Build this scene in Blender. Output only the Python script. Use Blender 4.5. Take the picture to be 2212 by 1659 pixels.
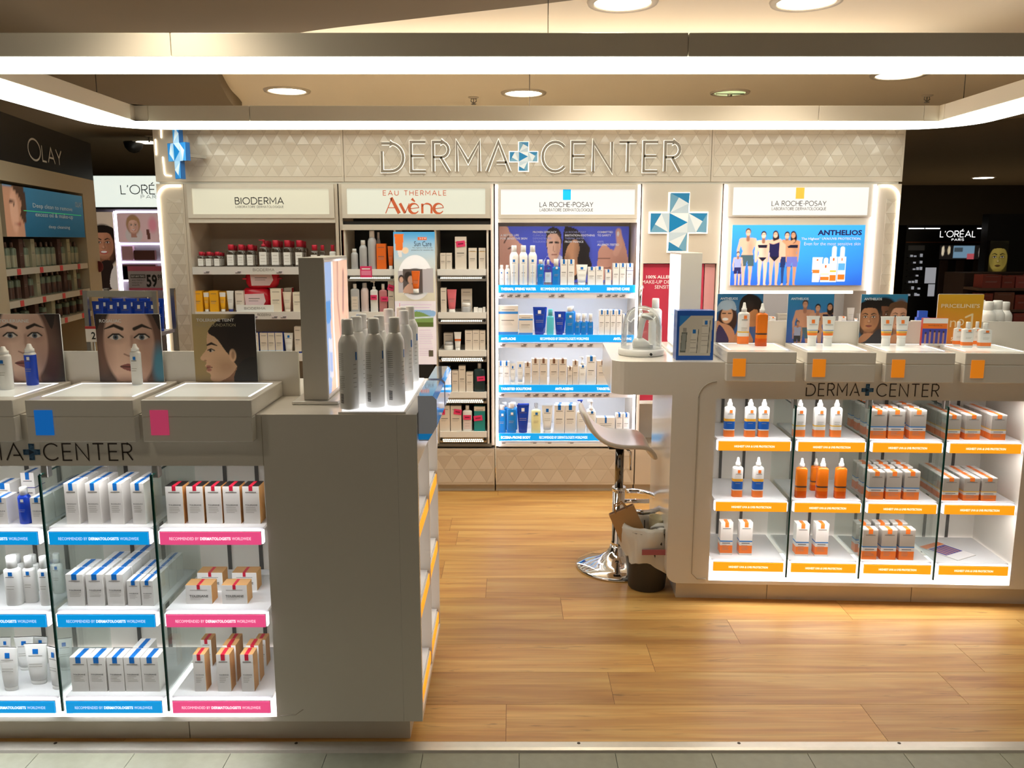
import bpy, bmesh, math, random
import numpy as np
from mathutils import Vector, Matrix

# ------------------------------------------------------------------ scene, camera, light
for o in list(bpy.data.objects):
    bpy.data.objects.remove(o)
scn = bpy.context.scene
COL = scn.collection
random.seed(7)
FPX, EYE = 1789.0, 1.6
TH = math.atan(310.0 / FPX)
CT, ST = math.cos(TH), math.sin(TH)
cam = bpy.data.cameras.new('camera')
cam.sensor_width = 36.0
cam.lens = FPX / 2212.0 * 36.0
cam.clip_start = .05
camo = bpy.data.objects.new('camera', cam)
COL.objects.link(camo)
camo.location = (0, 0, EYE)
camo.rotation_euler = (math.pi / 2 - TH, 0, 0)
scn.camera = camo
scn.view_settings.view_transform = 'Standard'
scn.view_settings.look = 'None'
scn.view_settings.gamma = 1.0
scn.view_settings.use_curve_mapping = False
scn.view_settings.exposure = 0.0
world = bpy.data.worlds.new('world')
scn.world = world
world.use_nodes = True
world.node_tree.nodes['Background'].inputs[0].default_value = (1.0, .87, .68, 1)
world.node_tree.nodes['Background'].inputs[1].default_value = .2
RING_EMIT = 4.0
DOWN_W = 46.0
SHELF_W = .52

# ------------------------------------------------------------------ geometry of the view (pixel of the photo -> point in the place)
def ray(px, py):
    a = (px - 1106) / FPX
    b = -(py - 829.5) / FPX
    return Vector((a, CT + b * ST, -ST + b * CT))
def at(px, py, d):
    r = ray(px, py); k = d / r.y
    return Vector((r.x * k, d, EYE + r.z * k))
def on(px, py, z):
    r = ray(px, py); k = (z - EYE) / r.z
    return Vector((r.x * k, r.y * k, z))
def hit(px, py, p0, n):
    r = ray(px, py); e = Vector((0, 0, EYE))
    k = (Vector(p0) - e).dot(n) / r.dot(n)
    return e + r * k

# ------------------------------------------------------------------ materials
def lin(c):
    c = c / 255.0
    return c / 12.92 if c <= .04045 else ((c + .055) / 1.055) ** 2.4
def hx(h):
    h = h.lstrip('#')
    if len(h) == 3: h = ''.join(c * 2 for c in h)
    return tuple(lin(int(h[i:i + 2], 16)) for i in (0, 2, 4))
MATS = {}
def mat(name, col='#ffffff', rough=.45, metal=0, emit=0, ecol=None, noise=0, nscale=30, coat=0, spec=.5):
    if name in MATS:
        return MATS[name]
    m = bpy.data.materials.new(name); m.use_nodes = True
    nt = m.node_tree; b = nt.nodes['Principled BSDF']
    c = hx(col) + (1,)
    b.inputs['Base Color'].default_value = c
    b.inputs['Roughness'].default_value = rough
    b.inputs['Metallic'].default_value = metal
    b.inputs['Specular IOR Level'].default_value = spec
    b.inputs['Coat Weight'].default_value = coat
    if emit:
        b.inputs['Emission Color'].default_value = (hx(ecol) + (1,)) if ecol else c
        b.inputs['Emission Strength'].default_value = emit
    if noise:
        tc = nt.nodes.new('ShaderNodeTexCoord'); n = nt.nodes.new('ShaderNodeTexNoise')
        n.inputs['Scale'].default_value = nscale; n.inputs['Detail'].default_value = 4
        r = nt.nodes.new('ShaderNodeMapRange')
        r.inputs['To Min'].default_value = 1 - noise; r.inputs['To Max'].default_value = 1 + noise
        mx = nt.nodes.new('ShaderNodeMix'); mx.data_type = 'RGBA'; mx.blend_type = 'MULTIPLY'
        mx.inputs['Factor'].default_value = 1
        mx.inputs[6].default_value = c
        nt.links.new(tc.outputs['Object'], n.inputs['Vector'])
        nt.links.new(n.outputs['Fac'], r.inputs['Value'])
        nt.links.new(r.outputs['Result'], mx.inputs[7])
        nt.links.new(mx.outputs[2], b.inputs['Base Color'])
    MATS[name] = m
    return m
def glassmat(name, tint='#eef6f2', refl=.12, rough=.02):
    if name in MATS:
        return MATS[name]
    m = bpy.data.materials.new(name); m.use_nodes = True
    nt = m.node_tree; nt.nodes.clear()
    out = nt.nodes.new('ShaderNodeOutputMaterial')
    t = nt.nodes.new('ShaderNodeBsdfTransparent'); t.inputs[0].default_value = hx(tint) + (1,)
    g = nt.nodes.new('ShaderNodeBsdfGlossy'); g.inputs['Roughness'].default_value = rough
    lw = nt.nodes.new('ShaderNodeLayerWeight'); lw.inputs[0].default_value = .25
    mp = nt.nodes.new('ShaderNodeMapRange'); mp.inputs['To Min'].default_value = refl * .5; mp.inputs['To Max'].default_value = min(1, refl * 4)
    mx = nt.nodes.new('ShaderNodeMixShader')
    nt.links.new(lw.outputs['Fresnel'], mp.inputs['Value'])
    nt.links.new(mp.outputs['Result'], mx.inputs[0])
    nt.links.new(t.outputs[0], mx.inputs[1]); nt.links.new(g.outputs[0], mx.inputs[2])
    nt.links.new(mx.outputs[0], out.inputs[0])
    MATS[name] = m
    return m
def printmat(name, emit=0, rough=.35):
    if name in MATS:
        return MATS[name]
    m = bpy.data.materials.new(name); m.use_nodes = True
    nt = m.node_tree; b = nt.nodes['Principled BSDF']
    a = nt.nodes.new('ShaderNodeAttribute'); a.attribute_name = 'ink'
    nt.links.new(a.outputs['Color'], b.inputs['Base Color'])
    b.inputs['Roughness'].default_value = rough
    if emit:
        nt.links.new(a.outputs['Color'], b.inputs['Emission Color'])
        b.inputs['Emission Strength'].default_value = emit
    MATS[name] = m
    return m

WHITE = mat('white_laminate', '#e6e0d6', .16, noise=.012, nscale=6)
WGLOSS = mat('white_gloss', '#eae6de', .06)
WALLW = mat('warm_white_panel', '#cabdac', .22, noise=.015, nscale=5)
WALLG = mat('warm_white_panel_gloss', '#d2c6b6', .1)
WALLD = mat('warm_white_panel_dull', '#cfc4b4', .34)
NICHE = mat('niche_white', '#eeeeee', .35)
ACRYL = mat('acrylic_shelf', '#f2f2f4', .08)
GREYP = mat('grey_powder_coat', '#c4beb1', .45, noise=.02)
DARKP = mat('dark_interior', '#2b2926', .5)
BLACK = mat('black_plastic', '#121212', .35)
INK = mat('dark_ink', '#2a2420', .6)
INKG = mat('grey_ink', '#6d6862', .6)
INKL = mat('pale_grey_ink', '#a9a39b', .6)
CHROME = mat('chrome', '#e8e8ea', .06, 1)
STEEL = mat('brushed_steel', '#b5b2ac', .32, 1, noise=.05, nscale=60)
LEDW = mat('led_white', '#ffffff', .5, emit=9, ecol='#fbf6ff')
LEDWARM = mat('led_warm', '#ffffff', .5, emit=5, ecol='#fff3d8')
LEDDOT = mat('led_dot', '#ffffff', .5, emit=6, ecol='#fbffe8')
GLASS = glassmat('clear_glass', '#f4f9f7', .07)
GEDGE = mat('glass_green_edge', '#0f3b33', .12)
glassmat('p_clear', '#f1efec', .16)
CLEARP = glassmat('clear_plastic', '#e8ecea', .16)
BLUE = mat('flag_blue', '#0f6cc0', .35)
ORANGE = mat('flag_orange', '#ff8636', .35)
RED = mat('flag_red', '#c81f3c', .35)
PINKTAG = mat('pink_tag', '#e8376f', .5)
BOXW = mat('carton_white', '#efece8', .4)
BOXC = mat('carton_cream', '#e3d8cb', .45)
PLW = mat('plastic_white', '#f0efec', .28)
TAGP = mat('price_tag', '#ddd3d6', .5)
TXW = mat('text_white', '#ffffff', .5)
TXL = mat('text_backlit', '#ffffff', .5, emit=1.0, ecol='#ffffff')

# ------------------------------------------------------------------ mesh builder
class MB:
    def __init__(s):
        s.v = []; s.f = []; s.m = []; s.mats = []; s.smooth = []
    def mi(s, m):
        if m not in s.mats:
            s.mats.append(m)
        return s.mats.index(m)
    def add(s, vs, fs, m, sm=False):
        o = len(s.v); k = s.mi(m)
        s.v += [tuple(p) for p in vs]
        for f in fs:
            s.f.append(tuple(i + o for i in f)); s.m.append(k); s.smooth.append(sm)
        return s
    def box(s, x0, x1, y0, y1, z0, z1, m, bev=0):
        if x0 > x1: x0, x1 = x1, x0
        if y0 > y1: y0, y1 = y1, y0
        if z0 > z1: z0, z1 = z1, z0
        if bev:
            b = min(bev, (x1 - x0) * .45, (y1 - y0) * .45, (z1 - z0) * .45)
            bm = bmesh.new()
            bmesh.ops.create_cube(bm, size=1)
            for v in bm.verts:
                v.co = Vector(((x0 + x1) / 2 + v.co.x * (x1 - x0), (y0 + y1) / 2 + v.co.y * (y1 - y0), (z0 + z1) / 2 + v.co.z * (z1 - z0)))
            bmesh.ops.bevel(bm, geom=bm.edges[:], offset=b, segments=2, affect='EDGES', profile=.5)
            bm.verts.index_update()
            s.add([v.co for v in bm.verts], [[v.index for v in f.verts] for f in bm.faces], m)
            bm.free()
            return s
        vs = [(x0, y0, z0), (x1, y0, z0), (x1, y1, z0), (x0, y1, z0), (x0, y0, z1), (x1, y0, z1), (x1, y1, z1), (x0, y1, z1)]
        return s.add(vs, [(0, 3, 2, 1), (4, 5, 6, 7), (0, 1, 5, 4), (1, 2, 6, 5), (2, 3, 7, 6), (3, 0, 4, 7)], m)
    def quadxz(s, x0, x1, z0, z1, y, m):          # faces -y
        return s.add([(x0, y, z0), (x1, y, z0), (x1, y, z1), (x0, y, z1)], [(0, 1, 2, 3)], m)
    def prism(s, pts, a0, a1, axis, m, cap=True):  # pts 2D counter-clockwise; extruded along axis
        n = len(pts)
        def P(p, a):
            return {'y': (p[0], a, p[1]), 'z': (p[0], p[1], a), 'x': (a, p[0], p[1])}[axis]
        vs = [P(p, a0) for p in pts] + [P(p, a1) for p in pts]
        fs = [(i, (i + 1) % n, n + (i + 1) % n, n + i) for i in range(n)]
        if cap:
            fs += [tuple(range(n))[::-1], tuple(range(n, 2 * n))]
        return s.add(vs, fs, m)
    def loft(s, rings, m, seg=20, cap=True, sm=True, ms=None):   # ring: (z, rx, ry, power, cx, cy)
        vs = []
        for r in rings:
            z, rx, ry = r[:3]
            p = r[3] if len(r) > 3 else 2
            cx = r[4] if len(r) > 4 else 0
            cy = r[5] if len(r) > 5 else 0
            for i in range(seg):
                a = 2 * math.pi * (i + .5) / seg
                c, q = math.cos(a), math.sin(a)
                e = 2.0 / p
                vs.append((cx + rx * math.copysign(abs(c) ** e, c), cy + ry * math.copysign(abs(q) ** e, q), z))
        o = len(s.v); s.v += vs
        for k in range(len(rings) - 1):
            mm = s.mi(ms[k] if ms else m)
            for i in range(seg):
                j = (i + 1) % seg
                s.f.append((o + k * seg + i, o + k * seg + j, o + (k + 1) * seg + j, o + (k + 1) * seg + i))
                s.m.append(mm); s.smooth.append(sm)
        if cap:
            s.f.append(tuple(o + i for i in range(seg))[::-1]); s.m.append(s.mi(ms[0] if ms else m)); s.smooth.append(False)
            t = o + (len(rings) - 1) * seg
            s.f.append(tuple(t + i for i in range(seg))); s.m.append(s.mi(ms[-1] if ms else m)); s.smooth.append(False)
        return s
    def tube(s, pts, r, m, seg=8, closed=False):
        pts = [Vector(p) for p in pts]; n = len(pts); o = len(s.v)
        for i, p in enumerate(pts):
            a = pts[(i - 1) % n] if (closed or i) else p
            b = pts[(i + 1) % n] if (closed or i < n - 1) else p
            t = (b - a).normalized()
            u = t.cross(Vector((0, 0, 1)))
            if u.length < .05: u = t.cross(Vector((1, 0, 0)))
            u.normalize(); w = t.cross(u)
            rr = r[i] if isinstance(r, (list, tuple)) else r
            for k in range(seg):
                g = 2 * math.pi * k / seg
                s.v.append(tuple(p + u * (rr * math.cos(g)) + w * (rr * math.sin(g))))
        mm = s.mi(m)
        for i in range(n if closed else n - 1):
            j = (i + 1) % n
            for k in range(seg):
                l = (k + 1) % seg
                s.f.append((o + i * seg + k, o + i * seg + l, o + j * seg + l, o + j * seg + k)); s.m.append(mm); s.smooth.append(True)
        if not closed:
            s.f.append(tuple(o + k for k in range(seg))); s.m.append(mm); s.smooth.append(False)
            s.f.append(tuple(o + (n - 1) * seg + k for k in range(seg))[::-1]); s.m.append(mm); s.smooth.append(False)
        return s
    def mesh(s, name):
        me = bpy.data.meshes.new(name)
        me.from_pydata(s.v, [], s.f)
        for m in s.mats: me.materials.append(m)
        me.polygons.foreach_set('material_index', s.m)
        me.polygons.foreach_set('use_smooth', s.smooth)
        bm = bmesh.new(); bm.from_mesh(me)
        bmesh.ops.recalc_face_normals(bm, faces=bm.faces)
        bm.to_mesh(me); bm.free()
        return me
    def build(s, name, parent=None, loc=(0, 0, 0), rz=0):
        return link(name, s.mesh(name), parent, loc, rz)
def link(name, data, parent=None, loc=(0, 0, 0), rz=0, rx=0):
    o = bpy.data.objects.new(name, data); COL.objects.link(o)
    o.location = loc; o.rotation_euler = (rx, 0, rz)
    if parent is not None: o.parent = parent
    return o
def tag(o, label, cat, group=None, kind=None):
    if label: o['label'] = label
    if cat: o['category'] = cat
    if group: o['group'] = group
    if kind: o['kind'] = kind
    return o
def thing(name, label, cat, loc=(0, 0, 0), rz=0, group=None):
    return tag(link(name, None, None, loc, rz), label, cat, group)
def struct(o):
    o['kind'] = 'structure'; return o
def stuff(o):
    o['kind'] = 'stuff'; return o
ORD = ['', 'first', 'second', 'third', 'fourth', 'fifth', 'sixth', 'seventh', 'eighth', 'ninth', 'tenth', 'eleventh', 'twelfth', 'thirteenth', 'fourteenth', 'fifteenth', 'sixteenth', 'seventeenth', 'eighteenth', 'nineteenth', 'twentieth']

# ------------------------------------------------------------------ lettering
def arc(cx, cy, rx, ry, a0, a1, n=12):
    return [(cx + rx * math.cos(math.radians(a0 + (a1 - a0) * i / n)), cy + ry * math.sin(math.radians(a0 + (a1 - a0) * i / n))) for i in range(n + 1)]
GL = {
 'A': (.86, [[(0, 0), (.43, 1), (.86, 0)], [(.15, .34), (.71, .34)]]),
 'B': (.6, [[(0, 0), (0, 1), (.3, 1)] + arc(.3, .76, .24, .24, 90, -90, 8) + [(0, .52)], [(.3, .52)] + arc(.32, .26, .28, .26, 90, -90, 8) + [(0, 0)]]),
 'C': (.88, [arc(.5, .5, .5, .5, 42, 318, 18)]),
 'D': (.82, [[(0, 0), (0, 1), (.32, 1)] + arc(.32, .5, .5, .5, 90, -90, 14) + [(0, 0)]]),
 'E': (.55, [[(.55, 1), (0, 1), (0, 0), (.55, 0)], [(0, .52), (.5, .52)]]),
 'F': (.5, [[(.5, 1), (0, 1), (0, 0)], [(0, .52), (.46, .52)]]),
 'G': (.96, [arc(.5, .5, .5, .5, 42, 340, 18) + [(.97, .48), (.58, .48)]]),
 'H': (.7, [[(0, 0), (0, 1)], [(.7, 0), (.7, 1)], [(0, .52), (.7, .52)]]),
 'I': (0, [[(0, 0), (0, 1)]]),
 'K': (.6, [[(0, 0), (0, 1)], [(.58, 1), (0, .42)], [(.18, .58), (.6, 0)]]),
 'L': (.48, [[(0, 1), (0, 0), (.48, 0)]]),
 'M': (.86, [[(0, 0), (0, 1), (.43, .32), (.86, 1), (.86, 0)]]),
 'N': (.74, [[(0, 0), (0, 1), (.74, 0), (.74, 1)]]),
 'O': (1, [arc(.5, .5, .5, .5, 0, 360, 24)]),
 'P': (.56, [[(0, 0), (0, 1), (.28, 1)] + arc(.28, .74, .28, .26, 90, -90, 8) + [(0, .48)]]),
 'Q': (1, [arc(.5, .5, .5, .5, 0, 360, 24), [(.62, .2), (.98, -.1)]]),
 'R': (.6, [[(0, 0), (0, 1), (.3, 1)] + arc(.3, .74, .28, .26, 90, -90, 8) + [(0, .48)], [(.28, .48), (.6, 0)]]),
 'S': (.56, [arc(.29, .75, .26, .25, 35, 250, 9) + arc(.28, .26, .28, .26, 75, -145, 10)]),
 'T': (.68, [[(0, 1), (.68, 1)], [(.34, 1), (.34, 0)]]),
 'U': (.7, [[(0, 1), (0, .34)] + arc(.35, .34, .35, .34, 180, 360, 10) + [(.7, 1)]]),
 'V': (.8, [[(0, 1), (.4, 0), (.8, 1)]]),
 'Y': (.72, [[(0, 1), (.36, .46), (.72, 1)], [(.36, .46), (.36, 0)]]),
 '-': (.3, [[(0, .42), (.3, .42)]]), "'": (.06, [[(.06, 1), (0, .78)]]), ' ': (.3, []),
 'e': (.55, [[(.55, 1), (0, 1), (0, 0), (.55, 0)], [(0, .52), (.5, .52)], [(.2, 1.12), (.42, 1.3)]]),
 'd': (.82, [[(0, .95), (.32, .95)] + arc(.32, .475, .5, .475, 90, -90, 14) + [(0, 0), (0, .68)]]),
 'a': (.86, [[(0, 0), (.43, 1), (.86, 0)], [(.36, .3), (.74, .3)]]),
}
def ribbon(pts, w, y=0):
    pts = [Vector((p[0], p[1])) for p in pts]; n = len(pts)
    closed = (pts[0] - pts[-1]).length < 1e-6
    L = []; R = []
    for i, p in enumerate(pts):
        a = pts[i - 1] if i else (pts[-2] if closed else None)
        b = pts[i + 1] if i < n - 1 else (pts[1] if closed else None)
        d1 = (p - a).normalized() if a is not None else None
        d2 = (b - p).normalized() if b is not None else None
        if d1 is None: d1 = d2
        if d2 is None: d2 = d1
        n1 = Vector((-d1.y, d1.x)); n2 = Vector((-d2.y, d2.x))
        mi = (n1 + n2)
        if mi.length < .3: mi = n1
        mi.normalize()
        k = min(2.2, 1 / max(.3, mi.dot(n1)))
        ww = (w[i] if isinstance(w, (list, tuple)) else w) / 2 * k
        L.append(p + mi * ww); R.append(p - mi * ww)
    vs = [(p.x, y, p.y) for p in L] + [(p.x, y, p.y) for p in R]
    fs = [(i, n + i, n + i + 1, i + 1) for i in range(n - 1)]
    return vs, fs
def thick(mb, vs, fs, y0, m):                      # extrude a ribbon (front at its y) back to y0
    n = len(vs); h = n // 2
    v2 = [(v[0], y0, v[2]) for v in vs]
    f2 = []
    for i in range(h - 1):
        f2 += [(i, i + 1, n + i + 1, n + i), (h + i, n + h + i, n + h + i + 1, h + i + 1), (n + i, n + i + 1, n + h + i + 1, n + h + i)]
    f2 += [(0, n, n + h, h), (h - 1, n - 1, 2 * n - 1, n + h - 1)]
    mb.add(list(vs) + v2, list(fs) + f2, m)
def stroke_paths(s, gap=.2):
    x = 0; out = []
    for ch in s:
        w, ps = GL[ch]
        out.append((ch, x, w, ps)); x += w + gap
    return out, x - gap
def stroke_text(s, x0, x1, z0, z1, m, weight=.08, gap=.2, y=0, depth=0):
    """a line of stroke letters fitted to a box on an xz plane, facing -y"""
    g, W = stroke_paths(s, gap)
    sx = (x1 - x0) / W; sz = z1 - z0; mb = MB()
    for ch, gx, w, ps in g:
        for p in ps:
            vs, fs = ribbon([(x0 + (gx + a) * sx, z0 + b * sz) for a, b in p], weight * sz, y)
            if depth: thick(mb, vs, fs, y + depth, m)
            else: mb.add(vs, fs, m)
    return mb
TXC = {}
def font_mesh(s, x0, x1, z0, z1, m, y=0, bold=0, align=None):
    """built-in font fitted to the box, facing -y"""
    key = (s, bold)
    if key not in TXC:
        cu = bpy.data.curves.new('t', 'FONT'); cu.body = s; cu.resolution_u = 2; cu.offset = bold
        ob = bpy.data.objects.new('t', cu)
        me = bpy.data.meshes.new_from_object(ob)
        n = len(me.vertices); co = np.empty(n * 3); me.vertices.foreach_get('co', co); co = co.reshape(-1, 3)
        TXC[key] = (co, [tuple(p.vertices) for p in me.polygons])
        bpy.data.objects.remove(ob); bpy.data.curves.remove(cu); bpy.data.meshes.remove(me)
    co, fs = TXC[key]
    mn, mxx = co.min(0), co.max(0)
    u = (co[:, 0] - mn[0]) / (mxx[0] - mn[0]); v = (co[:, 1] - mn[1]) / (mxx[1] - mn[1])
    mb = MB()
    mb.add([(x0 + a * (x1 - x0), y, z0 + b * (z1 - z0)) for a, b in zip(u, v)], fs, m)
    return mb
def merge(*mbs):
    r = MB()
    for b in mbs:
        for f, mi, sm in zip(b.f, b.m, b.smooth):
            pass
        o = len(r.v); r.v += b.v
        idx = [r.mi(m) for m in b.mats]
        for f, mi, sm in zip(b.f, b.m, b.smooth):
            r.f.append(tuple(i + o for i in f)); r.m.append(idx[mi]); r.smooth.append(sm)
    return r
def lines_mb(x0, x1, zs, th, y, m, jag=.0):
    mb = MB()
    for z in zs:
        e = random.random() * jag * (x1 - x0)
        mb.quadxz(x0 + e / 2, x1 - e / 2, z - th / 2, z + th / 2, y, m)
    return mb

# faceted cross emblem, drawn from its own facets
CB = ['#2f7fae', '#6f9fb9', '#d9dfe2', '#bccad3', '#1d7db3', '#e6e9ea', '#cfd8dd']
CROSS = [(0, [(437, 210), (655, 210), (648, 322), (535, 258)]), (1, [(440, 210), (535, 258), (445, 420), (437, 427)]), (2, [(535, 258), (648, 322), (445, 420)]), (3, [(648, 322), (648, 427), (437, 427), (445, 420)]),
 (0, [(648, 427), (860, 427), (808, 515)]), (1, [(860, 427), (855, 638), (740, 633), (808, 515)]), (2, [(648, 427), (808, 515), (740, 638)]), (3, [(648, 427), (740, 638), (640, 638)]),
 (2, [(437, 738), (632, 650), (550, 803)]), (3, [(437, 638), (640, 638), (632, 650), (437, 738)]), (0, [(437, 738), (550, 803), (600, 838), (430, 838)]), (1, [(640, 638), (635, 838), (600, 838), (550, 803), (632, 650)]),
 (2, [(345, 430), (430, 636), (275, 548)]), (3, [(345, 430), (437, 427), (437, 638), (430, 636)]), (0, [(225, 430), (345, 430), (275, 548), (225, 636)]), (1, [(275, 548), (430, 636), (225, 636)]),
 (4, [(437, 427), (642, 527), (437, 638)]), (5, [(437, 427), (648, 427), (642, 527)]), (6, [(437, 638), (642, 527), (640, 638)])]
def emblem(cx, cz, w, h, y, style='light', emit=0):
    mb = MB()
    cols = CB if style == 'light' else (['#1d4468', '#2b567c', '#46698a', '#3a6082', '#1a2f45', '#4b6d8c', '#35597c'] if style == 'dark' else ['#2f86cf', '#4b9ede', '#d3e6f2', '#a6cdea', '#1f7fc6', '#c4dff0', '#8fc0e6'])
    ms = [mat('facet_%s_%d' % (style, i), c, .25, emit=emit) for i, c in enumerate(cols)]
    for k, ps in CROSS:
        mb.add([(cx + ((p[0] - 542) / 635) * w, y, cz - ((p[1] - 530) / 628) * h) for p in ps], [tuple(range(len(ps)))[::-1]], ms[k])
    return mb
def cross_plate(cx, cz, w, h, y0, y1, m, grow=0):
    a = w / 6 + grow; b = w / 2 + grow; c = h / 6 + grow; d = h / 2 + grow
    pts = [(-a, -d), (a, -d), (a, -c), (b, -c), (b, c), (a, c), (a, d), (-a, d), (-a, c), (-b, c), (-b, -c), (-a, -c)]
    mb = MB()
    # cap faces split in three rectangles, so that the polygon stays convex
    for (x0, x1, z0, z1) in ((-a, a, -d, d), (-b, -a, -c, c), (a, b, -c, c)):
        mb.box(cx + x0, cx + x1, y0, y1, cz + z0, cz + z1, m)
    return mb

# ------------------------------------------------------------------ print painter: a sheet whose vertices carry the ink colour
class Sheet:
    def __init__(s, w, h, nx, bg):
        s.w, s.h = w, h; s.nx = nx; s.ny = max(2, int(nx * h / w))
        X, Z = np.meshgrid(np.linspace(0, w / h, s.nx), np.linspace(0, 1, s.ny))
        s.X, s.Z = X, Z                           # unit: sheet height
        s.a = w / h
        s.c = np.empty(X.shape + (3,)); s.c[:] = np.array(hx(bg))
    def mix(s, k, col):
        c = np.array(hx(col)) if isinstance(col, str) else col
        s.c = s.c * (1 - k[..., None]) + c * k[..., None]
    def grad(s, c0, c1, horiz=False):
        t = (s.X / s.a if horiz else s.Z)[..., None]
        s.c = np.array(hx(c0)) * (1 - t) + np.array(hx(c1)) * t
    def ell(s, cx, cz, rx, rz, col, soft=.08, rot=0, a=1):
        r = math.radians(rot); dx = s.X - cx; dz = s.Z - cz
        u = (dx * math.cos(r) + dz * math.sin(r)) / rx; v = (-dx * math.sin(r) + dz * math.cos(r)) / rz
        q = np.sqrt(u * u + v * v)
        s.mix(np.clip((1 - q) / soft + .5, 0, 1) * a, col)
    def poly(s, pts, col, a=1, smooth=True):
        if smooth:
            n = len(pts); out = []
            for i in range(n):
                p0, p1, p2, p3 = [np.array(pts[(i + k - 1) % n], float) for k in range(4)]
                for t in (0, .25, .5, .75):
                    out.append(.5 * (2 * p1 + (p2 - p0) * t + (2 * p0 - 5 * p1 + 4 * p2 - p3) * t * t + (3 * p1 - p0 - 3 * p2 + p3) * t ** 3))
            pts = out
        ins = np.zeros(s.X.shape, bool); n = len(pts)
        for i in range(n):
            x0, z0 = pts[i]; x1, z1 = pts[(i + 1) % n]
            if z0 == z1: continue
            c = ((z0 > s.Z) != (z1 > s.Z)) & (s.X < (x1 - x0) * (s.Z - z0) / (z1 - z0) + x0)
            ins ^= c
        s.mix(ins.astype(float) * a, col)
    def line(s, pts, w, col, a=1, soft=.5):
        d = np.full(s.X.shape, 9.0); ws = w if isinstance(w, (list, tuple)) else [w] * len(pts)
        best = np.zeros(s.X.shape)
        for i in range(len(pts) - 1):
            p = np.array(pts[i], float); q = np.array(pts[i + 1], float); e = q - p; L = max(1e-9, e.dot(e))
            t = np.clip(((s.X - p[0]) * e[0] + (s.Z - p[1]) * e[1]) / L, 0, 1)
            dist = np.hypot(s.X - p[0] - t * e[0], s.Z - p[1] - t * e[1])
            ww = (ws[i] * (1 - t) + ws[i + 1] * t) / 2
            best = np.maximum(best, np.clip((ww - dist) / (ww * soft + 1e-6) + .5, 0, 1))
        s.mix(best * a, col)
    def mul(s, k, f):
        s.c = s.c * (1 - k[..., None] * (1 - f))
    def noise(s, amt, seed=1):
        r = np.random.RandomState(seed); s.c = np.clip(s.c * (1 + (r.rand(*s.X.shape)[..., None] - .5) * amt), 0, 1)
    def mesh(s, name, m, curve=None):
        ny, nx = s.X.shape
        co = np.zeros((ny * nx, 3)); co[:, 0] = (s.X / s.a * s.w - s.w / 2).ravel(); co[:, 2] = (s.Z * s.h).ravel()
        if curve: co[:, 1] = curve(co[:, 0], co[:, 2])
        i = np.arange(ny * nx).reshape(ny, nx)
        q = np.stack([i[:-1, :-1], i[:-1, 1:], i[1:, 1:], i[1:, :-1]], -1).reshape(-1, 4)
        me = bpy.data.meshes.new(name)
        me.vertices.add(ny * nx); me.vertices.foreach_set('co', co.ravel())
        me.loops.add(q.size); me.loops.foreach_set('vertex_index', q.ravel().astype(np.int32))
        me.polygons.add(len(q)); me.polygons.foreach_set('loop_start', np.arange(0, q.size, 4, dtype=np.int32))
        me.update(calc_edges=True)
        at_ = me.color_attributes.new('ink', 'FLOAT_COLOR', 'POINT')
        rgba = np.ones((ny * nx, 4), np.float32); rgba[:, :3] = s.c.reshape(-1, 3)
        at_.data.foreach_set('color', rgba.ravel())
        me.materials.append(m)
        return me
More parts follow.
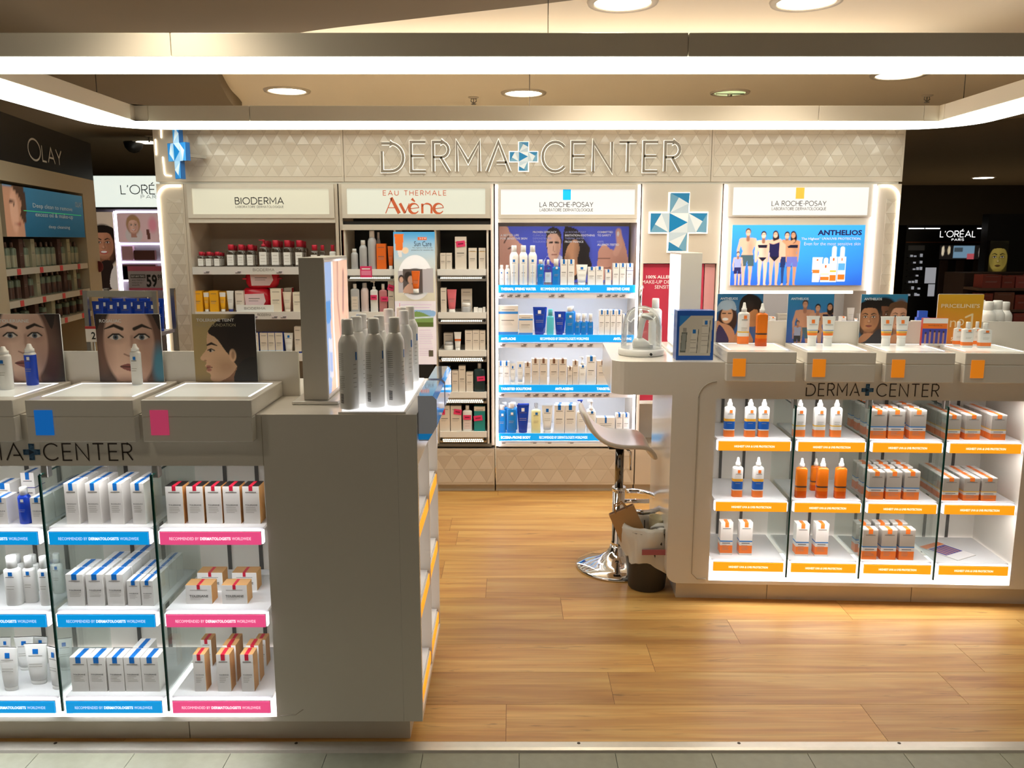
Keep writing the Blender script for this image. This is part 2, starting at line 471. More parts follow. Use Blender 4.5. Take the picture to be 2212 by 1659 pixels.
def face_front(s, cx, cz, R, skin, dark, hair, eye='#4a5560', lip='#9c4a48', long_hair=True, turn=0.0, smile=0, fw=.72):
    if long_hair: s.ell(cx, cz - .1 * R, 1.12 * R, 1.5 * R, hair, .12)
    s.ell(cx, cz + .25 * R, .95 * R, 1.0 * R, hair, .1)
    s.poly([(cx - .34 * R, cz - .7 * R), (cx + .34 * R, cz - .7 * R), (cx + .42 * R, cz - 1.6 * R), (cx - .42 * R, cz - 1.6 * R)], dark, smooth=False)
    s.ell(cx, cz - .02 * R, fw * R, 1.0 * R, skin, .1)
    s.ell(cx + .45 * R, cz - .1 * R, .34 * R, .8 * R, dark, 1.3, a=.55)
    s.ell(cx - .6 * R, cz - .2 * R, .2 * R, .6 * R, dark, 1.2, a=.5)
    s.ell(cx, cz - .95 * R, .45 * R, .18 * R, dark, 1.0, a=.5)
    s.poly([(cx - .74 * R, cz + .3 * R), (cx - .5 * R, cz + .74 * R), (cx, cz + .82 * R), (cx + .5 * R, cz + .74 * R), (cx + .74 * R, cz + .3 * R), (cx + .8 * R, cz + 1.1 * R), (cx, cz + 1.32 * R), (cx - .8 * R, cz + 1.1 * R)], hair)
    o = turn * R
    for sd in (-1, 1):
        ex = cx + sd * .3 * R + o; ez = cz + .14 * R
        s.ell(ex, ez - .02 * R, .2 * R, .12 * R, dark, 1.0, a=.45)
        s.ell(ex, ez, .145 * R, .06 * R, '#d8cdc4', .2)
        s.ell(ex, ez, .062 * R, .062 * R, eye, .2); s.ell(ex, ez, .03 * R, .03 * R, '#0c0b0b', .3)
        s.line([(ex - .17 * R, ez - .01 * R), (ex - .06 * R, ez + .07 * R), (ex + .08 * R, ez + .07 * R), (ex + .17 * R, ez)], .035 * R, '#241a16')
        s.line([(ex - sd * .16 * R, ez + .19 * R), (ex + sd * .02 * R, ez + .27 * R), (ex + sd * .24 * R, ez + .19 * R)], [.08 * R, .07 * R, .02 * R], hair)
    s.line([(cx + .07 * R + o, cz + .15 * R), (cx + .06 * R + o, cz - .05 * R), (cx + .12 * R + o, cz - .22 * R)], .07 * R, dark, .55, 1.5)
    s.line([(cx - .13 * R + o, cz - .25 * R), (cx - .04 * R + o, cz - .29 * R), (cx + .04 * R + o, cz - .29 * R), (cx + .13 * R + o, cz - .25 * R)], .035 * R, dark, .9)
    s.ell(cx - .01 * R + o, cz - .18 * R, .05 * R, .07 * R, '#f0d6c6', 1.4, a=.35)
    mz = cz - .54 * R
    if smile:
        s.ell(cx + o, mz, .28 * R, .13 * R, lip, .2); s.ell(cx + o, mz + .02 * R, .22 * R, .07 * R, '#f4f0ec', .2)
    else:
        s.poly([(cx - .25 * R + o, mz), (cx - .06 * R + o, mz + .07 * R), (cx + o, mz + .05 * R), (cx + .06 * R + o, mz + .07 * R), (cx + .25 * R + o, mz), (cx + o, mz - .11 * R)], lip)
        s.line([(cx - .24 * R + o, mz), (cx + o, mz - .005 * R), (cx + .24 * R + o, mz)], .025 * R, '#4a2320')
def face_profile(s, cx, cz, R, skin, dark, hair, left=True):
    k = -1 if left else 1
    P = lambda pts: [(cx + k * a * R, cz + b * R) for a, b in pts]
    s.ell(cx - k * .5 * R, cz + .32 * R, 1.0 * R, .98 * R, hair, .1)
    s.poly(P([(-.45, -.5), (.25, -.72), (.1, -1.0), (.25, -1.7), (-.75, -1.7), (-.6, -.9)]), dark)
    s.poly(P([(.38, .95), (.56, .6), (.56, .3), (.62, .16), (.84, -.14), (.62, -.28), (.68, -.42), (.6, -.5), (.64, -.62), (.5, -.72), (.48, -.95), (.2, -1.0), (-.3, -.72), (-.6, -.1), (-.45, .7)]), skin)
    s.ell(cx - k * .1 * R, cz - .45 * R, .45 * R, .32 * R, dark, 1.4, a=.5)
    s.poly(P([(.5, .86), (.2, .6), (-.1, .15), (-.3, -.1), (-.6, -.5), (-1.0, -.2), (-1.3, .5), (-.8, 1.2), (0, 1.3)]), hair)
    s.ell(cx - k * .36 * R, cz - .02 * R, .13 * R, .24 * R, skin, .2); s.ell(cx - k * .37 * R, cz - .02 * R, .06 * R, .14 * R, dark, .5, a=.7)
    s.line(P([(.2, .34), (.4, .42), (.55, .36)]), [.03 * R, .09 * R, .06 * R], hair)
    s.ell(cx + k * .42 * R, cz + .15 * R, .09 * R, .05 * R, '#d6c6b8', .3); s.ell(cx + k * .45 * R, cz + .15 * R, .045 * R, .05 * R, '#1c1512', .3)
    s.line(P([(.3, .16), (.42, .22), (.54, .17)]), .04 * R, '#1c1310')
    s.line(P([(.62, -.49), (.42, -.47)]), .03 * R, '#4a2320'); s.ell(cx + k * .55 * R, cz - .44 * R, .09 * R, .05 * R, '#9a4a44', .6, a=.8); s.ell(cx + k * .54 * R, cz - .56 * R, .09 * R, .055 * R, '#9a4a44', .6, a=.8)
    s.ell(cx + k * .66 * R, cz - .22 * R, .05 * R, .03 * R, dark, .8, a=.8)
def figure(s, x, zb, H, skin, hair, top=None, bot='#222', arms=0.0, longhair=False, legs=None, build=1.0):
    h = H; B = build
    sh = '#9a6a55'
    for k in (-1, 1):
        s.line([(x + k * .045 * h * B, zb + .48 * h), (x + k * .055 * h * B, zb + .26 * h), (x + k * .05 * h * B, zb + .02 * h)], [.085 * h * B, .06 * h, .035 * h], legs or skin)
        s.line([(x + k * .05 * h, zb + .02 * h), (x + k * .065 * h, zb)], .035 * h, skin)
        s.line([(x + k * .105 * h * B, zb + .8 * h), (x + k * (.135 + arms) * h * B, zb + .62 * h), (x + k * (.13 + arms) * h * B, zb + .44 * h)], [.055 * h, .045 * h, .03 * h], skin)
    s.poly([(x - .12 * h * B, zb + .82 * h), (x + .12 * h * B, zb + .82 * h), (x + .1 * h * B, zb + .68 * h), (x + .075 * h * B, zb + .6 * h), (x + .09 * h * B, zb + .48 * h), (x - .09 * h * B, zb + .48 * h), (x - .075 * h * B, zb + .6 * h), (x - .1 * h * B, zb + .68 * h)], skin)
    s.ell(x + .05 * h, zb + .66 * h, .05 * h, .16 * h, sh, 1.3, a=.4)
    if top == 'band': s.poly([(x - .1 * h * B, zb + .745 * h), (x + .1 * h * B, zb + .745 * h), (x + .09 * h * B, zb + .69 * h), (x - .09 * h * B, zb + .69 * h)], '#17152e', smooth=False)
    elif top: s.poly([(x - .11 * h * B, zb + .8 * h), (x + .11 * h * B, zb + .8 * h), (x + .09 * h * B, zb + .52 * h), (x - .09 * h * B, zb + .52 * h)], top, smooth=False)
    if bot == 'brief': s.poly([(x - .085 * h * B, zb + .52 * h), (x + .085 * h * B, zb + .52 * h), (x, zb + .44 * h)], '#17152e', smooth=False)
    else: s.poly([(x - .095 * h * B, zb + .53 * h), (x + .095 * h * B, zb + .53 * h), (x + .11 * h * B, zb + .34 * h), (x + .02 * h, zb + .34 * h), (x, zb + .44 * h), (x - .02 * h, zb + .34 * h), (x - .11 * h * B, zb + .34 * h)], bot, smooth=False)
    s.line([(x, zb + .8 * h), (x, zb + .88 * h)], .06 * h, sh)
    if longhair: s.ell(x + .01 * h, zb + .88 * h, .06 * h, .1 * h, hair, .2)
    s.ell(x, zb + .94 * h, .05 * h, .062 * h, hair, .2); s.ell(x, zb + .92 * h, .04 * h, .052 * h, skin, .2)
    s.line([(x - .03 * h, zb + .935 * h), (x + .03 * h, zb + .935 * h)], .012 * h, sh, .7)
def board(name, label, cat, w, h, loc, rz=0, sheet=None, pm=None, edge=None, t=.006, texts=(), group=None, corner=0, rx=0):
    """a flat printed board standing on loc, facing -y; its print and lettering are parts"""
    mb = MB()
    c = corner
    pts = [(-w / 2, 0), (w / 2, 0), (w / 2, h - c), (w / 2 - c, h), (-w / 2 + c, h), (-w / 2, h - c)] if c else [(-w / 2, 0), (w / 2, 0), (w / 2, h), (-w / 2, h)]
    mb.prism(pts, 0, t, 'y', edge or WGLOSS)
    o = mb.build(name, None, loc, rz); o.rotation_euler.x = rx
    if label: tag(o, label, cat, group)
    if sheet is not None:
        link('printed_picture', sheet.mesh('printed_picture', pm), o, (0, -.0008, 0))
    for tx in texts:
        link('lettering', tx.mesh('lettering'), o, (0, -.0018, 0))
    return o

# ------------------------------------------------------------------ floors
def woodmat():
    m = bpy.data.materials.new('oak_plank'); m.use_nodes = True; nt = m.node_tree; b = nt.nodes['Principled BSDF']
    tc = nt.nodes.new('ShaderNodeTexCoord'); oi = nt.nodes.new('ShaderNodeObjectInfo')
    geo = nt.nodes.new('ShaderNodeNewGeometry')
    mul = nt.nodes.new('ShaderNodeVectorMath'); mul.operation = 'SCALE'; mul.inputs['Scale'].default_value = 37
    cmb = nt.nodes.new('ShaderNodeCombineXYZ')
    nt.links.new(oi.outputs['Random'], cmb.inputs[0]); nt.links.new(oi.outputs['Random'], cmb.inputs[1]); nt.links.new(oi.outputs['Random'], cmb.inputs[2])
    nt.links.new(cmb.outputs[0], mul.inputs[0])
    ad = nt.nodes.new('ShaderNodeVectorMath'); ad.operation = 'ADD'
    nt.links.new(geo.outputs['Position'], ad.inputs[0]); nt.links.new(mul.outputs[0], ad.inputs[1])
    def nz(sc, scale, detail, dist=0):
        mp = nt.nodes.new('ShaderNodeMapping'); mp.inputs['Scale'].default_value = sc
        nt.links.new(ad.outputs[0], mp.inputs['Vector'])
        n = nt.nodes.new('ShaderNodeTexNoise'); n.inputs['Scale'].default_value = scale; n.inputs['Detail'].default_value = detail; n.inputs['Distortion'].default_value = dist
        nt.links.new(mp.outputs[0], n.inputs['Vector']); return n
    n1 = nz((.9, 9, 1), 1.6, 4, .6); n2 = nz((1.2, 60, 1), 2.2, 5, .2); n3 = nz((3, 26, 1), 1.5, 3, 1.2)
    cr = nt.nodes.new('ShaderNodeValToRGB')
    e = cr.color_ramp.elements
    e[0].position = .25; e[0].color = hx('#a9733a') + (1,); e[1].position = .75; e[1].color = hx('#d6ae69') + (1,)
    q = cr.color_ramp.elements.new(.5); q.color = hx('#c4934f') + (1,)
    nt.links.new(n1.outputs['Fac'], cr.inputs['Fac'])
    r2 = nt.nodes.new('ShaderNodeMapRange'); r2.inputs['From Min'].default_value = .3; r2.inputs['From Max'].default_value = .7; r2.inputs['To Min'].default_value = .86; r2.inputs['To Max'].default_value = 1.1
    nt.links.new(n2.outputs['Fac'], r2.inputs['Value'])
    r3 = nt.nodes.new('ShaderNodeMapRange'); r3.inputs['From Min'].default_value = .27; r3.inputs['From Max'].default_value = .36; r3.inputs['To Min'].default_value = .62; r3.inputs['To Max'].default_value = 1.0
    nt.links.new(n3.outputs['Fac'], r3.inputs['Value'])
    r4 = nt.nodes.new('ShaderNodeMapRange'); r4.inputs['To Min'].default_value = .88; r4.inputs['To Max'].default_value = 1.1
    nt.links.new(oi.outputs['Random'], r4.inputs['Value'])
    m1 = nt.nodes.new('ShaderNodeMath'); m1.operation = 'MULTIPLY'; nt.links.new(r2.outputs[0], m1.inputs[0]); nt.links.new(r3.outputs[0], m1.inputs[1])
    m2 = nt.nodes.new('ShaderNodeMath'); m2.operation = 'MULTIPLY'; nt.links.new(m1.outputs[0], m2.inputs[0]); nt.links.new(r4.outputs[0], m2.inputs[1])
    mx = nt.nodes.new('ShaderNodeMix'); mx.data_type = 'RGBA'; mx.blend_type = 'MULTIPLY'; mx.inputs['Factor'].default_value = 1
    nt.links.new(cr.outputs['Color'], mx.inputs[6]); nt.links.new(m2.outputs[0], mx.inputs[7])
    nt.links.new(mx.outputs[2], b.inputs['Base Color'])
    b.inputs['Roughness'].default_value = .4
    return m
OAK = woodmat()
GROUT = mat('dark_joint', '#6b4423', .7)
fl = struct(MB().box(-3.6, 4.6, 2.44, 5.72, -.02, -.0012, GROUT).build('floor'))
PW = .2195
pm_ = MB().box(-.5, .5, -.5, .5, -.002, .0, OAK).mesh('plank')
joints = {0: -.02, 1: .36, 2: -.70, 3: -.32, 4: .22, 5: -.12, 6: -.34, 7: .55, 8: -.3, 9: -.35}
for r in range(15):
    y0 = 2.446 + r * PW
    j = joints.get(r, random.uniform(-.6, .6))
    x = j - 1.24 * 3
    while x < 4.5:
        a, b = max(x, -3.55), min(x + 1.24, 4.55)
        if b - a > .05:
            o = link('plank', pm_, fl, ((a + b) / 2, y0 + PW / 2, 0)); o.scale = (b - a - .0016, PW - .0012, 1)
        x += 1.24
TILE = mat('vinyl_tile', '#8f8f7c', .42, noise=.16, nscale=9)
TJ = mat('tile_joint', '#55564b', .8)
fl2 = struct(MB().box(-8, 10, -1.5, 2.41, -.03, -.0075, TJ).build('floor'))
tm = MB().box(-.5, .5, -.5, .5, -.004, 0, TILE).mesh('tile')
for r in range(3):
    for k in range(22):
        o = link('tile', tm, fl2, (-3.18 + k * .305, 2.40 - .1525 - r * .305, -.004)); o.scale = (.303, .303, 1)
STF = mat('store_floor', '#b3a893', .4, noise=.1, nscale=4)
struct(MB().box(-9, -3.6, 2.41, 16, -.03, -.002, STF).box(4.6, 10, 2.41, 16, -.03, -.002, STF).box(-3.6, 4.6, 5.72, 16, -.03, -.002, STF).build('floor'))
thr = MB().prism([(2.388, -.008), (2.396, .003), (2.41, .0045), (2.438, .0045), (2.446, .0005), (2.446, -.008)], -4.5, 4.6, 'x', mat('threshold_alu', '#d2cdc2', .35, .55, noise=.06, nscale=40))
tr = struct(thr.build('trim_1'))
SCREW = mat('screw_head', '#3c342c', .4, .6)
for px in (1250, 1596, 1942, 640, 120):
    c = on(px, 1605, .0045)
    MB().loft([(-.0005, .006, .006), (.001, .005, .005)], SCREW, 10).build('screw', tr, (c.x, 2.431, .0046))

# ------------------------------------------------------------------ store shell: ceiling with a raised, lighter coffer
CEIL = mat('ceiling_dimmed', '#85765f', .85, noise=.03, nscale=3)  # dimmer light outside the coffer put into a darker ceiling colour
COFF = mat('coffer_cream', '#f3e6cf', .7, noise=.02, nscale=2)
CZ, KZ = 2.62, 2.72
edge = [(-2.45, 8.0), (-2.22, 7.1), (-2.116, 6.516), (-1.967, 5.881), (-1.831, 5.405), (-1.55, 4.78), (-1.078, 4.377), (-.445, 4.097), (.267, 3.795), (1.3, 3.28), (2.4, 2.72), (3.6, 2.35), (4.6, 3.0), (4.9, 4.6), (4.7, 6.4), (4.0, 7.6), (2.6, 8.3), (0, 8.6)]
def spl(pts, n=5):
    out = []; N = len(pts)
    for i in range(N):
        p = [np.array(pts[(i + k - 1) % N], float) for k in range(4)]
        for q in range(n):
            t = q / n
            out.append(tuple(.5 * (2 * p[1] + (p[2] - p[0]) * t + (2 * p[0] - 5 * p[1] + 4 * p[2] - p[3]) * t * t + (3 * p[1] - p[0] - 3 * p[2] + p[3]) * t ** 3)))
    return out
E_ = spl(edge)[::-1]
def ring_fill(inner, outer_rect, z, m, mb):
    """flat ceiling with a hole: fan every hole edge out to the rectangle"""
    x0, x1, y0, y1 = outer_rect
    cx = sum(p[0] for p in inner) / len(inner); cy = sum(p[1] for p in inner) / len(inner)
    def proj(p):
        dx, dy = p[0] - cx, p[1] - cy; k = 1e9
        if dx > 0: k = min(k, (x1 - cx) / dx)
        if dx < 0: k = min(k, (x0 - cx) / dx)
        if dy > 0: k = min(k, (y1 - cy) / dy)
        if dy < 0: k = min(k, (y0 - cy) / dy)
        return (cx + dx * k, cy + dy * k)
    n = len(inner); O = [proj(p) for p in inner]
    vs = [(p[0], p[1], z) for p in inner] + [(p[0], p[1], z) for p in O]
    fs = [(i, (i + 1) % n, n + (i + 1) % n, n + i) for i in range(n)]
    mb.add(vs, fs, m)
    for i in range(n):                       # corners of the rectangle
        a, b = O[i], O[(i + 1) % n]
        if abs(a[0] - b[0]) > 1e-6 and abs(a[1] - b[1]) > 1e-6:
            c = (x0 if min(abs(a[0] - x0), abs(b[0] - x0)) < 1e-4 else x1, y0 if min(abs(a[1] - y0), abs(b[1] - y0)) < 1e-4 else y1)
            mb.add([(a[0], a[1], z), (b[0], b[1], z), (c[0], c[1], z)], [(0, 1, 2)], m)
mb = MB()
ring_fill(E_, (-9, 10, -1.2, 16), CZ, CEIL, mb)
n = len(E_)
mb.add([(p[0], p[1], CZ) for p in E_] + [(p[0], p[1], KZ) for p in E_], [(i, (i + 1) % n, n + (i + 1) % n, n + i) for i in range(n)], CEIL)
mb.add([(p[0], p[1], KZ) for p in E_], [tuple(range(n))], COFF)
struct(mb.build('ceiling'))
DWALL = mat('dark_store_wall', '#3a332b', .8, noise=.08, nscale=1.5)
struct(MB().box(-9, 10, 15.9, 16, 0, 3, DWALL).build('wall_back'))
struct(MB().box(-9.1, -9, -1.2, 16, 0, 3, DWALL).build('wall_left'))
struct(MB().box(10, 10.1, -1.2, 16, 0, 3, DWALL).build('wall_right'))

# downlights: trim ring, glowing lens, a lamp in each
LENS = mat('downlight_lens', '#ffffff', .4, emit=14, ecol='#fff0d6')
LENSOFF = mat('downlight_dim_lens', '#dfe8c8', .3, emit=.85, ecol='#d9f0b0')
RIMM = mat('downlight_rim', '#cfc4b2', .4)
def downlight(px, py, z, r, label, w=DOWN_W, off=False, cone=125):
    c = on(px, py, z)
    t = thing('downlight', label, 'ceiling light', (c.x, c.y, z), group='round ceiling downlights')
    rim = MB()
    rim.loft([(0.0, r * 1.26, r * 1.26), (-.012, r * 1.22, r * 1.22), (-.012, r * 1.02, r * 1.02), (-.002, r * .98, r * .98)], RIMM, 32, cap=False)
    rim.build('rim', t)
    MB().loft([(-.004, r, r), (-.008, r * .96, r * .96)], LENSOFF if off else LENS, 32).build('lens', t)
    if off:
        MB().tube([(-r * .9, 0, -.012), (r * .9, 0, -.012)], .006, STEEL, 6).build('bracket', t)
        MB().loft([(-.03, .016, .016), (-.008, .02, .02)], STEEL, 12).build('bulb_cap', t)
    elif w:
        L = bpy.data.lights.new('downlight_lamp', 'SPOT'); L.energy = w; L.shadow_soft_size = r * .8
        L.color = (1, .87, .70); L.spot_size = math.radians(cone); L.spot_blend = .6
        l = link('downlight_lamp', L, t, (0, 0, -.03))
    return t
downlight(1345, 3, KZ, .135, 'bright round downlight at top edge, left of the front pair')
downlight(1742, 1, KZ, .135, 'bright round downlight at top edge, right of the front pair')
downlight(620, 195, KZ, .14, 'bright round downlight, leftmost behind the front light beam', w=800, cone=74)
downlight(1131, 200, KZ, .14, 'bright round downlight above the middle of the sign', w=800, cone=74)
downlight(1942, 160, KZ, .15, 'bright round downlight partly behind beam at right', w=330, cone=54)
downlight(1577, 199, KZ, .12, 'unlit greenish recessed downlight with a bracket', off=True)
# added fill lamps, out of view, that brighten floor and counter tops
for (x, y, w, lb) in ((-1.15, 2.8, 24, 'added unseen fill lamp above the left counter'), (.35, 3.25, 60, 'added unseen fill lamp above the gap between the counters'), (-1.9, 1.3, 8, 'added unseen fill lamp over the front aisle, left of the camera'), (2.3, 1.2, 24, 'added unseen fill lamp over the front aisle, right of the camera')):
    p = Vector((x, y, CZ))
    t = thing('downlight', lb, 'ceiling light', p, group='round ceiling downlights')
    MB().loft([(0.0, .17, .17), (-.012, .165, .165), (-.012, .138, .138), (-.002, .13, .13)], RIMM, 32, cap=False).build('rim', t)
    MB().loft([(-.004, .135, .135), (-.008, .13, .13)], LENS, 32).build('lens', t)
    L = bpy.data.lights.new('downlight_lamp', 'SPOT'); L.energy = w; L.shadow_soft_size = .11; L.color = (1, .85, .64); L.spot_size = math.radians(125); L.spot_blend = .6
    link('downlight_lamp', L, t, (0, 0, -.03))
def sprinkler(px, py, z, label):
    c = on(px, py, z); t = thing('sprinkler', label, 'sprinkler', c)
    MB().loft([(0, .045, .045), (-.006, .04, .04), (-.012, .02, .02)], RIMM, 20).build('plate', t)
    mb = MB().tube([(-.018, 0, -.012), (-.022, 0, -.03), (0, 0, -.048)], .004, STEEL, 6).tube([(.018, 0, -.012), (.022, 0, -.03), (0, 0, -.048)], .004, STEEL, 6)
    mb.tube([(0, 0, -.01), (0, 0, -.05)], .005, STEEL, 6); mb.build('frame', t)
    MB().loft([(-.05, .02, .02), (-.054, .02, .02)], STEEL, 12).build('deflector', t)
sprinkler(1023, 210, KZ, 'small metal ceiling sprinkler left of the middle downlight')
sprinkler(2003, 206, KZ, 'small metal ceiling sprinkler above the right beam corner')
c = at(322, 300, 8.5)
t = thing('sprinkler', 'small ceiling sprinkler beside the left end of display wall', 'sprinkler', (c.x, 8.5, CZ))
MB().loft([(0, .045, .045), (-.01, .02, .02)], RIMM, 12).build('plate', t); MB().tube([(0, 0, -.01), (0, 0, -.06)], .008, STEEL, 6).build('frame', t)

# ------------------------------------------------------------------ suspended light ring
RZ0, RZ1 = 2.229, 2.318
RX0, RX1, RX2, RX3 = -2.31, -2.04, 2.31, 2.57
RY0, RY1, RY2, RY3 = 3.07, 3.333, 4.663, 4.949
BEAM = mat('beam_cream_gloss', '#e4ddce', .3, noise=.01, nscale=3)
DIFF = mat('beam_diffuser', '#f4f8ee', .5, emit=RING_EMIT, ecol='#f7fbee')
t = thing('light_ring', 'large suspended rectangular light frame with glowing white underside', 'light fixture', (0, 0, 0))
def beam(x0, x1, y0, y1):
    MB().box(x0, x1, y0, y1, RZ0 + .008, RZ1, BEAM, .003).build('beam', t)
g = .0012
RR = .34
xs = [RX0 + RR, -1.2, .62, 1.93, RX3 - RR]
for a, b in zip(xs[:-1], xs[1:]): beam(a + g, b - g, RY0, RY1)
xs = [RX1, -1.42, 1.66, RX2]
xs = [RX0 + RR, -1.42, 1.66, RX3 - RR]
for a, b in zip(xs[:-1], xs[1:]): beam(a + g, b - g, RY2, RY3)
beam(RX0, RX1, RY0 + RR, RY3 - RR); beam(RX2, RX3, RY0 + RR, RY3 - RR)
def corner(ix, iy, sx, sy):
    ox = RX0 if sx < 0 else RX3; oy = RY0 if sy < 0 else RY3
    a = [(ox - sx * RR + sx * RR * math.cos(q), oy - sy * RR + sy * RR * math.sin(q)) for q in [i * math.pi / 16 for i in range(9)]]
    pts = [(ix, iy)]
    pts += [(ox, iy)] if abs(ox - sx * 0 - iy) < 0 else []
    full = [(ix, oy - sy * RR)] if False else []
    poly = [(ix, iy), (ix if abs(ix - ox) > RR else ox - sx * RR, iy)]
    # region between the inner corner, the two straight beams and the rounded outside
    poly = [(ix, oy - sy * RR), (ox, oy - sy * RR)] + a[1:-1] + [(ox - sx * RR, oy), (ox - sx * RR, iy), (ix, iy)]
    if sx * sy < 0: poly = poly[::-1]
    m = MB(); n = len(poly)
    for (z0, z1, mm) in ((RZ0 + .008, RZ1, BEAM),):
        vs = [(p[0], p[1], z0) for p in poly] + [(p[0], p[1], z1) for p in poly]
        k = n - 1
        fs = [(i, (i + 1) % n, n + (i + 1) % n, n + i) for i in range(n)]
        fs += [(k, i + 1, i) for i in range(0, n - 2)] + [(n + k, n + i, n + i + 1) for i in range(0, n - 2)]
        m.add(vs, fs, mm)
    m.build('corner', t)
    d = MB(); i_ = .004
    vs = [(p[0], p[1], RZ0) for p in poly]
    d.add(vs, [(n - 1, i + 1, i) for i in range(0, n - 2)], DIFF)
    return d
ds = [corner(RX1, RY1, -1, -1), corner(RX2, RY1, 1, -1), corner(RX1, RY2, -1, 1), corner(RX2, RY2, 1, 1)]
d = MB()
for (x0, x1, y0, y1) in ((RX0 + RR, RX3 - RR, RY0, RY1), (RX0 + RR, RX3 - RR, RY2, RY3), (RX0, RX1, RY0 + RR, RY3 - RR), (RX2, RX3, RY0 + RR, RY3 - RR)):
    d.box(x0, x1, y0, y1, RZ0, RZ0 + .0075, DIFF)
merge(d, *ds).build('diffuser', t)
FILL_F = mat('beam_fill_top', '#f4f8ee', .5, emit=.7, ecol='#fff2e2'); FILL_B = mat('beam_fill_top_back', '#f4f8ee', .5, emit=4, ecol='#fff2e2')  # added glowing sheets on the ring's unseen top, to brighten the ceiling
for (x0, x1, y0, y1) in ((RX0 + RR, RX3 - RR, RY0 + .03, RY1 - .03), (RX0 + RR, RX3 - RR, RY2 + .03, RY3 - .03), (RX0 + .03, RX1 - .03, RY0 + RR, RY3 - RR), (RX2 + .03, RX3 - .03, RY0 + RR, RY3 - RR)):
    MB().box(x0, x1, y0, y1, RZ1, RZ1 + .002, FILL_B if y0 > RY2 else FILL_F).build('added_fill_glow', t)
WIRE = mat('steel_wire', '#4b443b', .4, .7)
for (px, yy) in ((1184, 3.2), (1144, 4.8), (206, 4.8), (2086, 4.8)):
    r = ray(px, 160 if yy > 4 else 60); x = r.x * yy / r.y
    MB().tube([(x, yy, RZ1), (x, yy, CZ if x < -1 else KZ)], .0022, WIRE, 6).build('wire', t)
    MB().loft([(RZ1, .012, .012), (RZ1 + .012, .006, .006)], WIRE, 10).build('wire_clamp', t, (x, yy, 0))

# ------------------------------------------------------------------ the display wall
WD = 5.15
def tri_relief(x0, x1, z0, z1, y, bw=.078, bh=.062, seed=3):
    """small triangles standing a little proud of a panel, each turned a trifle"""
    rn = random.Random(seed); mb = MB()
    ups = [mat('relief_a', '#cfc4b4', .10), mat('relief_b', '#c8bbaa', .2), mat('relief_c', '#d3c8b9', .06)]
    dns = [mat('relief_d', '#c3b6a5', .24), mat('relief_e', '#c6b9a8', .14), mat('relief_f', '#c8bcab', .3)]
    r = 0; z = z0
    while z < z1 - .004:
        zt = min(z + bh, z1); k = -1
        full = (zt - z) / bh
        while True:
            xl = x0 + (k + (.5 if r % 2 else 0)) * bw
            if xl > x1: break
            for up in (1, 0):
                if up: P = [(xl, z), (xl + bw, z), (xl + bw / 2, z + bh)]
                else: P = [(xl + bw / 2, z + bh), (xl + bw, z), (xl + bw * 1.5, z + bh)]
                if full < .99: P = [(p[0], min(p[1], zt)) for p in P]
                P = [(min(max(p[0], x0), x1), p[1]) for p in P]
                cx = sum(p[0] for p in P) / 3; cz = sum(p[1] for p in P) / 3
                ar = abs((P[1][0] - P[0][0]) * (P[2][1] - P[0][1]) - (P[2][0] - P[0][0]) * (P[1][1] - P[0][1]))
                if ar < 1e-5: continue
                tx, tz = rn.uniform(-.006, .006), rn.uniform(-.01, .01); off = rn.uniform(.0008, .0022)
                fr = [(cx + (p[0] - cx) * .985, y - off - (p[0] - cx) * tx - (p[1] - cz) * tz, cz + (p[1] - cz) * .985) for p in P]
                bk = [(p[0], y, p[1]) for p in P]
                mm = rn.choice(ups if up else dns)
                mb.add(fr + bk, [(0, 1, 2), (0, 3, 4, 1), (1, 4, 5, 2), (2, 5, 3, 0)], mm)
            k += 1
        z += bh; r += 1
    return mb
WX0, WX1 = -2.157, 2.363
BAY = {'bio': (-1.99, -1.06), 'av': (-1.052, -.112), 'lrp': (-.104, .782), 'cx': (.79, 1.278), 'an': (1.286, 2.213)}
FZ0, FZ1 = 1.951, 2.305
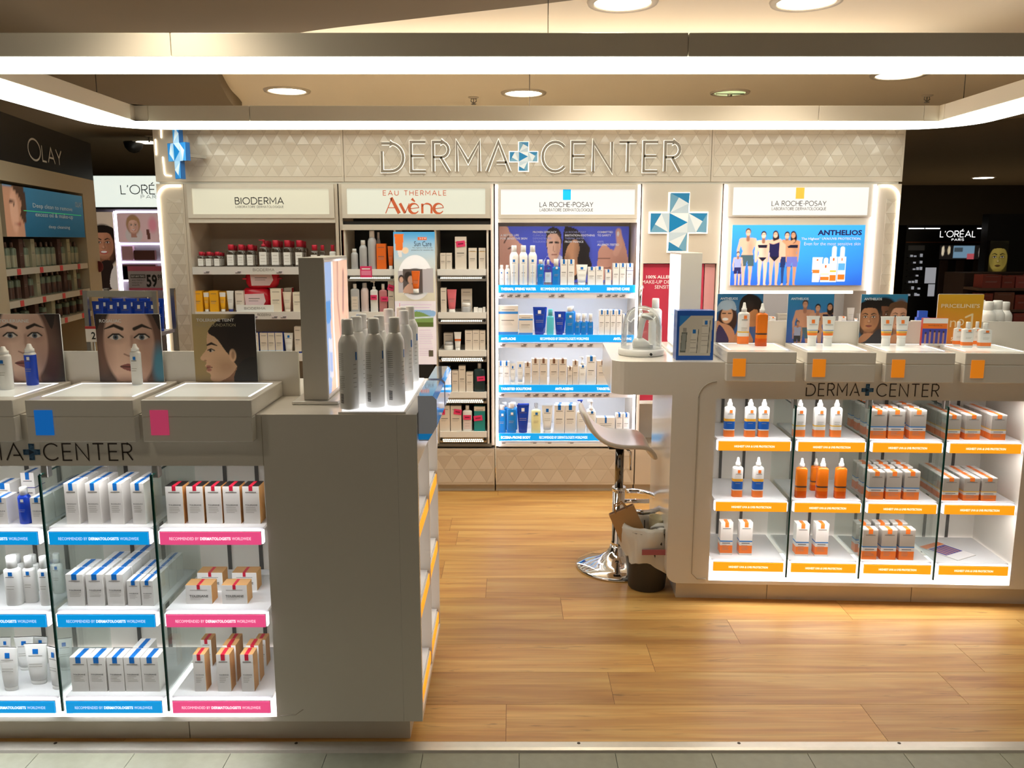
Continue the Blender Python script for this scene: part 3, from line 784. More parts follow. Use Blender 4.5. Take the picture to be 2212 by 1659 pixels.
# header
t = thing('header_fascia', 'cream triangle-patterned header with backlit DERMA CENTER letters', 'sign', (0, WD, 0))
hd = [WX0, at(742, 340, WD).x, at(1537, 340, WD).x, WX1]
for i in range(3):
    a, b = hd[i] + .0015, hd[i + 1] - .0015
    p = MB().box(a, b, 0, .36, FZ0, FZ1, WALLW).build('header_panel', t)
    stuff(tri_relief(a + .012 if i else a + .2, b - .012, FZ0 + .03, FZ1 - .02, 0, seed=i + 3).build('triangle_relief', p))
MB().box(WX0 + .02, WX1 - .02, .005, .35, FZ0 - .012, FZ0, GREYP).build('lower_rail', t)
LETC = mat('sign_letter_taupe', '#857a6b', .35)
HALO = mat('letter_halo', '#fffdf4', .5, emit=1.1, ecol='#fff8e6')
def derma_letters(parent, x0, x1, xp0, xp1, xc0, x2, z0, z1, y, m, weight, depth=.0, halo=None, plus='light', plusemit=0):
    sz = z1 - z0
    for word, a, b in (('dERMa', x0, x1), ('CENTER', xc0, x2)):
        g_, W = stroke_paths(word, .3 if word[0] == 'd' else .3)
        sx = (b - a) / W
        for ch, gx, w, ps in g_:
            mb = MB(); hb = MB()
            for p in ps:
                q = [(a + (gx + u) * sx, z0 + v * sz) for u, v in p]
                vs, fs = ribbon(q, weight * sz, y)
                if depth: thick(mb, vs, fs, y + depth, m)
                else: mb.add(vs, fs, m)
                if halo:
                    vs, fs = ribbon(q, weight * sz + .007, y + depth)
                    hb.add(vs, fs, halo)
            o = mb.build('letter', parent)
            if halo: hb.build('halo', o)
    cx = (xp0 + xp1) / 2; cz = (z0 + z1) / 2; w = xp1 - xp0
    pl = cross_plate(cx, cz, w, w, y, y + max(depth, .001), WGLOSS).build('cross', parent)
    emblem(cx, cz, w, w, y - .0012, plus, plusemit).build('facets', pl)
    if halo: cross_plate(cx, cz, w, w, y + depth - .001, y + depth, halo, .005).build('halo', pl)
derma_letters(t, -.783, -.014, -.014, .153, .184, 1.011, 2.011, 2.182, -.018, LETC, .085, .014, HALO, 'light', .12)
# blade cross at the left end, with its thin light outlines
c = at(382, 328, 5.02)
bl = thing('blade_sign', 'blue faceted cross sign projecting at the left end of header', 'sign', (c.x, 5.02, c.z), rz=math.radians(-28))
w_, h_ = .15, .31
pl = cross_plate(0, 0, w_ * 1.02, h_, 0, .03, mat('blade_edge_blue', '#1c62a8', .3)).build('cross', bl)
emblem(0, 0, w_, h_, -.0012, 'blue', .35).build('facets', pl)
MB().box(.045, .075, .03, .15, -.03, -.012, STEEL).build('bracket', bl)
oc = thing('light_outline', 'thin white light tube outline beside the blue blade cross', 'light fixture', (0, WD, 0))
for ps in ([(348, 279), (349, 298)], [(336, 301), (338, 335)], [(352, 339), (356, 376), (358, 379), (371, 380)]):
    MB().tube([(at(*p, WD).x, -.004, at(*p, WD).z) for p in ps], .0035, LEDWARM, 6).build('light_tube', oc)
# side columns with rounded light lines
def column(x0, x1, label, path):
    t = thing('side_column', label, 'column', (0, WD, 0))
    MB().box(x0, x1, 0, .36, .05, FZ0 - .013, WALLW, .002).build('column_body', t)
    stuff(tri_relief(x0 + .06, x1 - .012, .4, 1.85, 0, seed=11).build('triangle_relief', t))
    MB().box(x0 + .01, x1 - .01, .03, .35, 0, .05, GREYP).build('plinth', t)
    MB().tube(path, .0075, LEDWARM, 8).build('light_tube', t)
xl = at(343, 440, WD).x
column(WX0, -1.992, 'cream column with curved light tube at the left wall end', [(xl, -.006, .55), (xl, -.006, 1.2), (xl, -.006, 1.85)] + [(xl + .075 - .075 * math.cos(q), -.006, 1.85 + .075 * math.sin(q)) for q in [i * math.pi / 14 for i in range(1, 8)]] + [(-2.005, -.006, 1.925)])
xr = at(1940, 440, WD).x
column(2.216, WX1, 'cream column with curved light tube at the right wall end', [(xr, -.006, .75), (xr, -.006, 1.2), (xr, -.006, 1.85)] + [(xr - .075 + .075 * math.cos(q), -.006, 1.85 + .075 * math.sin(q)) for q in [i * math.pi / 14 for i in range(1, 8)]] + [(2.235, -.006, 1.925)])
def zpx(y, px=1106, d=WD):
    return at(px, y, d).z
ZSH = .31       # bottom of the open bays
SIGNT, SIGNB = zpx(403), zpx(467)
def cabinet(key, name, label, back, sign_mat, depth=.36, floorz=ZSH, base=True, inner=None):
    x0, x1 = BAY[key]
    t = thing(name, label, 'display cabinet', (0, WD, 0))
    inner = inner or NICHE
    MB().box(x0, x0 + .018, 0, depth, ZSH, FZ0 - .013, WALLW).build('side_panel', t)
    MB().box(x1 - .018, x1, 0, depth, ZSH, FZ0 - .013, WALLW).build('side_panel', t)
    MB().box(x0 + .018, x1 - .018, depth - .012, depth, ZSH, SIGNB, back).build('back_panel', t)
    MB().box(x0 + .018, x1 - .018, .0, depth, FZ0 - .04, FZ0 - .013, WALLW).build('top_panel', t)
    MB().box(x0 + .018, x1 - .018, 0, depth - .012, floorz - .02, floorz, inner).build('bottom_panel', t)
    b = MB().box(x0, x1, 0, depth, .05, ZSH - .022, WALLW).build('base_panel', t)
    stuff(tri_relief(x0 + .01, x1 - .01, .065, ZSH - .035, 0, bw=.11, bh=.088, seed=hash(key) % 50 if False else len(key) + 20).build('triangle_relief', b))
    MB().box(x0, x1, .03, depth, 0, .05, GREYP).build('plinth', t)
    return t
def sign_box(t, key, frame, lit, x_in=.03, z0=SIGNB, z1=SIGNT, face=None):
    x0, x1 = BAY[key]; x0 += .02; x1 -= .02
    z0o, z1o = z0 - .012, z1 + .014
    mb = MB().box(x0, x1, -.012, .0, z0o, z0 + .012, frame).box(x0, x1, -.012, 0, z1 - .012, z1o, frame).box(x0, x0 + x_in, -.012, 0, z0 + .012, z1 - .012, frame).box(x1 - x_in, x1, -.012, 0, z0 + .012, z1 - .012, frame)
    mb.box(x0, x1, 0, .1, z0o, z1o, frame)
    o = mb.build('sign_frame', t)
    MB().box(x0 + x_in, x1 - x_in, -.004, -.0005, z0 + .012, z1 - .012, lit).build('sign_face', o)
    return o
FRAME = mat('sign_frame_cream', '#d3c9ba', .35)

# ------------------------------------------------------------------ goods: each kind is built once per size, then placed as its own thing
PROTO = {}
def q5(v):
    return round(v, 4)
def carton(w, d, h, body='carton_white', flag='flag_blue', bands=(), lines=3, title=None, fw=.3, fd=.17, top=None, side=None, titlez=.5, grey=False):
    key = ('carton', q5(w), q5(d), q5(h), body, flag, bands, lines, title, fw, fd, top, side, titlez, grey)
    if key in PROTO: return PROTO[key]
    B = MATS[body]; y = -d / 2
    mb = MB(); cuts = sorted(set([0, h] + [b[0] * h for b in bands] + [b[1] * h for b in bands]))
    for z0, z1 in zip(cuts[:-1], cuts[1:]):
        zm = (z0 + z1) / 2 / h; mm = B
        for b in bands:
            if b[0] <= zm <= b[1]: mm = MATS[b[2]]
        S = MATS[side] if side else mm
        x0, x1, y0, y1 = -w / 2, w / 2, -d / 2, d / 2
        mb.add([(x0, y0, z0), (x1, y0, z0), (x1, y0, z1), (x0, y0, z1)], [(0, 1, 2, 3)], mm)
        mb.add([(x1, y0, z0), (x1, y1, z0), (x1, y1, z1), (x1, y0, z1)], [(0, 1, 2, 3)], S)
        mb.add([(x0, y1, z0), (x0, y0, z0), (x0, y0, z1), (x0, y1, z1)], [(0, 1, 2, 3)], S)
        mb.add([(x1, y1, z0), (x0, y1, z0), (x0, y1, z1), (x1, y1, z1)], [(0, 1, 2, 3)], mm)
    T = MATS[top] if top else B
    mb.add([(-w / 2, -d / 2, h), (w / 2, -d / 2, h), (w / 2, d / 2, h), (-w / 2, d / 2, h)], [(0, 1, 2, 3)], T)
    mb.add([(-w / 2, -d / 2, 0), (-w / 2, d / 2, 0), (w / 2, d / 2, 0), (w / 2, -d / 2, 0)], [(0, 1, 2, 3)], B)
    mb.box(-w / 2 + .001, w / 2 - .001, d / 2 - .0012, d / 2 + .0002, h, h + .0008, T)
    parts = [('box', mb.mesh('box'))]
    if flag:
        F = MATS[flag]; f = w * fw / 2
        fm = MB().add([(-f, y - .0005, h * (1 - fd)), (f, y - .0005, h * (1 - fd)), (f, y - .0005, h + .0006), (-f, y - .0005, h + .0006), (f, d / 2, h + .0006), (-f, d / 2, h + .0006)], [(0, 1, 2, 3), (3, 2, 4, 5)], F)
        parts.append(('flag', fm.mesh('flag')))
    if lines:
        pm = MB(); rs = random.Random(int(h * 9999) + lines)
        zt = h * (1 - fd) - h * .035 if flag else h * .86
        pm.quadxz(-w * .33, w * .33, zt - h * .012, zt + h * .006, y - .0006, INKG)
        if title: pm = merge(pm, font_mesh(title, -w * .36, w * .36, h * titlez - w * .04, h * titlez + w * .05, INK, y - .0006, .01))
        else: pm.quadxz(-w * .34, w * .3, h * titlez - h * .012, h * titlez + h * .012, y - .0006, INKG)
        for k in range(lines):
            z = h * titlez - h * (.06 + .045 * k); e = rs.uniform(.18, .34)
            pm.quadxz(-w * .34, -w * .34 + w * e * 2, z - h * .005, z + h * .005, y - .0006, INKL)
        parts.append(('print', pm.mesh('print')))
    PROTO[key] = parts
    return parts
def can(r, h, body='plastic_white', cap='plastic_white', flag=None, stripe=None, barcode=False, blue=False):
    key = ('can', q5(r), q5(h), body, cap, flag, stripe, barcode, blue)
    if key in PROTO: return PROTO[key]
    cr = r * .6; zc = h * .83
    b = MB().loft([(0, r * .95, r * .95), (h * .012, r, r), (h * .70, r, r), (h * .74, r * .97, r * .97), (h * .775, r * .86, r * .86), (h * .805, r * .7, r * .7), (zc, cr * 1.02, cr * 1.02)], MATS[body], 28)
    c = MB().loft([(zc - .001, cr, cr), (h * .985, cr * .97, cr * .97), (h, cr * .88, cr * .88)], MATS[cap], 24)
    parts = [('body', b.mesh('body')), ('cap', c.mesh('cap'))]
    pm = MB()
    def patch(a0, a1, z0, z1, m, n=5):
        for i in range(n):
            t0 = math.radians(a0 + (a1 - a0) * i / n); t1 = math.radians(a0 + (a1 - a0) * (i + 1) / n); R = r * 1.006
            pm.add([(R * math.sin(t0), -R * math.cos(t0), z0), (R * math.sin(t1), -R * math.cos(t1), z0), (R * math.sin(t1), -R * math.cos(t1), z1), (R * math.sin(t0), -R * math.cos(t0), z1)], [(0, 1, 2, 3)], m)
    if flag:
        patch(-14, 14, h * .58, h * .645, MATS[flag], 3); patch(-26, 26, h * .55, h * .558, INKG)
        patch(-22, 22, h * .3, h * .315, INKG); patch(-18, 18, h * .25, h * .256, INKL); patch(-18, 18, h * .22, h * .226, INKL)
        if stripe: patch(-7, 7, h * .02, h * .5, MATS[stripe], 2)
    if barcode:
        rs = random.Random(4)
        for i in range(9): patch(-52, -14, h * (.62 - .022 * i), h * (.626 - .022 * i), INKL, 4)
        for i in range(8): patch(-50 + rs.uniform(0, 10), -8 - rs.uniform(0, 12), h * (.37 - .02 * i), h * (.375 - .02 * i), INKL, 4)
        for i in range(9): patch(-44, -20, h * (.075 + .012 * i), h * (.082 + .012 * i), INK, 3)
        for i in range(6): patch(40 + rs.uniform(0, 6), 66, h * (.5 - .05 * i), h * (.506 - .05 * i), INKL, 3)
        if blue:
            patch(62, 76, h * .55, h * .64, MATS['flag_blue'], 2)
    if pm.v: parts.append(('print', pm.mesh('print')))
    PROTO[key] = parts
    return parts
def tube_pack(w, h, body='plastic_white', cap='plastic_white', flag='flag_blue', bands=(), d=None, capf=.12, lines=2):
    """squeeze tube standing on its cap: wide flat crimp on top"""
    key = ('tube', q5(w), q5(h), body, cap, flag, bands, d, capf, lines)
    if key in PROTO: return PROTO[key]
    r0 = w * .34; d = d or w * .5; hc = h * capf
    n = 9; rings = []; ms = []
    cuts = sorted(set([hc, h * .3, h * .5, h * .7, h * .85, h * .97, h] + [b[0] * h for b in bands] + [b[1] * h for b in bands]))
    cuts = [c for c in cuts if c >= hc]
    for z in cuts:
        t = (z - hc) / (h - hc)
        rings.append((z, r0 + (w / 2 - r0) * t ** .9, max(.0025, d / 2 * (1 - t) ** .75), 2 + t * 2))
    for z0, z1 in zip(cuts[:-1], cuts[1:]):
        mm = MATS[body]
        for b in bands:
            if b[0] * h <= (z0 + z1) / 2 <= b[1] * h: mm = MATS[b[2]]
        ms.append(mm)
    parts = [('body', MB().loft(rings, MATS[body], 22, ms=ms).mesh('body')),
             ('cap', MB().loft([(0, r0 * .92, d * .42), (.003, r0 * .98, d * .46), (hc, r0 * .98, d * .48)], MATS[cap], 22).mesh('cap')),
             ('crimp', MB().box(-w / 2, w / 2, -.0022, .0022, h * .965, h * 1.0, MATS[body]).mesh('crimp'))]
    def yf(z):
        t = (z - hc) / (h - hc); return -max(.0025, d / 2 * (1 - t) ** .75) - .0012
    pm = MB()
    if flag:
        z0, z1 = h * .76, h * .88; f = w * .12
        pm.add([(-f, yf(z0), z0), (f, yf(z0), z0), (f, yf(z1), z1), (-f, yf(z1), z1)], [(0, 1, 2, 3)], MATS[flag])
    for k in range(lines + 1):
        z = h * (.72 if k == 0 and flag else .58 - .06 * k); e = w * (.28 if k else .3)
        pm.add([(-e, yf(z - h * .006) - .0006, z - h * .006), (e, yf(z - h * .006) - .0006, z - h * .006), (e, yf(z + h * .006) - .0006, z + h * .006), (-e, yf(z + h * .006) - .0006, z + h * .006)], [(0, 1, 2, 3)], INKL if k else INKG)
    if pm.v: parts.append(('print', pm.mesh('print')))
    PROTO[key] = parts
    return parts
def bottle(w, d, h, body='plastic_white', cap='plastic_white', kind='cap', flag=None, bands=(), capm=None, lines=2, power=4, neck=.36, shoulder=.78, label=None):
    """shouldered bottle; kind: cap, spray, pump, disc"""
    key = ('bottle', q5(w), q5(d), q5(h), body, cap, kind, flag, bands, lines, power, neck, shoulder, label)
    if key in PROTO: return PROTO[key]
    hs = h * shoulder; a, b = w / 2, d / 2
    cuts = sorted(set([.004, hs * .5, hs * .93] + [q[0] * h for q in bands] + [q[1] * h for q in bands]))
    rings = [(0, a * .94, b * .94, power)] + [(z, a, b, power) for z in cuts if z <= hs * .93] + [(hs * .97, a * .93, b * .93, power), (hs, a * .7, b * .75, 2.6), (hs + h * .015, a * neck * 1.05, min(b * .9, a * neck * 1.05), 2)]
    ms = []
    for r0, r1 in zip(rings[:-1], rings[1:]):
        mm = MATS[body]; zm = (r0[0] + r1[0]) / 2
        for q in bands:
            if q[0] * h <= zm <= q[1] * h: mm = MATS[q[2]]
        ms.append(mm)
    parts = [('body', MB().loft(rings, MATS[body], 24, ms=ms).mesh('body'))]
    cm = MATS[cap]; n = a * neck; nb = min(b * .95, n); c = MB()
    if kind == 'cap':
        c.loft([(hs + .002, n * 1.15, nb * 1.15), (h * .98, n * 1.1, nb * 1.1), (h, n, nb)], cm, 20)
    elif kind == 'disc':
        c.loft([(hs + .002, a * .62, b * .8), (h * .985, a * .62, b * .8), (h, a * .56, b * .7)], cm, 20)
    elif kind == 'spray':
        z1 = hs + (h - hs) * .42
        c.loft([(hs + .001, n * 1.35, nb * 1.35), (z1, n * 1.3, nb * 1.3), (z1 + .001, n * .95, nb * .95), (hs + (h - hs) * .62, n * .9, nb * .9), (hs + (h - hs) * .64, n * .78, nb * .78), (h * .985, n * .6, nb * .6), (h, n * .45, nb * .45)], cm, 18)
    elif kind == 'pump':
        z1 = hs + (h - hs) * .35
        c.loft([(hs + .001, n * 1.2, nb * 1.2), (z1, n * 1.15, nb * 1.15), (z1 + .001, n * .4, nb * .4), (h * .95, n * .4, nb * .4), (h * .955, n * .9, nb * .9), (h, n * .85, nb * .85)], cm, 16)
        c.box(-w * .42, n * .5, -n * .45, n * .45, h * .965, h * .995, cm)
    parts.append(('cap' if kind in ('cap', 'disc') else ('sprayer' if kind == 'spray' else 'pump'), c.mesh('cap')))
    pm = MB(); y = -b - .0012
    if label:
        pm.box(-a * .72, a * .72, y, y + .0006, h * .08, h * .55, MATS[label]); y -= .0006
        pm.quadxz(-a * .45, a * .45, h * .42, h * .435, y, INKL); pm.quadxz(-a * .5, a * .5, h * .3, h * .31, y, INKL); pm.quadxz(-a * .5, a * .5, h * .2, h * .21, y, INKL)
    if flag:
        pm.quadxz(-a * .26 + a * .12, a * .26 + a * .12, h * .62, h * .70, y, MATS[flag])
        pm.quadxz(-a * .5, a * .55, h * .59, h * .602, y, INKG)
        for k in range(lines): pm.quadxz(-a * .5, a * (.5 - .1 * k), h * (.40 - .05 * k), h * (.41 - .05 * k), y, INKL)
    if pm.v: parts.append(('print' if not label else 'label', pm.mesh('print')))
    PROTO[key] = parts
    return parts
def jar(r, h, body='plastic_white', cap='plastic_white'):
    key = ('jar', q5(r), q5(h), body, cap)
    if key in PROTO: return PROTO[key]
    PROTO[key] = [('body', MB().loft([(0, r * .8, r * .8), (h * .1, r * .95, r * .95), (h * .45, r, r), (h * .6, r * .96, r * .96)], MATS[body], 22).mesh('body')),
                  ('lid', MB().loft([(h * .6, r * .97, r * .97), (h * .95, r * .95, r * .95), (h, r * .85, r * .85)], MATS[cap], 22).mesh('lid'))]
    return PROTO[key]
def wipes(w, d, h):
    key = ('wipes', q5(w), q5(h))
    if key in PROTO: return PROTO[key]
    R = mat('wipes_red', '#d21a30', .22)
    b = MB().loft([(0, w * .4, d * .42, 3), (h * .2, w * .47, d * .48, 3.5), (h * .55, w * .5, d * .5, 3.5), (h * .85, w * .44, d * .46, 3), (h, w * .34, d * .36, 3)], R, 24)
    c = MB().box(-w * .56, -w * .44, -d * .42, d * .42, h * .44, h * .5, R).box(w * .44, w * .56, -d * .42, d * .42, h * .44, h * .5, R)
    y = -d * .5 - .002
    l = MB().add([(-w * .3, y, h * .12), (w * .22, y, h * .12), (w * .33, y, h * .4), (w * .28, y, h * .75), (-w * .33, y, h * .72)], [(0, 1, 2, 3, 4)], mat('wipes_label', '#e9cfd3', .4))
    l.quadxz(-w * .2, w * .15, h * .5, h * .53, y - .0006, INKG).quadxz(-w * .2, w * .1, h * .4, h * .42, y - .0006, INKG)
    PROTO[key] = [('pack', b.mesh('pack')), ('seam', c.mesh('seam')), ('label', l.mesh('label'))]
    return PROTO[key]
def place(parts, name, label, cat, loc, rz=0, group=None, rx=0, ry=0):
    t = thing(name, label, cat, loc, rz, group)
    t.rotation_euler = (rx, ry, rz)
    for pn, me in parts:
        link(pn, me, t)
    return t
def pink_tag(parent, x, z, y, w=.05, h=.032, rot=0):
    mb = MB().box(-w / 2, w / 2, -.0012, 0, -h / 2, h / 2, PINKTAG)
    mb.quadxz(-w * .3, w * .3, -h * .1, h * .12, -.002, mat('tag_ink', '#8e1038', .5))
    o = mb.build('price_sticker', parent, (x, y, z)); o.rotation_euler.y = rot
    return o

# extra pack colours
for n_, c_, r_ in (('wipes_red', '#d21a30', .22), ('p_yellow', '#f2b01e', .4), ('p_bluewash', '#1c7fd0', .12), ('p_deepblue', '#143fae', .25), ('p_aqua', '#5cc6d6', .15), ('p_lemon', '#f1ecb0', .15), ('p_orange', '#ef6f1e', .3), ('p_pinktube', '#de6f7a', .35), ('p_pinkbottle', '#c77f83', .2),
                   ('p_redcap', '#c4213b', .35), ('p_teal', '#1f8e8c', .4), ('p_darkgreen', '#1d3438', .12), ('p_silver', '#b9b9bb', .25), ('p_amber', '#e8781a', .08), ('p_oil', '#d9560c', .1), ('p_kidblue', '#1d63c4', .35), ('p_kidyellow', '#f6b73c', .4), ('p_bandyellow', '#f5c23a', .4),
                   ('p_bandblue', '#3a86cf', .4), ('p_navy', '#2d3a8c', .4), ('p_grey', '#b9b3aa', .4), ('p_tan', '#d9a866', .5), ('p_wood', '#c99a64', .5), ('p_black', '#1f1c1c', .35), ('p_cream', '#ece1cf', .4), ('p_bluetube', '#1b4fc0', .25), ('p_palestripe', '#c8daf0', .4), ('p_cobalt', '#1746c9', .3), ('p_rose', '#e7d5d3', .4), ('p_brown', '#7d5a45', .4), ('p_goldline', '#cfa04a', .35), ('p_dimgreen', '#5f6a58', .4), ('p_cocoa', '#4a3228', .4)):
    mat(n_, c_, r_)

def on_shelf(items, zsh, d, mk, shelf, group, px_s=1, x_off=0, base_y=None):
    """items: (kind, x0, x1, ytop, ...) in photo pixels; mk(kind, w, h) -> parts, name, description, category, depth"""
    cnt = 0
    res = []
    for it in sorted(items, key=lambda i: i[1]):
        kind, x0, x1, yt = it[:4]
        cnt += 1
        ce = at((x0 + x1) / 2, yt, d); yb = 829.5 - FPX * (((zsh - EYE) * CT + d * ST) / (d * CT - (zsh - EYE) * ST))
        a = at(x0, (yt + yb) / 2, d).x; b = at(x1, (yt + yb) / 2, d).x
        w = abs(b - a) * .97; h = at((x0 + x1) / 2, yt, d).z - zsh
        parts, name, desc, cat, dep = mk(kind, w, h)
        lb = '%s, %s from left on %s' % (desc, ORD[min(cnt, 20)], shelf)
        o = place(parts, name, lb, cat, ((a + b) / 2 + x_off, d + dep / 2, zsh), 0, group)
        res.append(o)
    return res

def price_tags(parent, items, y, z, w=.048, h=.022):
    """small printed price tickets along a shelf edge (local coordinates of parent)"""
    for x in items:
        mb = MB().box(x - w / 2, x + w / 2, y - .0012, y, z - h / 2, z + h / 2, TAGP)
        mb.quadxz(x - w * .1, x + w * .38, z + h * .05, z + h * .25, y - .002, INK).quadxz(x - w * .4, x + w * .3, z - h * .3, z - h * .05, y - .002, INKG)
        mb.build('price_ticket', parent)

# ------------------------------------------------------------------ cabinet with red-capped bottles (left)
def mk_generic(kind, w, h):
    D = min(max(w * .75, .03), .07)
    if kind == 'redclear': return bottle(w, w * .8, h, 'p_clear', 'p_redcap', 'disc', power=3.4, shoulder=.74, label='carton_white'), 'micellar_bottle', 'clear red-capped bottle with white label', 'bottle', w * .8
    if kind == 'redpump': return bottle(w, w * .8, h * 1.03, 'p_clear', 'p_redcap', 'pump', power=3.4, shoulder=.74, label='carton_white'), 'pump_bottle', 'clear bottle with red pump', 'bottle', w * .8
    if kind == 'redwhite': return bottle(w, w * .7, h, 'plastic_white', 'p_redcap', 'cap', power=3, shoulder=.7, neck=.5), 'lotion_bottle', 'white bottle with red cap', 'bottle', w * .7
    if kind == 'ybox': return carton(w, .05, h, 'p_yellow', None, (), 2), 'sunscreen_carton', 'yellow carton', 'carton', .05
    if kind == 'ytube': return tube_pack(w, h, 'p_yellow', 'plastic_white', None, ((.75, .97, 'carton_white'),), .03), 'sunscreen_tube', 'yellow and white tube', 'tube', .03
    if kind == 'wtube': return tube_pack(w, h, 'plastic_white', 'plastic_white', 'flag_blue', (), None), 'cream_tube', 'white blue-flagged tube', 'tube', w * .5
    if kind == 'wtubep': return tube_pack(w, h, 'plastic_white', 'p_navy', None, ()), 'cream_tube', 'white tube with dark cap', 'tube', w * .5
    if kind == 'gbox': return carton(w, .045, h, 'carton_cream', None, ((0, .06, 'p_navy'),), 3), 'cream_carton', 'pale grey carton', 'carton', .045
    if kind == 'rbox': return carton(w, .05, h, 'p_cream', None, (), 3, side='wipes_red'), 'cream_carton', 'cream carton with red sides', 'carton', .05
    if kind == 'ctube': return tube_pack(w, h, 'p_cream', 'p_cream', None, ()), 'cream_tube', 'cream-coloured tube', 'tube', w * .5
    if kind == 'bbox': return carton(w, .05, h, 'carton_cream', None, ((0, .14, 'p_palestripe'),), 3, side='p_deepblue', top='p_deepblue'), 'cream_carton', 'white carton with blue sides', 'carton', .05
    if kind == 'can': return can(w / 2, h, 'p_silver', 'plastic_white'), 'spray_can', 'silvery white spray can', 'can', w
    if kind == 'obox': return carton(w, .05, h, 'p_orange', None, (), 2), 'sunscreen_carton', 'bright orange carton', 'carton', .05
    if kind == 'otube': return tube_pack(w, h, 'p_orange', 'plastic_white', None, (), None, .16), 'sunscreen_tube', 'orange tube with white cap', 'tube', w * .5
    if kind == 'clearb': return bottle(w, w * .6, h, 'p_silver', 'plastic_white', 'cap', shoulder=.82, label='carton_cream'), 'lotion_bottle', 'clear grey bottle with white cap', 'bottle', w * .6
    if kind == 'mousse': return can(w / 2, h, 'p_rose', 'p_silver'), 'mousse_can', 'pale mousse can with clear cap', 'can', w
    if kind == 'wpump': return bottle(w, w * .6, h, 'plastic_white', 'plastic_white', 'pump', shoulder=.72), 'pump_bottle', 'white pump bottle', 'bottle', w * .6
    if kind == 'pinkb': return bottle(w, w * .6, h, 'p_pinkbottle', 'plastic_white', 'cap', shoulder=.78), 'lotion_bottle', 'dusky pink bottle with white cap', 'bottle', w * .6
    if kind == 'wbox': return carton(w, .05, h, 'carton_cream', None, (), 2), 'cream_carton', 'plain cream-white carton', 'carton', .05
    if kind == 'gldbox': return carton(w, .05, h, 'carton_cream', None, ((.82, .84, 'p_goldline'),), 2), 'cream_carton', 'white carton with gold line', 'carton', .05
    if kind == 'pinktube': return tube_pack(w, h, 'p_pinktube', 'plastic_white', None, (), None, .14), 'mask_tube', 'salmon pink tube', 'tube', w * .5
    if kind == 'wtubeo': return tube_pack(w, h, 'plastic_white', 'plastic_white', None, ((.5, .62, 'p_orange'),)), 'cream_tube', 'white tube with orange dot band', 'tube', w * .5
    if kind == 'greenb': return bottle(w, w * .5, h, 'p_darkgreen', 'p_silver', 'cap', shoulder=.8, neck=.3), 'shampoo_bottle', 'dark green bottle with silver cap', 'bottle', w * .5
    if kind == 'tealbox': return carton(w, .05, h, 'p_teal', None, ((.82, 1, 'carton_cream'),), 1), 'gift_carton', 'teal gift carton', 'carton', .05
    if kind == 'wbot': return bottle(w, w * .6, h, 'plastic_white', 'plastic_white', 'cap', shoulder=.8, power=2.6, label='p_rose'), 'lotion_bottle', 'rounded white bottle', 'bottle', w * .6
    if kind == 'wcan': return can(w / 2, h, 'plastic_white', 'plastic_white', 'flag_blue', 'p_palestripe'), 'spray_can', 'white blue-flagged spray can', 'can', w
    if kind == 'bluebot': return bottle(w, w * .55, h, 'p_bluewash', 'plastic_white', 'disc', 'carton_white', shoulder=.82), 'cleanser_bottle', 'clear blue bottle with pale cap', 'bottle', w * .55
    if kind == 'clearbl': return bottle(w, w * .55, h, 'p_clear', 'plastic_white', 'cap', 'flag_blue', ((.1, .5, 'p_palestripe'),), shoulder=.8), 'cleanser_bottle', 'clear bottle with blue flag', 'bottle', w * .55
    if kind == 'bigblue': return bottle(w, w * .55, h, 'p_bluewash', 'plastic_white', 'disc', 'carton_white', shoulder=.7, neck=.6), 'cleanser_bottle', 'wide blue bottle with white cap', 'bottle', w * .55
    if kind == 'fbox': return carton(w, .05, h, 'carton_white', 'flag_blue', (), 3), 'skincare_carton', 'white blue-flagged carton', 'carton', .05
    if kind == 'fboxn': return carton(w, .05, h, 'carton_white', 'flag_blue', ((.66, .68, 'p_navy'),), 3), 'skincare_carton', 'white blue-flagged carton with navy line', 'carton', .05
    if kind == 'bboxf': return carton(w, .05, h, 'carton_cream', 'p_brown', (), 2), 'skincare_carton', 'white brown-flagged carton', 'carton', .05
    if kind == 'kit': return carton(w, .06, h, 'carton_cream', None, ((.0, .1, 'p_bandblue'), (.72, .8, 'p_bandblue')), 3), 'gift_kit', 'wide boxed kit with blue bands', 'carton', .06
    if kind == 'dtube': return tube_pack(w, h, 'p_deepblue', 'p_deepblue', 'carton_white', (), None, .05), 'gel_tube', 'deep blue gel tube', 'tube', w * .5
    if kind == 'aqua': return bottle(w, w * .55, h, 'p_aqua', 'p_aqua', 'disc', shoulder=.72, neck=.5), 'cleanser_bottle', 'aqua green bottle', 'bottle', w * .55
    if kind == 'bsm': return bottle(w, w * .6, h, 'p_bluewash', 'plastic_white', 'disc', 'carton_white', shoulder=.62, neck=.7), 'roll_on', 'small blue bottle with white cap', 'bottle', w * .6
    if kind == 'lemon': return bottle(w, w * .6, h, 'p_lemon', 'p_clear', 'cap', 'flag_blue', shoulder=.78), 'oil_bottle', 'pale yellow oil bottle', 'bottle', w * .6
    if kind == 'bpump': return bottle(w, w * .6, h, 'plastic_white', 'p_cobalt', 'pump', 'flag_blue', shoulder=.66), 'pump_bottle', 'white bottle with blue pump', 'bottle', w * .6
    if kind == 'wpumpf': return bottle(w, w * .6, h, 'plastic_white', 'plastic_white', 'pump', 'flag_blue', shoulder=.7), 'pump_bottle', 'white blue-flagged pump bottle', 'bottle', w * .6
    if kind == 'flatbox': return carton(w, .06, h, 'carton_white', 'flag_blue', (), 1, None, .1, .35), 'soap_carton', 'low wide white carton', 'carton', .06
    if kind == 'small': return carton(w, .03, h, 'carton_white', None, (), 0), 'sample_carton', 'tiny white sample box', 'carton', .03
    raise KeyError(kind)

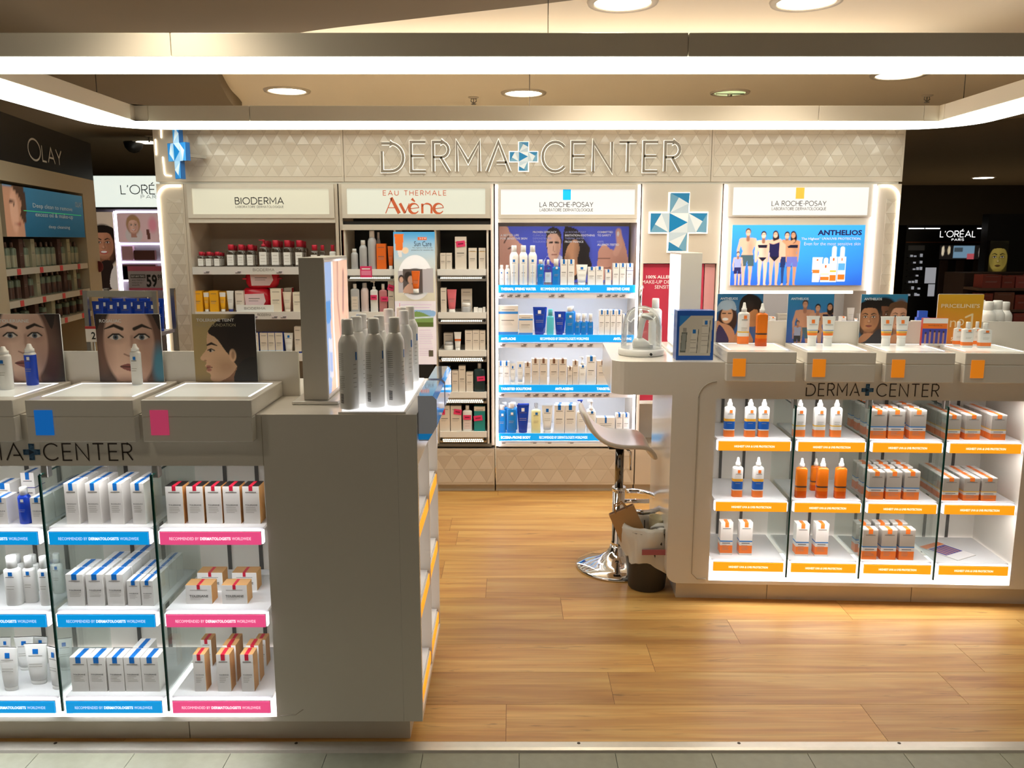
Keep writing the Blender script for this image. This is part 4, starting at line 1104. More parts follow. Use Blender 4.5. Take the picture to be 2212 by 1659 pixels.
C1 = cabinet('bio', 'display_cabinet', 'cream shelf cabinet with red-capped clear bottles, leftmost bay', mat('taupe_back', '#b7a692', .6), None, floorz=ZSH)
x0, x1 = BAY['bio']
so = sign_box(C1, 'bio', FRAME, mat('sign_cream_lit', '#8d8976', .5, emit=.62, ecol='#f3ecd0'))
MB().box(x0 + .018, x1 - .018, -.006, .02, SIGNB - .04, SIGNB - .012, FRAME).build('lintel', C1)
stroke_text('BIODERMA', at(509, 440, WD).x, at(613, 440, WD).x, zpx(441), zpx(427), INK, .13, .26, -.0052).build('lettering', so)
stroke_text('LABORATOIRE DERMATOLOGIQUE', at(510, 448, WD).x, at(613, 448, WD).x, zpx(449), zpx(444.5), INKG, .14, .3, -.0052).build('lettering', so)
PSTRIP = mat('price_strip', '#dcd8d4', .4)
SH1 = []
for (yt, yb, brands) in ((577, 593, ((546, 592),)), (674, 690, ((556, 585),)), (764, 780, ()), (868, 884, ())):
    z1 = zpx(yt); z0 = zpx(yb); SH1.append(z1)
    s = MB().box(x0 + .018, x1 - .018, .012, .345, z1 - .018, z1, WHITE).build('shelf', C1)
    MB().box(x0 + .019, x1 - .019, .002, .012, z0, z1 + .001, PSTRIP).build('price_strip', s)
    for a, b in brands:
        stroke_text('BIODERMA', at(a, yt, WD).x, at(b, yt, WD).x, z0 + .021, z0 + .037, INKG, .12, .3, .0012).build('lettering', s)
    price_tags(s, [at(p, yt, WD).x for p in ((446, 514, 603) if brands and brands[0][0] == 546 else (550, 593, 612) if brands else (460, 560))], .0015, z0 + .013, .045, .02)
CX4 = lambda x: 360 + x / 4.1475
CY4 = lambda y: 380 + y / 4.1475
def conv(lst, fx, fy):
    return [(k, fx(a), fx(b), fy(c)) for k, a, b, c in lst]
G1 = 'goods on the leftmost cabinet'
d0 = WD + .03
on_shelf(conv([('redclear', 270, 335, 680), ('redclear', 340, 405, 680), ('redclear', 415, 480, 680), ('redclear', 527, 610, 615), ('redclear', 622, 698, 615), ('redclear', 708, 782, 615), ('redpump', 815, 905, 578), ('redclear', 925, 1015, 576), ('redclear', 1033, 1118, 576), ('redclear', 1140, 1225, 576), ('redclear', 1280, 1360, 618), ('redclear', 1368, 1420, 620), ('redwhite', 1455, 1515, 618)], CX4, CY4), SH1[0], d0, mk_generic, 'top red-cap shelf', G1)
for r_ in (1, 2):
    on_shelf([(k, a + r_ * 5.5, b + r_ * 5.5, c + r_ * 1.2) for k, a, b, c in conv([('redclear', 270, 335, 680), ('redclear', 340, 405, 680), ('redclear', 415, 480, 680), ('redclear', 527, 600, 615), ('redclear', 622, 690, 615), ('redclear', 708, 775, 615), ('redclear', 830, 905, 576), ('redclear', 925, 1010, 576), ('redclear', 1033, 1110, 576), ('redclear', 1140, 1215, 576)], CX4, CY4)], SH1[0], d0 + .085 * r_, mk_generic, 'top shelf\'s %s row' % ('middle', 'rear')[r_ - 1], G1)
on_shelf(conv([('ybox', 236, 320, 1030), ('ytube', 324, 378, 1042), ('ybox', 383, 462, 1030), ('ytube', 468, 526, 1040), ('wtubep', 535, 600, 1030), ('gbox', 615, 690, 1030), ('rbox', 930, 1030, 1010), ('ctube', 1037, 1117, 1040), ('rbox', 1130, 1210, 1042), ('rbox', 1225, 1300, 1020), ('ctube', 1320, 1390, 1040)], CX4, CY4), SH1[1], d0, mk_generic, 'yellow-carton shelf', G1)
on_shelf([(k, a + 7, b + 6, c + 1) for k, a, b, c in conv([('ybox', 236, 320, 1030), ('ybox', 310, 375, 1030), ('ybox', 383, 462, 1030), ('ybox', 462, 525, 1030), ('gbox', 625, 700, 1032), ('rbox', 1025, 1100, 1000)], CX4, CY4)], SH1[1], d0 + .09, mk_generic, 'yellow-carton shelf, rear row', G1)
wc = at(CX4(805), CY4(1200), WD + .05)
ho = MB().box(-.115, .115, -.006, .006, 0, .042, PLW).box(-.115, .115, .006, .11, 0, .01, PLW)
o = tag(ho.build('wipes_holder', None, (wc.x, WD + .025, SH1[1])), 'white notched holder under the red wipes packs', 'display tray')
stroke_text('BIODERMA', -.065, .065, .014, .028, INKG, .12, .25, -.0068).build('lettering', o)
place(wipes(.2, .1, .135), 'wipes_pack', 'red wipes pack, lower of the stacked two', 'wipes', (wc.x - .005, WD + .1, SH1[1] + .0102), 0, G1)
place(wipes(.21, .1, .12), 'wipes_pack', 'red wipes pack tilted on top of another', 'wipes', (wc.x + .035, WD + .1, SH1[1] + .1465), .15, G1)
on_shelf(conv([('bbox', 760, 825, 1405), ('bbox', 836, 905, 1405), ('bbox', 907, 970, 1405), ('bbox', 973, 1042, 1405), ('wtube', 1047, 1133, 1408), ('gbox', 1145, 1205, 1350), ('gbox', 1215, 1290, 1350)], CX4, CY4), SH1[2], d0, mk_generic, 'blue-carton shelf', G1)
on_shelf([('gbox', 420 + 34 * i, 446 + 34 * i, 800 + (i % 3) * 6) for i in range(6)], SH1[3], d0, mk_generic, 'lowest leftmost-cabinet shelf', G1)

# ------------------------------------------------------------------ cabinet with dark back and centre poster
C2 = cabinet('av', 'display_cabinet', 'dark-backed shelf cabinet with orange sun care centre panel', DARKP, None, floorz=zpx(958), inner=mat('dark_floor', '#6a655c', .5))
x0, x1 = BAY['av']
so = sign_box(C2, 'av', FRAME, mat('sign_pale_lit', '#8d8d80', .5, emit=.66, ecol='#f2f1dc'))
AVO = mat('sign_orange_ink', '#d9683c', .5)
stroke_text('EAU THERMALE', at(828, 417, WD).x, at(964, 417, WD).x, zpx(422), zpx(412), AVO, .14, .42, -.0052).build('lettering', so)
mb = MB(); ax, bx, zz0, zz1 = at(833, 445, WD).x, at(958, 445, WD).x, zpx(461), zpx(427)
U = lambda u: ax + (bx - ax) * u
V = lambda v: zz0 + (zz1 - zz0) * v
def sw(pts, ws):
    vs, fs = ribbon([(U(a), V(b)) for a, b in pts], [w * .034 for w in ws], -.0052); mb.add(vs, fs, AVO)
sw([(0, 0), (.112, .97)], [.16, .16]); sw([(.10, 1), (.235, 0)], [.55, .62]); sw([(.05, .36), (.16, .36)], [.14, .14])
sw([(.25, .64), (.335, .02)], [.5, .5]); sw([(.335, 0), (.41, .64)], [.14, .14])
def e_gl(o):
    sw([(o + .02, .3), (o + .165, .36)], [.14, .14])
    sw([(o + a * .083 + .083, .31 + b * .31) for a, b in arc(0, 0, 1, 1, 8, 330, 20)], [.14] + [.14 + .4 * math.sin(math.pi * i / 20) ** 2 for i in range(20)])
e_gl(.41); sw([(.455, .93), (.51, .74)], [.5, .2])
sw([(.635, 0), (.635, .62)], [.4, .4]); sw([(.635, .45)] + [(.715 + .078 * a, .40 + .22 * b) for a, b in arc(0, 0, 1, 1, 160, 0, 8)] + [(.793, 0)], [.14] * 4 + [.3] * 6 + [.4]); e_gl(.835)
mb.build('lettering', so)
MB().box(x0 + .018, x1 - .018, -.01, .03, zpx(497), zpx(485), FRAME).build('lintel', C2)
MB().box(x0 + .018, x1 - .018, .02, .04, zpx(485), zpx(478), DARKP).build('shadow_gap', C2)
lx = (at(750, 600, WD).x, at(852, 600, WD).x); rx_ = (at(945, 600, WD).x, at(1050, 600, WD).x)
MB().box(lx[0] - .028, lx[0] - .016, .0, .3, zpx(958), zpx(497), mat('red_edge', '#c4573a', .4)).build('edge_strip', C2)
for xx in (lx[0] - .014, lx[1] + .002, rx_[0] - .016, rx_[1] + .004):
    MB().box(xx, xx + .012, .0, .3, zpx(958), zpx(497), FRAME).build('upright', C2)
def led_ledge(xa, xb, y, rows=1):
    z1 = zpx(y)
    s = MB().box(xa, xb, .0, .3, z1 - .012, z1, PLW).build('shelf', C2)
    MB().box(xa, xb, -.01, .002, z1 - .036, z1 + .002, PLW).build('shelf_lip', s)
    MB().box(xa, xb, -.004, .03, z1 - .072, z1 - .0385, STEEL).build('light_bar', s)
    lo = MB(); n = 20 if rows > 1 else 22
    for r in range(rows):
        for k in range(n):
            cx = xa + .02 + (xb - xa - .04) * (k + .5 * (r % 2)) / n; cz = z1 - .052 - r * .011
            lo.add([(cx + .0042 * math.cos(a), -.0048, cz + .0042 * math.sin(a)) for a in [i * math.pi / 4 for i in range(8)]], [tuple(range(8))], LEDDOT)
    stuff(lo.build('led_dots', s))
    for ex in (xa + .012, xb - .012):
        kn = MB().loft([(-.006, .009, .009), (.006, .009, .009)], BLACK, 12).build('clip_knob', s, (ex, -.011, z1 - .048)); kn.rotation_euler.x = math.pi / 2
    return z1
AVL = {y: led_ledge(*lx, y, 1 if y < 700 else 2) for y in (582, 674, 757, 847, 932)}
AVR = {y: led_ledge(*rx_, y, 1 if y < 700 else 2) for y in (582, 675, 757, 847, 932)}
G2 = 'goods on the dark-backed cabinet'
AX = lambda x: 720 + x / 4.608
AY = lambda y: 380 + y / 4.608
AY2 = lambda y: 660 + y / 4.608
d1 = WD + .01
on_shelf(conv([('can', 170, 242, 725), ('can', 252, 332, 640), ('can', 336, 425, 545), ('obox', 430, 525, 675), ('otube', 540, 598, 700)], AX, AY), AVL[582], d1, mk_generic, 'upper left dark shelf', G2)
on_shelf(conv([('can', 428, 470, 560)], AX, AY), AVL[582], d1 + .08, mk_generic, 'upper left dark shelf, behind', G2)
r = on_shelf(conv([('clearb', 168, 258, 1075), ('mousse', 268, 348, 1065), ('wpump', 365, 442, 1048), ('pinkb', 452, 536, 1075), ('wbox', 545, 606, 1045)], AX, AY), AVL[674], d1, mk_generic, 'second left dark shelf', G2)
pink_tag(r[2], 0, .09, -.02, .04, .03); pink_tag(r[3], .01, .08, -.02, .045, .03); pink_tag(r[4], 0, .15, -.027, .04, .035, .3)
on_shelf(conv([('wbox', 170, 250, 1440), ('gldbox', 262, 345, 1460), ('wbot', 400, 470, 1450), ('wbox', 480, 560, 1470)], AX, AY), AVL[757], d1, mk_generic, 'third left dark shelf', G2)
on_shelf(conv([('wbox', 180, 260, 640), ('can', 300, 370, 600), ('wbox', 400, 480, 660)], AX, AY2), AVL[847], d1, mk_generic, 'fourth left dark shelf', G2)
r = on_shelf(conv([('wbox', 1063, 1120, 768), ('wbox', 1122, 1180, 768), ('gldbox', 1210, 1326, 605), ('gldbox', 1345, 1428, 718), ('gldbox', 1446, 1516, 718)], AX, AY), AVR[582], d1, mk_generic, 'upper right dark shelf', G2)
pink_tag(r[2], 0, .155, -.027, .055, .036, -.12)
on_shelf(conv([('wbox', 1068, 1126, 1115), ('pinktube', 1130, 1228, 1130), ('small', 1398, 1440, 1310), ('small', 1442, 1484, 1318), ('small', 1488, 1514, 1308)], AX, AY), AVR[675], d1, mk_generic, 'second right dark shelf', G2)
on_shelf(conv([('wbox', 1272, 1382, 1125)], AX, AY), AVR[675], d1 + .06, mk_generic, 'second right dark shelf, behind jar', G2)
ce = at(AX(1323), AY(1340), d1); place(jar(.03, .058, 'p_silver', 'plastic_white'), 'cream_jar', 'domed cream jar in front of its carton, dark cabinet', 'jar', (ce.x, d1 + .03, AVR[675]), 0, G2)
on_shelf(conv([('wtubeo', 1200, 1275, 265), ('wbox', 1310, 1385, 250), ('wbox', 1386, 1455, 248), ('wbox', 1457, 1514, 250)], AX, AY2), AVR[757], d1, mk_generic, 'third right dark shelf', G2)
on_shelf(conv([('wbox', 1098, 1192, 275)], AX, AY2), AVR[757], d1 + .06, mk_generic, 'third right dark shelf, behind jar', G2)
ce = at(AX(1147), AY2(420), d1); place(jar(.029, .05, 'plastic_white', 'p_silver'), 'cream_jar', 'white cream jar left of small tube, dark cabinet', 'jar', (ce.x, d1 + .03, AVR[757]), 0, G2)
r = on_shelf(conv([('can', 1036, 1086, 660), ('wbox', 1090, 1162, 615), ('wbox', 1180, 1246, 650), ('wbox', 1248, 1316, 602), ('wbox', 1322, 1392, 665), ('greenb', 1396, 1512, 575)], AX, AY2), AVR[847], d1, mk_generic, 'fourth right dark shelf', G2)
pink_tag(r[5], .01, .085, -.02, .05, .03, -.08)
r = on_shelf(conv([('wbox', 1056, 1162, 997), ('wbox', 1166, 1276, 1000), ('wbot', 1285, 1382, 997), ('tealbox', 1400, 1512, 1005)], AX, AY2), AVR[932], d1, mk_generic, 'lowest right dark shelf', G2)
pink_tag(r[0], -.015, .125, -.027, .035, .035); pink_tag(r[1], .012, .125, -.027, .05, .034, .15); pink_tag(r[2], 0, .09, -.021, .05, .03); pink_tag(r[3], -.01, .085, -.027, .055, .034, -.12)
o = MB().box(-.036, .036, -.001, 0, -.035, .035, PINKTAG)
o = o.quadxz(-.026, .026, .015, .022, -.0016, TXW).quadxz(-.03, .03, -.02, .008, -.0016, mat('tag_pale', '#f48ab0', .5)).build('promo_card', C2, (at(AX(330), AY(955), WD).x, -.012, zpx(AY(955))))
# centre poster with an oval window and a tester tube
pw = at(942, 650, WD).x - at(854, 650, WD).x; pz0, pz1 = zpx(786), zpx(501); ph = pz1 - pz0
S = Sheet(pw, ph, 70, '#efe6ee')
S.grad('#efe6ee', '#efe6ee')
zf = lambda y: (zpx(y) - pz0) / ph
xf = lambda px: (px - 854) / (942 - 854) * S.a
S.poly([(0, zf(650)), (S.a, zf(650)), (S.a, 1), (0, 1)], '#d9d2bd', smooth=False)
S.ell(S.a * .5, .98, .4, .14, '#4fa6de', .8); S.ell(S.a * .3, .88, .3, .07, '#9fcbe6', 1.2, a=.8); S.ell(S.a * .8, .80, .3, .1, '#c9dce6', 1.2, a=.7)
S.poly([(xf(856), zf(505)), (xf(876), zf(505)), (xf(873), zf(541)), (xf(859), zf(541))], '#f0762a', smooth=False)
S.poly([(xf(862), zf(541)), (xf(872), zf(541)), (xf(871), zf(555)), (xf(865), zf(555))], '#eee6e0', smooth=False)
S.ell(xf(879), zf(541), .024, .024, '#f6d9b8', .2)
S.poly([(xf(906), zf(512)), (xf(925), zf(512)), (xf(925), zf(518)), (xf(906), zf(518))], '#ea6c35', smooth=False)
S.ell(xf(899), zf(599), .128, .166, '#fdfdff', .03); S.ell(xf(899), zf(608), .115, .1, '#8d8682', .05)
S.poly([(xf(862), zf(585)), (xf(938), zf(579)), (xf(938), zf(632)), (xf(862), zf(632))], '#b9b3b6', smooth=False)
S.poly([(xf(873), zf(581)), (xf(914), zf(581)), (xf(914), zf(632)), (xf(873), zf(632))], '#5b514d', smooth=False)
S.ell(xf(869), zf(602), .022, .03, '#2b211d', .2); S.ell(xf(869), zf(604), .015, .022, '#cfa893', .2)
S.ell(xf(884), zf(598), .03, .04, '#2e2520', .2); S.ell(xf(889), zf(604), .022, .03, '#c99f88', .2); S.poly([(xf(873), zf(632)), (xf(878), zf(618)), (xf(890), zf(612)), (xf(898), zf(632))], '#c99f88')
S.poly([(xf(863), zf(670)), (xf(936), zf(670)), (xf(936), zf(706)), (xf(863), zf(706))], '#7c9a55', smooth=False)
S.poly([(xf(863), zf(670)), (xf(936), zf(670)), (xf(936), zf(684)), (xf(916), zf(676)), (xf(900), zf(672)), (xf(880), zf(677)), (xf(863), zf(682))], '#8fb6dd'); S.line([(xf(896), zf(686)), (xf(936), zf(684))], .012, '#c9d6dc'); S.poly([(xf(863), zf(695)), (xf(936), zf(695)), (xf(936), zf(706)), (xf(863), zf(706))], '#57692f', smooth=False)
for i in range(16):
    S.line([(xf(905), zf(712 + i * 3.6)), (xf(930 + (i * 7) % 6), zf(712 + i * 3.6))], .004, '#cdbfd0')
S.line([(xf(864), zf(655)), (xf(864), zf(666))], .006, '#d77f8c'); S.line([(xf(868), zf(658)), (xf(932), zf(658))], .008, '#d8ccda'); S.line([(xf(868), zf(664)), (xf(928), zf(664))], .008, '#d8ccda')
S.poly([(xf(925), zf(755)), (xf(935), zf(755)), (xf(935), zf(769)), (xf(925), zf(769))], '#5a5240', smooth=False)
pcx = (at(898, 650, WD).x)
OFX = lambda px: at(px, 600, WD).x - pcx
bo = board('promo_poster', 'tall sun care promotion panel in the middle of dark cabinet', 'poster', pw, ph, (pcx, WD - .022, pz0), 0, S, printmat('print_satin', .28), mat('panel_frame', '#d8d4cc', .4), .03,
      [font_mesh('Sun Care', OFX(897), OFX(934), zpx(532) - pz0, zpx(521) - pz0, mat('ink_slate', '#3a4a66', .5)), font_mesh('N E W', OFX(909), OFX(923), zpx(517.3) - pz0, zpx(513) - pz0, TXW, 0, .02), font_mesh('The highest UVB & UVA', OFX(893), OFX(936), zpx(537) - pz0, zpx(534) - pz0, INKG), font_mesh('protection for sensitive skin', OFX(891), OFX(938), zpx(542) - pz0, zpx(538.5) - pz0, INKG)])
o = place(tube_pack(.052, .135, 'p_orange', 'plastic_white', None, (), .028, .2), 'sunscreen_tube', 'orange tester tube on the oval window of promotion panel', 'tube', (OFX(900) + pcx, WD - .045, zpx(632)), 0, G2)
MB().box(-.07, .07, -.04, .0, -.006, 0, CLEARP).build('tester_ledge', bo, (OFX(899), 0, zpx(632) - pz0))
MB().box(-.055, .055, -.006, .008, -.1, -.004, BLACK).build('lower_holder', bo, (.05, .005, 0))

# ------------------------------------------------------------------ brightly lit cabinet with blue shelf strips
C3 = cabinet('lrp', 'display_cabinet', 'bright white lit cabinet with blue shelf strips', NICHE, None, floorz=zpx(958))
x0, x1 = BAY['lrp']
FR2 = mat('sign_frame_light', '#d9cfc2', .35)
LITW = mat('sign_white_lit', '#8f8f8d', .5, emit=.8, ecol='#fffaf4')
so = sign_box(C3, 'lrp', FR2, LITW, x_in=.016, z0=zpx(468), z1=zpx(405))
MB().box(x0 + .02, x1 - .02, -.01, .02, zpx(481), zpx(468) - .013, FR2).build('lintel', C3)
def lrp_sign(so, cxp, col, xl, xr, yl0, yl1, ys0, ys1, sq):
    MB().box(at(sq[0], 415, WD).x, at(sq[1], 415, WD).x, -.0062, -.004, zpx(sq[3]), zpx(sq[2]), mat('sign_square_' + col[1:], col, .5, emit=.75, ecol=col)).build('colour_square', so)
    stroke_text('LA ROCHE-POSAY', at(xl, 442, WD).x, at(xr, 442, WD).x, zpx(yl1), zpx(yl0), INK, .12, .2, -.0052).build('lettering', so)
    stroke_text('LABORATOIRE DERMATOLOGIQUE', at(xl, 454, WD).x, at(xr, 454, WD).x, zpx(ys1), zpx(ys0), INKG, .13, .22, -.0052).build('lettering', so)
lrp_sign(so, 0, '#00aeef', 1166, 1281, 437, 447, 450.5, 456.5, (1216, 1233, 408, 432))
for xx in (x0 + .003, x1 - .017):
    MB().box(xx, xx + .014, -.014, -.001, ZSH, zpx(402), LEDW).build('led_strip', C3)
STR_B = mat('strip_blue_lit', '#0080c0', .4, emit=.72, ecol='#00a4f2')
ZL = {}
def blue_shelf(yt, yb, texts, tickets, depth=.33):
    z1, z0 = zpx(yt), zpx(yb); ZL[yt] = z1
    s = MB().box(x0 + .019, x1 - .019, .012, depth, z1 - .014, z1, ACRYL).build('shelf', C3)
    MB().box(x0 + .021, x1 - .021, -.002, .010, z0, z1 + .001, STR_B).build('sign_strip', s)
    for tx, a, b, bold in texts:
        font_mesh(tx, at(a, yt, WD).x, at(b, yt, WD).x, z0 + (z1 - z0) * .3, z0 + (z1 - z0) * .68, TXL, -.003, bold).build('lettering', s)
    MB().box(x0 + .021, x1 - .021, .004, .012, z0 - .036, z0 - .004, mat('ticket_rail', '#eceaf0', .3)).build('ticket_rail', s)
    price_tags(s, [at(p, yb, WD).x for p in tickets], .0035, z0 - .02, .042, .024)
    L = bpy.data.lights.new('shelf_lamp', 'AREA'); L.shape = 'RECTANGLE'; L.size = x1 - x0 - .1; L.size_y = .03; L.energy = SHELF_W * 3.2; L.color = (.95, .96, 1)
    link('shelf_lamp', L, s, ((x0 + x1) / 2, .06, z1 - .017))
    return s
blue_shelf(616, 632, (('THERMAL SPRING WATER', 1082, 1158, .03), ('RECOMMENDED BY DERMATOLOGISTS WORLDWIDE', 1168, 1274, 0), ('SENSITIVE CARE', 1311, 1360, .03)), (1083, 1102, 1119, 1137, 1192, 1213, 1296, 1314, 1329, 1345))
blue_shelf(724, 739, (('ANTI-ACNE', 1082, 1114, .03), ('RECOMMENDED BY DERMATOLOGISTS WORLDWIDE', 1167, 1272, 0), ('ANTI-AGEING', 1325, 1364, .03)), (1086, 1132, 1163, 1190, 1232, 1254, 1275))
blue_shelf(832, 847, (('TARGETED SOLUTIONS', 1082, 1148, .03), ('ANTI-AGEING', 1199, 1238, .03), ('TARGETED', 1289, 1320, .03)), (1084, 1140, 1158, 1178, 1200, 1216, 1245, 1265, 1280, 1294, 1310))
blue_shelf(937, 952, (('ECZEMA-PRONE BODY', 1082, 1146, .03), ('RECOMMENDED BY DERMATOLOGISTS WORLDWIDE', 1165, 1269, 0)), (1086, 1153, 1185, 1233))
L = bpy.data.lights.new('shelf_lamp', 'AREA'); L.shape = 'RECTANGLE'; L.size = x1 - x0 - .1; L.size_y = .03; L.energy = SHELF_W * 1.6; L.color = (.95, .96, 1)
link('shelf_lamp', L, C3, ((x0 + x1) / 2, .05, zpx(482)))
# four-picture card behind the top row
pzb, pzt = zpx(577, d=5.4), zpx(489, d=5.4); pxa, pxb = at(1074, 530, 5.4).x, at(1358, 530, 5.4).x
pxa = max(pxa, x0 + .022); pxb = min(pxb, x1 - .022)
S = Sheet(pxb - pxa, pzt - pzb, 190, '#4a55b8'); A = S.a
S.grad('#4650ae', '#515dc2')
fx = lambda p: (p - 145) / (1700 - 145) * A
fz = lambda y: (1090 - y) / (1090 - 605)
P2 = lambda pts: [(fx(a), fz(b)) for a, b in pts]
S.poly(P2([(145, 605), (240, 607), (270, 650), (330, 700), (380, 740), (455, 790), (460, 815), (420, 850), (400, 900), (300, 990), (270, 1060), (145, 1060)]), '#cf9d86'); S.ell(fx(250), fz(900), .25, .3, '#a87562', 1.2, a=.5)
S.line(P2([(255, 795), (290, 790), (315, 770)]), .02, '#3c2a24'); S.line(P2([(205, 745), (240, 700), (260, 690)]), .03, '#6b4a3c')
S.poly(P2([(615, 1040), (640, 960), (700, 880), (760, 850), (860, 850), (915, 900), (920, 1090), (615, 1090)]), '#b9c3dd'); S.poly(P2([(690, 1090), (700, 890), (760, 870), (830, 930), (870, 890), (880, 1090)]), '#3d3fb0')
S.poly(P2([(705, 720), (720, 640), (790, 612), (870, 640), (895, 720), (880, 800), (840, 700), (740, 690), (722, 800)]), '#2c211c')
S.poly(P2([(722, 700), (760, 670), (830, 668), (875, 710), (880, 790), (850, 870), (800, 925), (755, 890), (725, 820)]), '#d3a78d'); S.ell(fx(850), fz(800), .07, .2, '#a9785f', 1.2, a=.6)
S.line(P2([(745, 745), (785, 742)]), .025, '#2a1c16'); S.line(P2([(815, 742), (858, 745)]), .025, '#2a1c16'); S.line(P2([(775, 850), (835, 850)]), .02, '#8c5044'); S.line(P2([(800, 760), (792, 815), (812, 822)]), .014, '#a47259')
S.poly(P2([(920, 640), (1000, 612), (1090, 640), (1150, 700), (1210, 760), (1240, 800), (1225, 850), (1262, 940), (1250, 980), (1180, 1040), (1100, 1060), (920, 1060)]), '#2c221f'); S.poly(P2([(940, 840), (1000, 740), (1080, 720), (1110, 800), (1085, 900), (1100, 1000), (960, 1060), (925, 980)]), '#b98662'); S.ell(fx(960), fz(930), .08, .15, '#6a4a36', 1.2, a=.7); S.ell(fx(1150), fz(850), .16, .3, '#15100f', 1.2, a=.6)
S.poly(P2([(1330, 900), (1345, 800), (1420, 760), (1480, 800), (1560, 800), (1580, 700), (1560, 660), (1600, 655), (1690, 860), (1690, 1040), (1450, 1070), (1340, 1040)]), '#c08c76'); S.line(P2([(1575, 655), (1590, 760), (1550, 830)]), .14, '#c9967f'); S.ell(fx(1570), fz(668), .03, .045, '#d6cdc8', .3); S.line(P2([(1330, 880), (1480, 880)]), .02, '#7a5042'); S.line(P2([(1330, 970), (1490, 960)]), .02, '#7a5042'); S.ell(fx(1600), fz(1000), .25, .25, '#8a5c4b', 1.2, a=.5)
def ptx(s, xa, xb, ya, yb, bold=0, m=TXW):
    W = pxb - pxa; H = pzt - pzb
    return font_mesh(s, (xa - 145) / 1555 * W - W / 2, (xb - 145) / 1555 * W - W / 2, (1090 - yb) / 485 * H, (1090 - ya) / 485 * H, m, 0, bold)
TX2 = mat('text_lilac', '#aab0e4', .5)
board('picture_card', 'violet-blue four-portrait card behind the top row of white cans', 'poster', pxb - pxa, pzt - pzb, ((pxa + pxb) / 2, 5.4, pzb), 0, S, printmat('print_card', .3), WGLOSS, .004,
      [ptx('A BETTER LIFE', 160, 380, 672, 690, .02), ptx('FOR SENSITIVE SKIN', 160, 480, 700, 718, .02), ptx('PROVEN EFFICACY', 548, 832, 645, 663, .02), ptx('CLINICALLY', 548, 720, 673, 690, 0, TX2), ptx('DEMONSTRATED', 548, 770, 700, 717, 0, TX2), ptx('TOLERANCE', 548, 725, 728, 745, 0, TX2), ptx('LA ROCHE-POSAY', 933, 1185, 645, 663, 0, TX2), ptx('IRRITATION-SOOTHING', 933, 1290, 673, 691, .02), ptx('THERMAL WATER', 933, 1165, 700, 717, 0, TX2), ptx('FROM FRANCE', 933, 1155, 728, 746, .01), ptx('COMMITTED', 1322, 1508, 645, 663, .02), ptx('TO SAFETY', 1322, 1488, 673, 691, .02), ptx('100%', 1322, 1400, 728, 745, .01, TX2), ptx('ALLERGY-TESTED', 1322, 1585, 753, 772, .02)])
po = bpy.data.objects['picture_card']
MB().box(-.3, .3, 0, .1, -.004, 0, CLEARP).build('stand_foot', po)
z_ = po.location.z
po.location.z = ZL[616] + .0045
po.scale.z = (pzt - po.location.z) / (pzt - pzb)
G3 = 'goods on the bright blue-strip cabinet'
LX = lambda x: 1050 + x / 5.53
LY = lambda y: 380 + y / 5.53
MX = lambda x: 1050 + x / 4.88
MY = lambda y: 640 + y / 4.88
d2 = WD + .02
on_shelf(conv([('wcan', 150, 218, 1065), ('wcan', 221, 287, 1065), ('wcan', 277, 389, 830), ('wcan', 391, 500, 830), ('wcan', 502, 611, 830), ('bluebot', 613, 692, 1000), ('clearbl', 700, 782, 1000), ('bigblue', 790, 886, 993), ('fbox', 888, 970, 1000), ('fbox', 976, 1056, 1000), ('wtube', 1075, 1216, 1060), ('fbox', 1217, 1306, 1090), ('fbox', 1310, 1402, 1085), ('fbox', 1425, 1496, 1120), ('fbox', 1515, 1590, 1045), ('fbox', 1595, 1671, 1045), ('fboxn', 1680, 1757, 1045)], LX, LY), ZL[616], d2, mk_generic, 'top blue-strip shelf', G3)
on_shelf(conv([('kit', 125, 340, 100), ('kit', 345, 494, 195), ('dtube', 492, 635, 115), ('aqua', 640, 716, 135), ('dtube', 720, 832, 162), ('bluebot', 836, 930, 112), ('bsm', 935, 996, 185), ('bsm', 1000, 1058, 185), ('bsm', 1070, 1132, 185), ('fbox', 1190, 1248, 148), ('fbox', 1250, 1308, 148), ('fbox', 1311, 1369, 148), ('fbox', 1372, 1432, 148), ('fbox', 1440, 1500, 190)], MX, MY), ZL[724], d2, mk_generic, 'second blue-strip shelf', G3)
on_shelf([(k, a + 3, b + 3, c) for k, a, b, c in conv([('dtube', 505, 630, 118), ('dtube', 725, 830, 165), ('bluebot', 845, 930, 105), ('bsm', 935, 996, 182), ('bsm', 1005, 1060, 182), ('fbox', 1190, 1248, 142), ('fbox', 1250, 1308, 142), ('fbox', 1311, 1369, 142)], MX, MY)], ZL[724], d2 + .085, mk_generic, 'second strip shelf, rear', G3)
on_shelf(conv([('fbox', 125, 184, 692), ('fbox', 186, 246, 692), ('wtube', 248, 313, 710), ('wtube', 322, 396, 690), ('bboxf', 405, 472, 700), ('bboxf', 480, 560, 660), ('bboxf', 564, 646, 660), ('bboxf', 670, 760, 662), ('bboxf', 765, 851, 662), ('bboxf', 858, 910, 745), ('bboxf', 912, 971, 680), ('wpumpf', 975, 1056, 640), ('fbox', 1060, 1156, 635), ('bboxf', 1166, 1302, 682), ('fbox', 1330, 1400, 690), ('fbox', 1410, 1480, 690)], MX, MY), ZL[832], d2, mk_generic, 'third blue-strip shelf', G3)
on_shelf(conv([('bluebot', 122, 212, 1150), ('bluebot', 215, 320, 1130), ('dtube', 322, 456, 1148), ('lemon', 475, 577, 1132), ('wtube', 586, 706, 1155), ('fbox', 718, 826, 1150), ('fbox', 830, 945, 1150), ('bpump', 955, 1052, 1096), ('wpumpf', 1062, 1160, 1110), ('flatbox', 1162, 1360, 1280), ('fbox', 1368, 1440, 1240), ('fbox', 1445, 1510, 1240)], MX, MY), ZL[937], d2, mk_generic, 'lowest blue-strip shelf', G3)
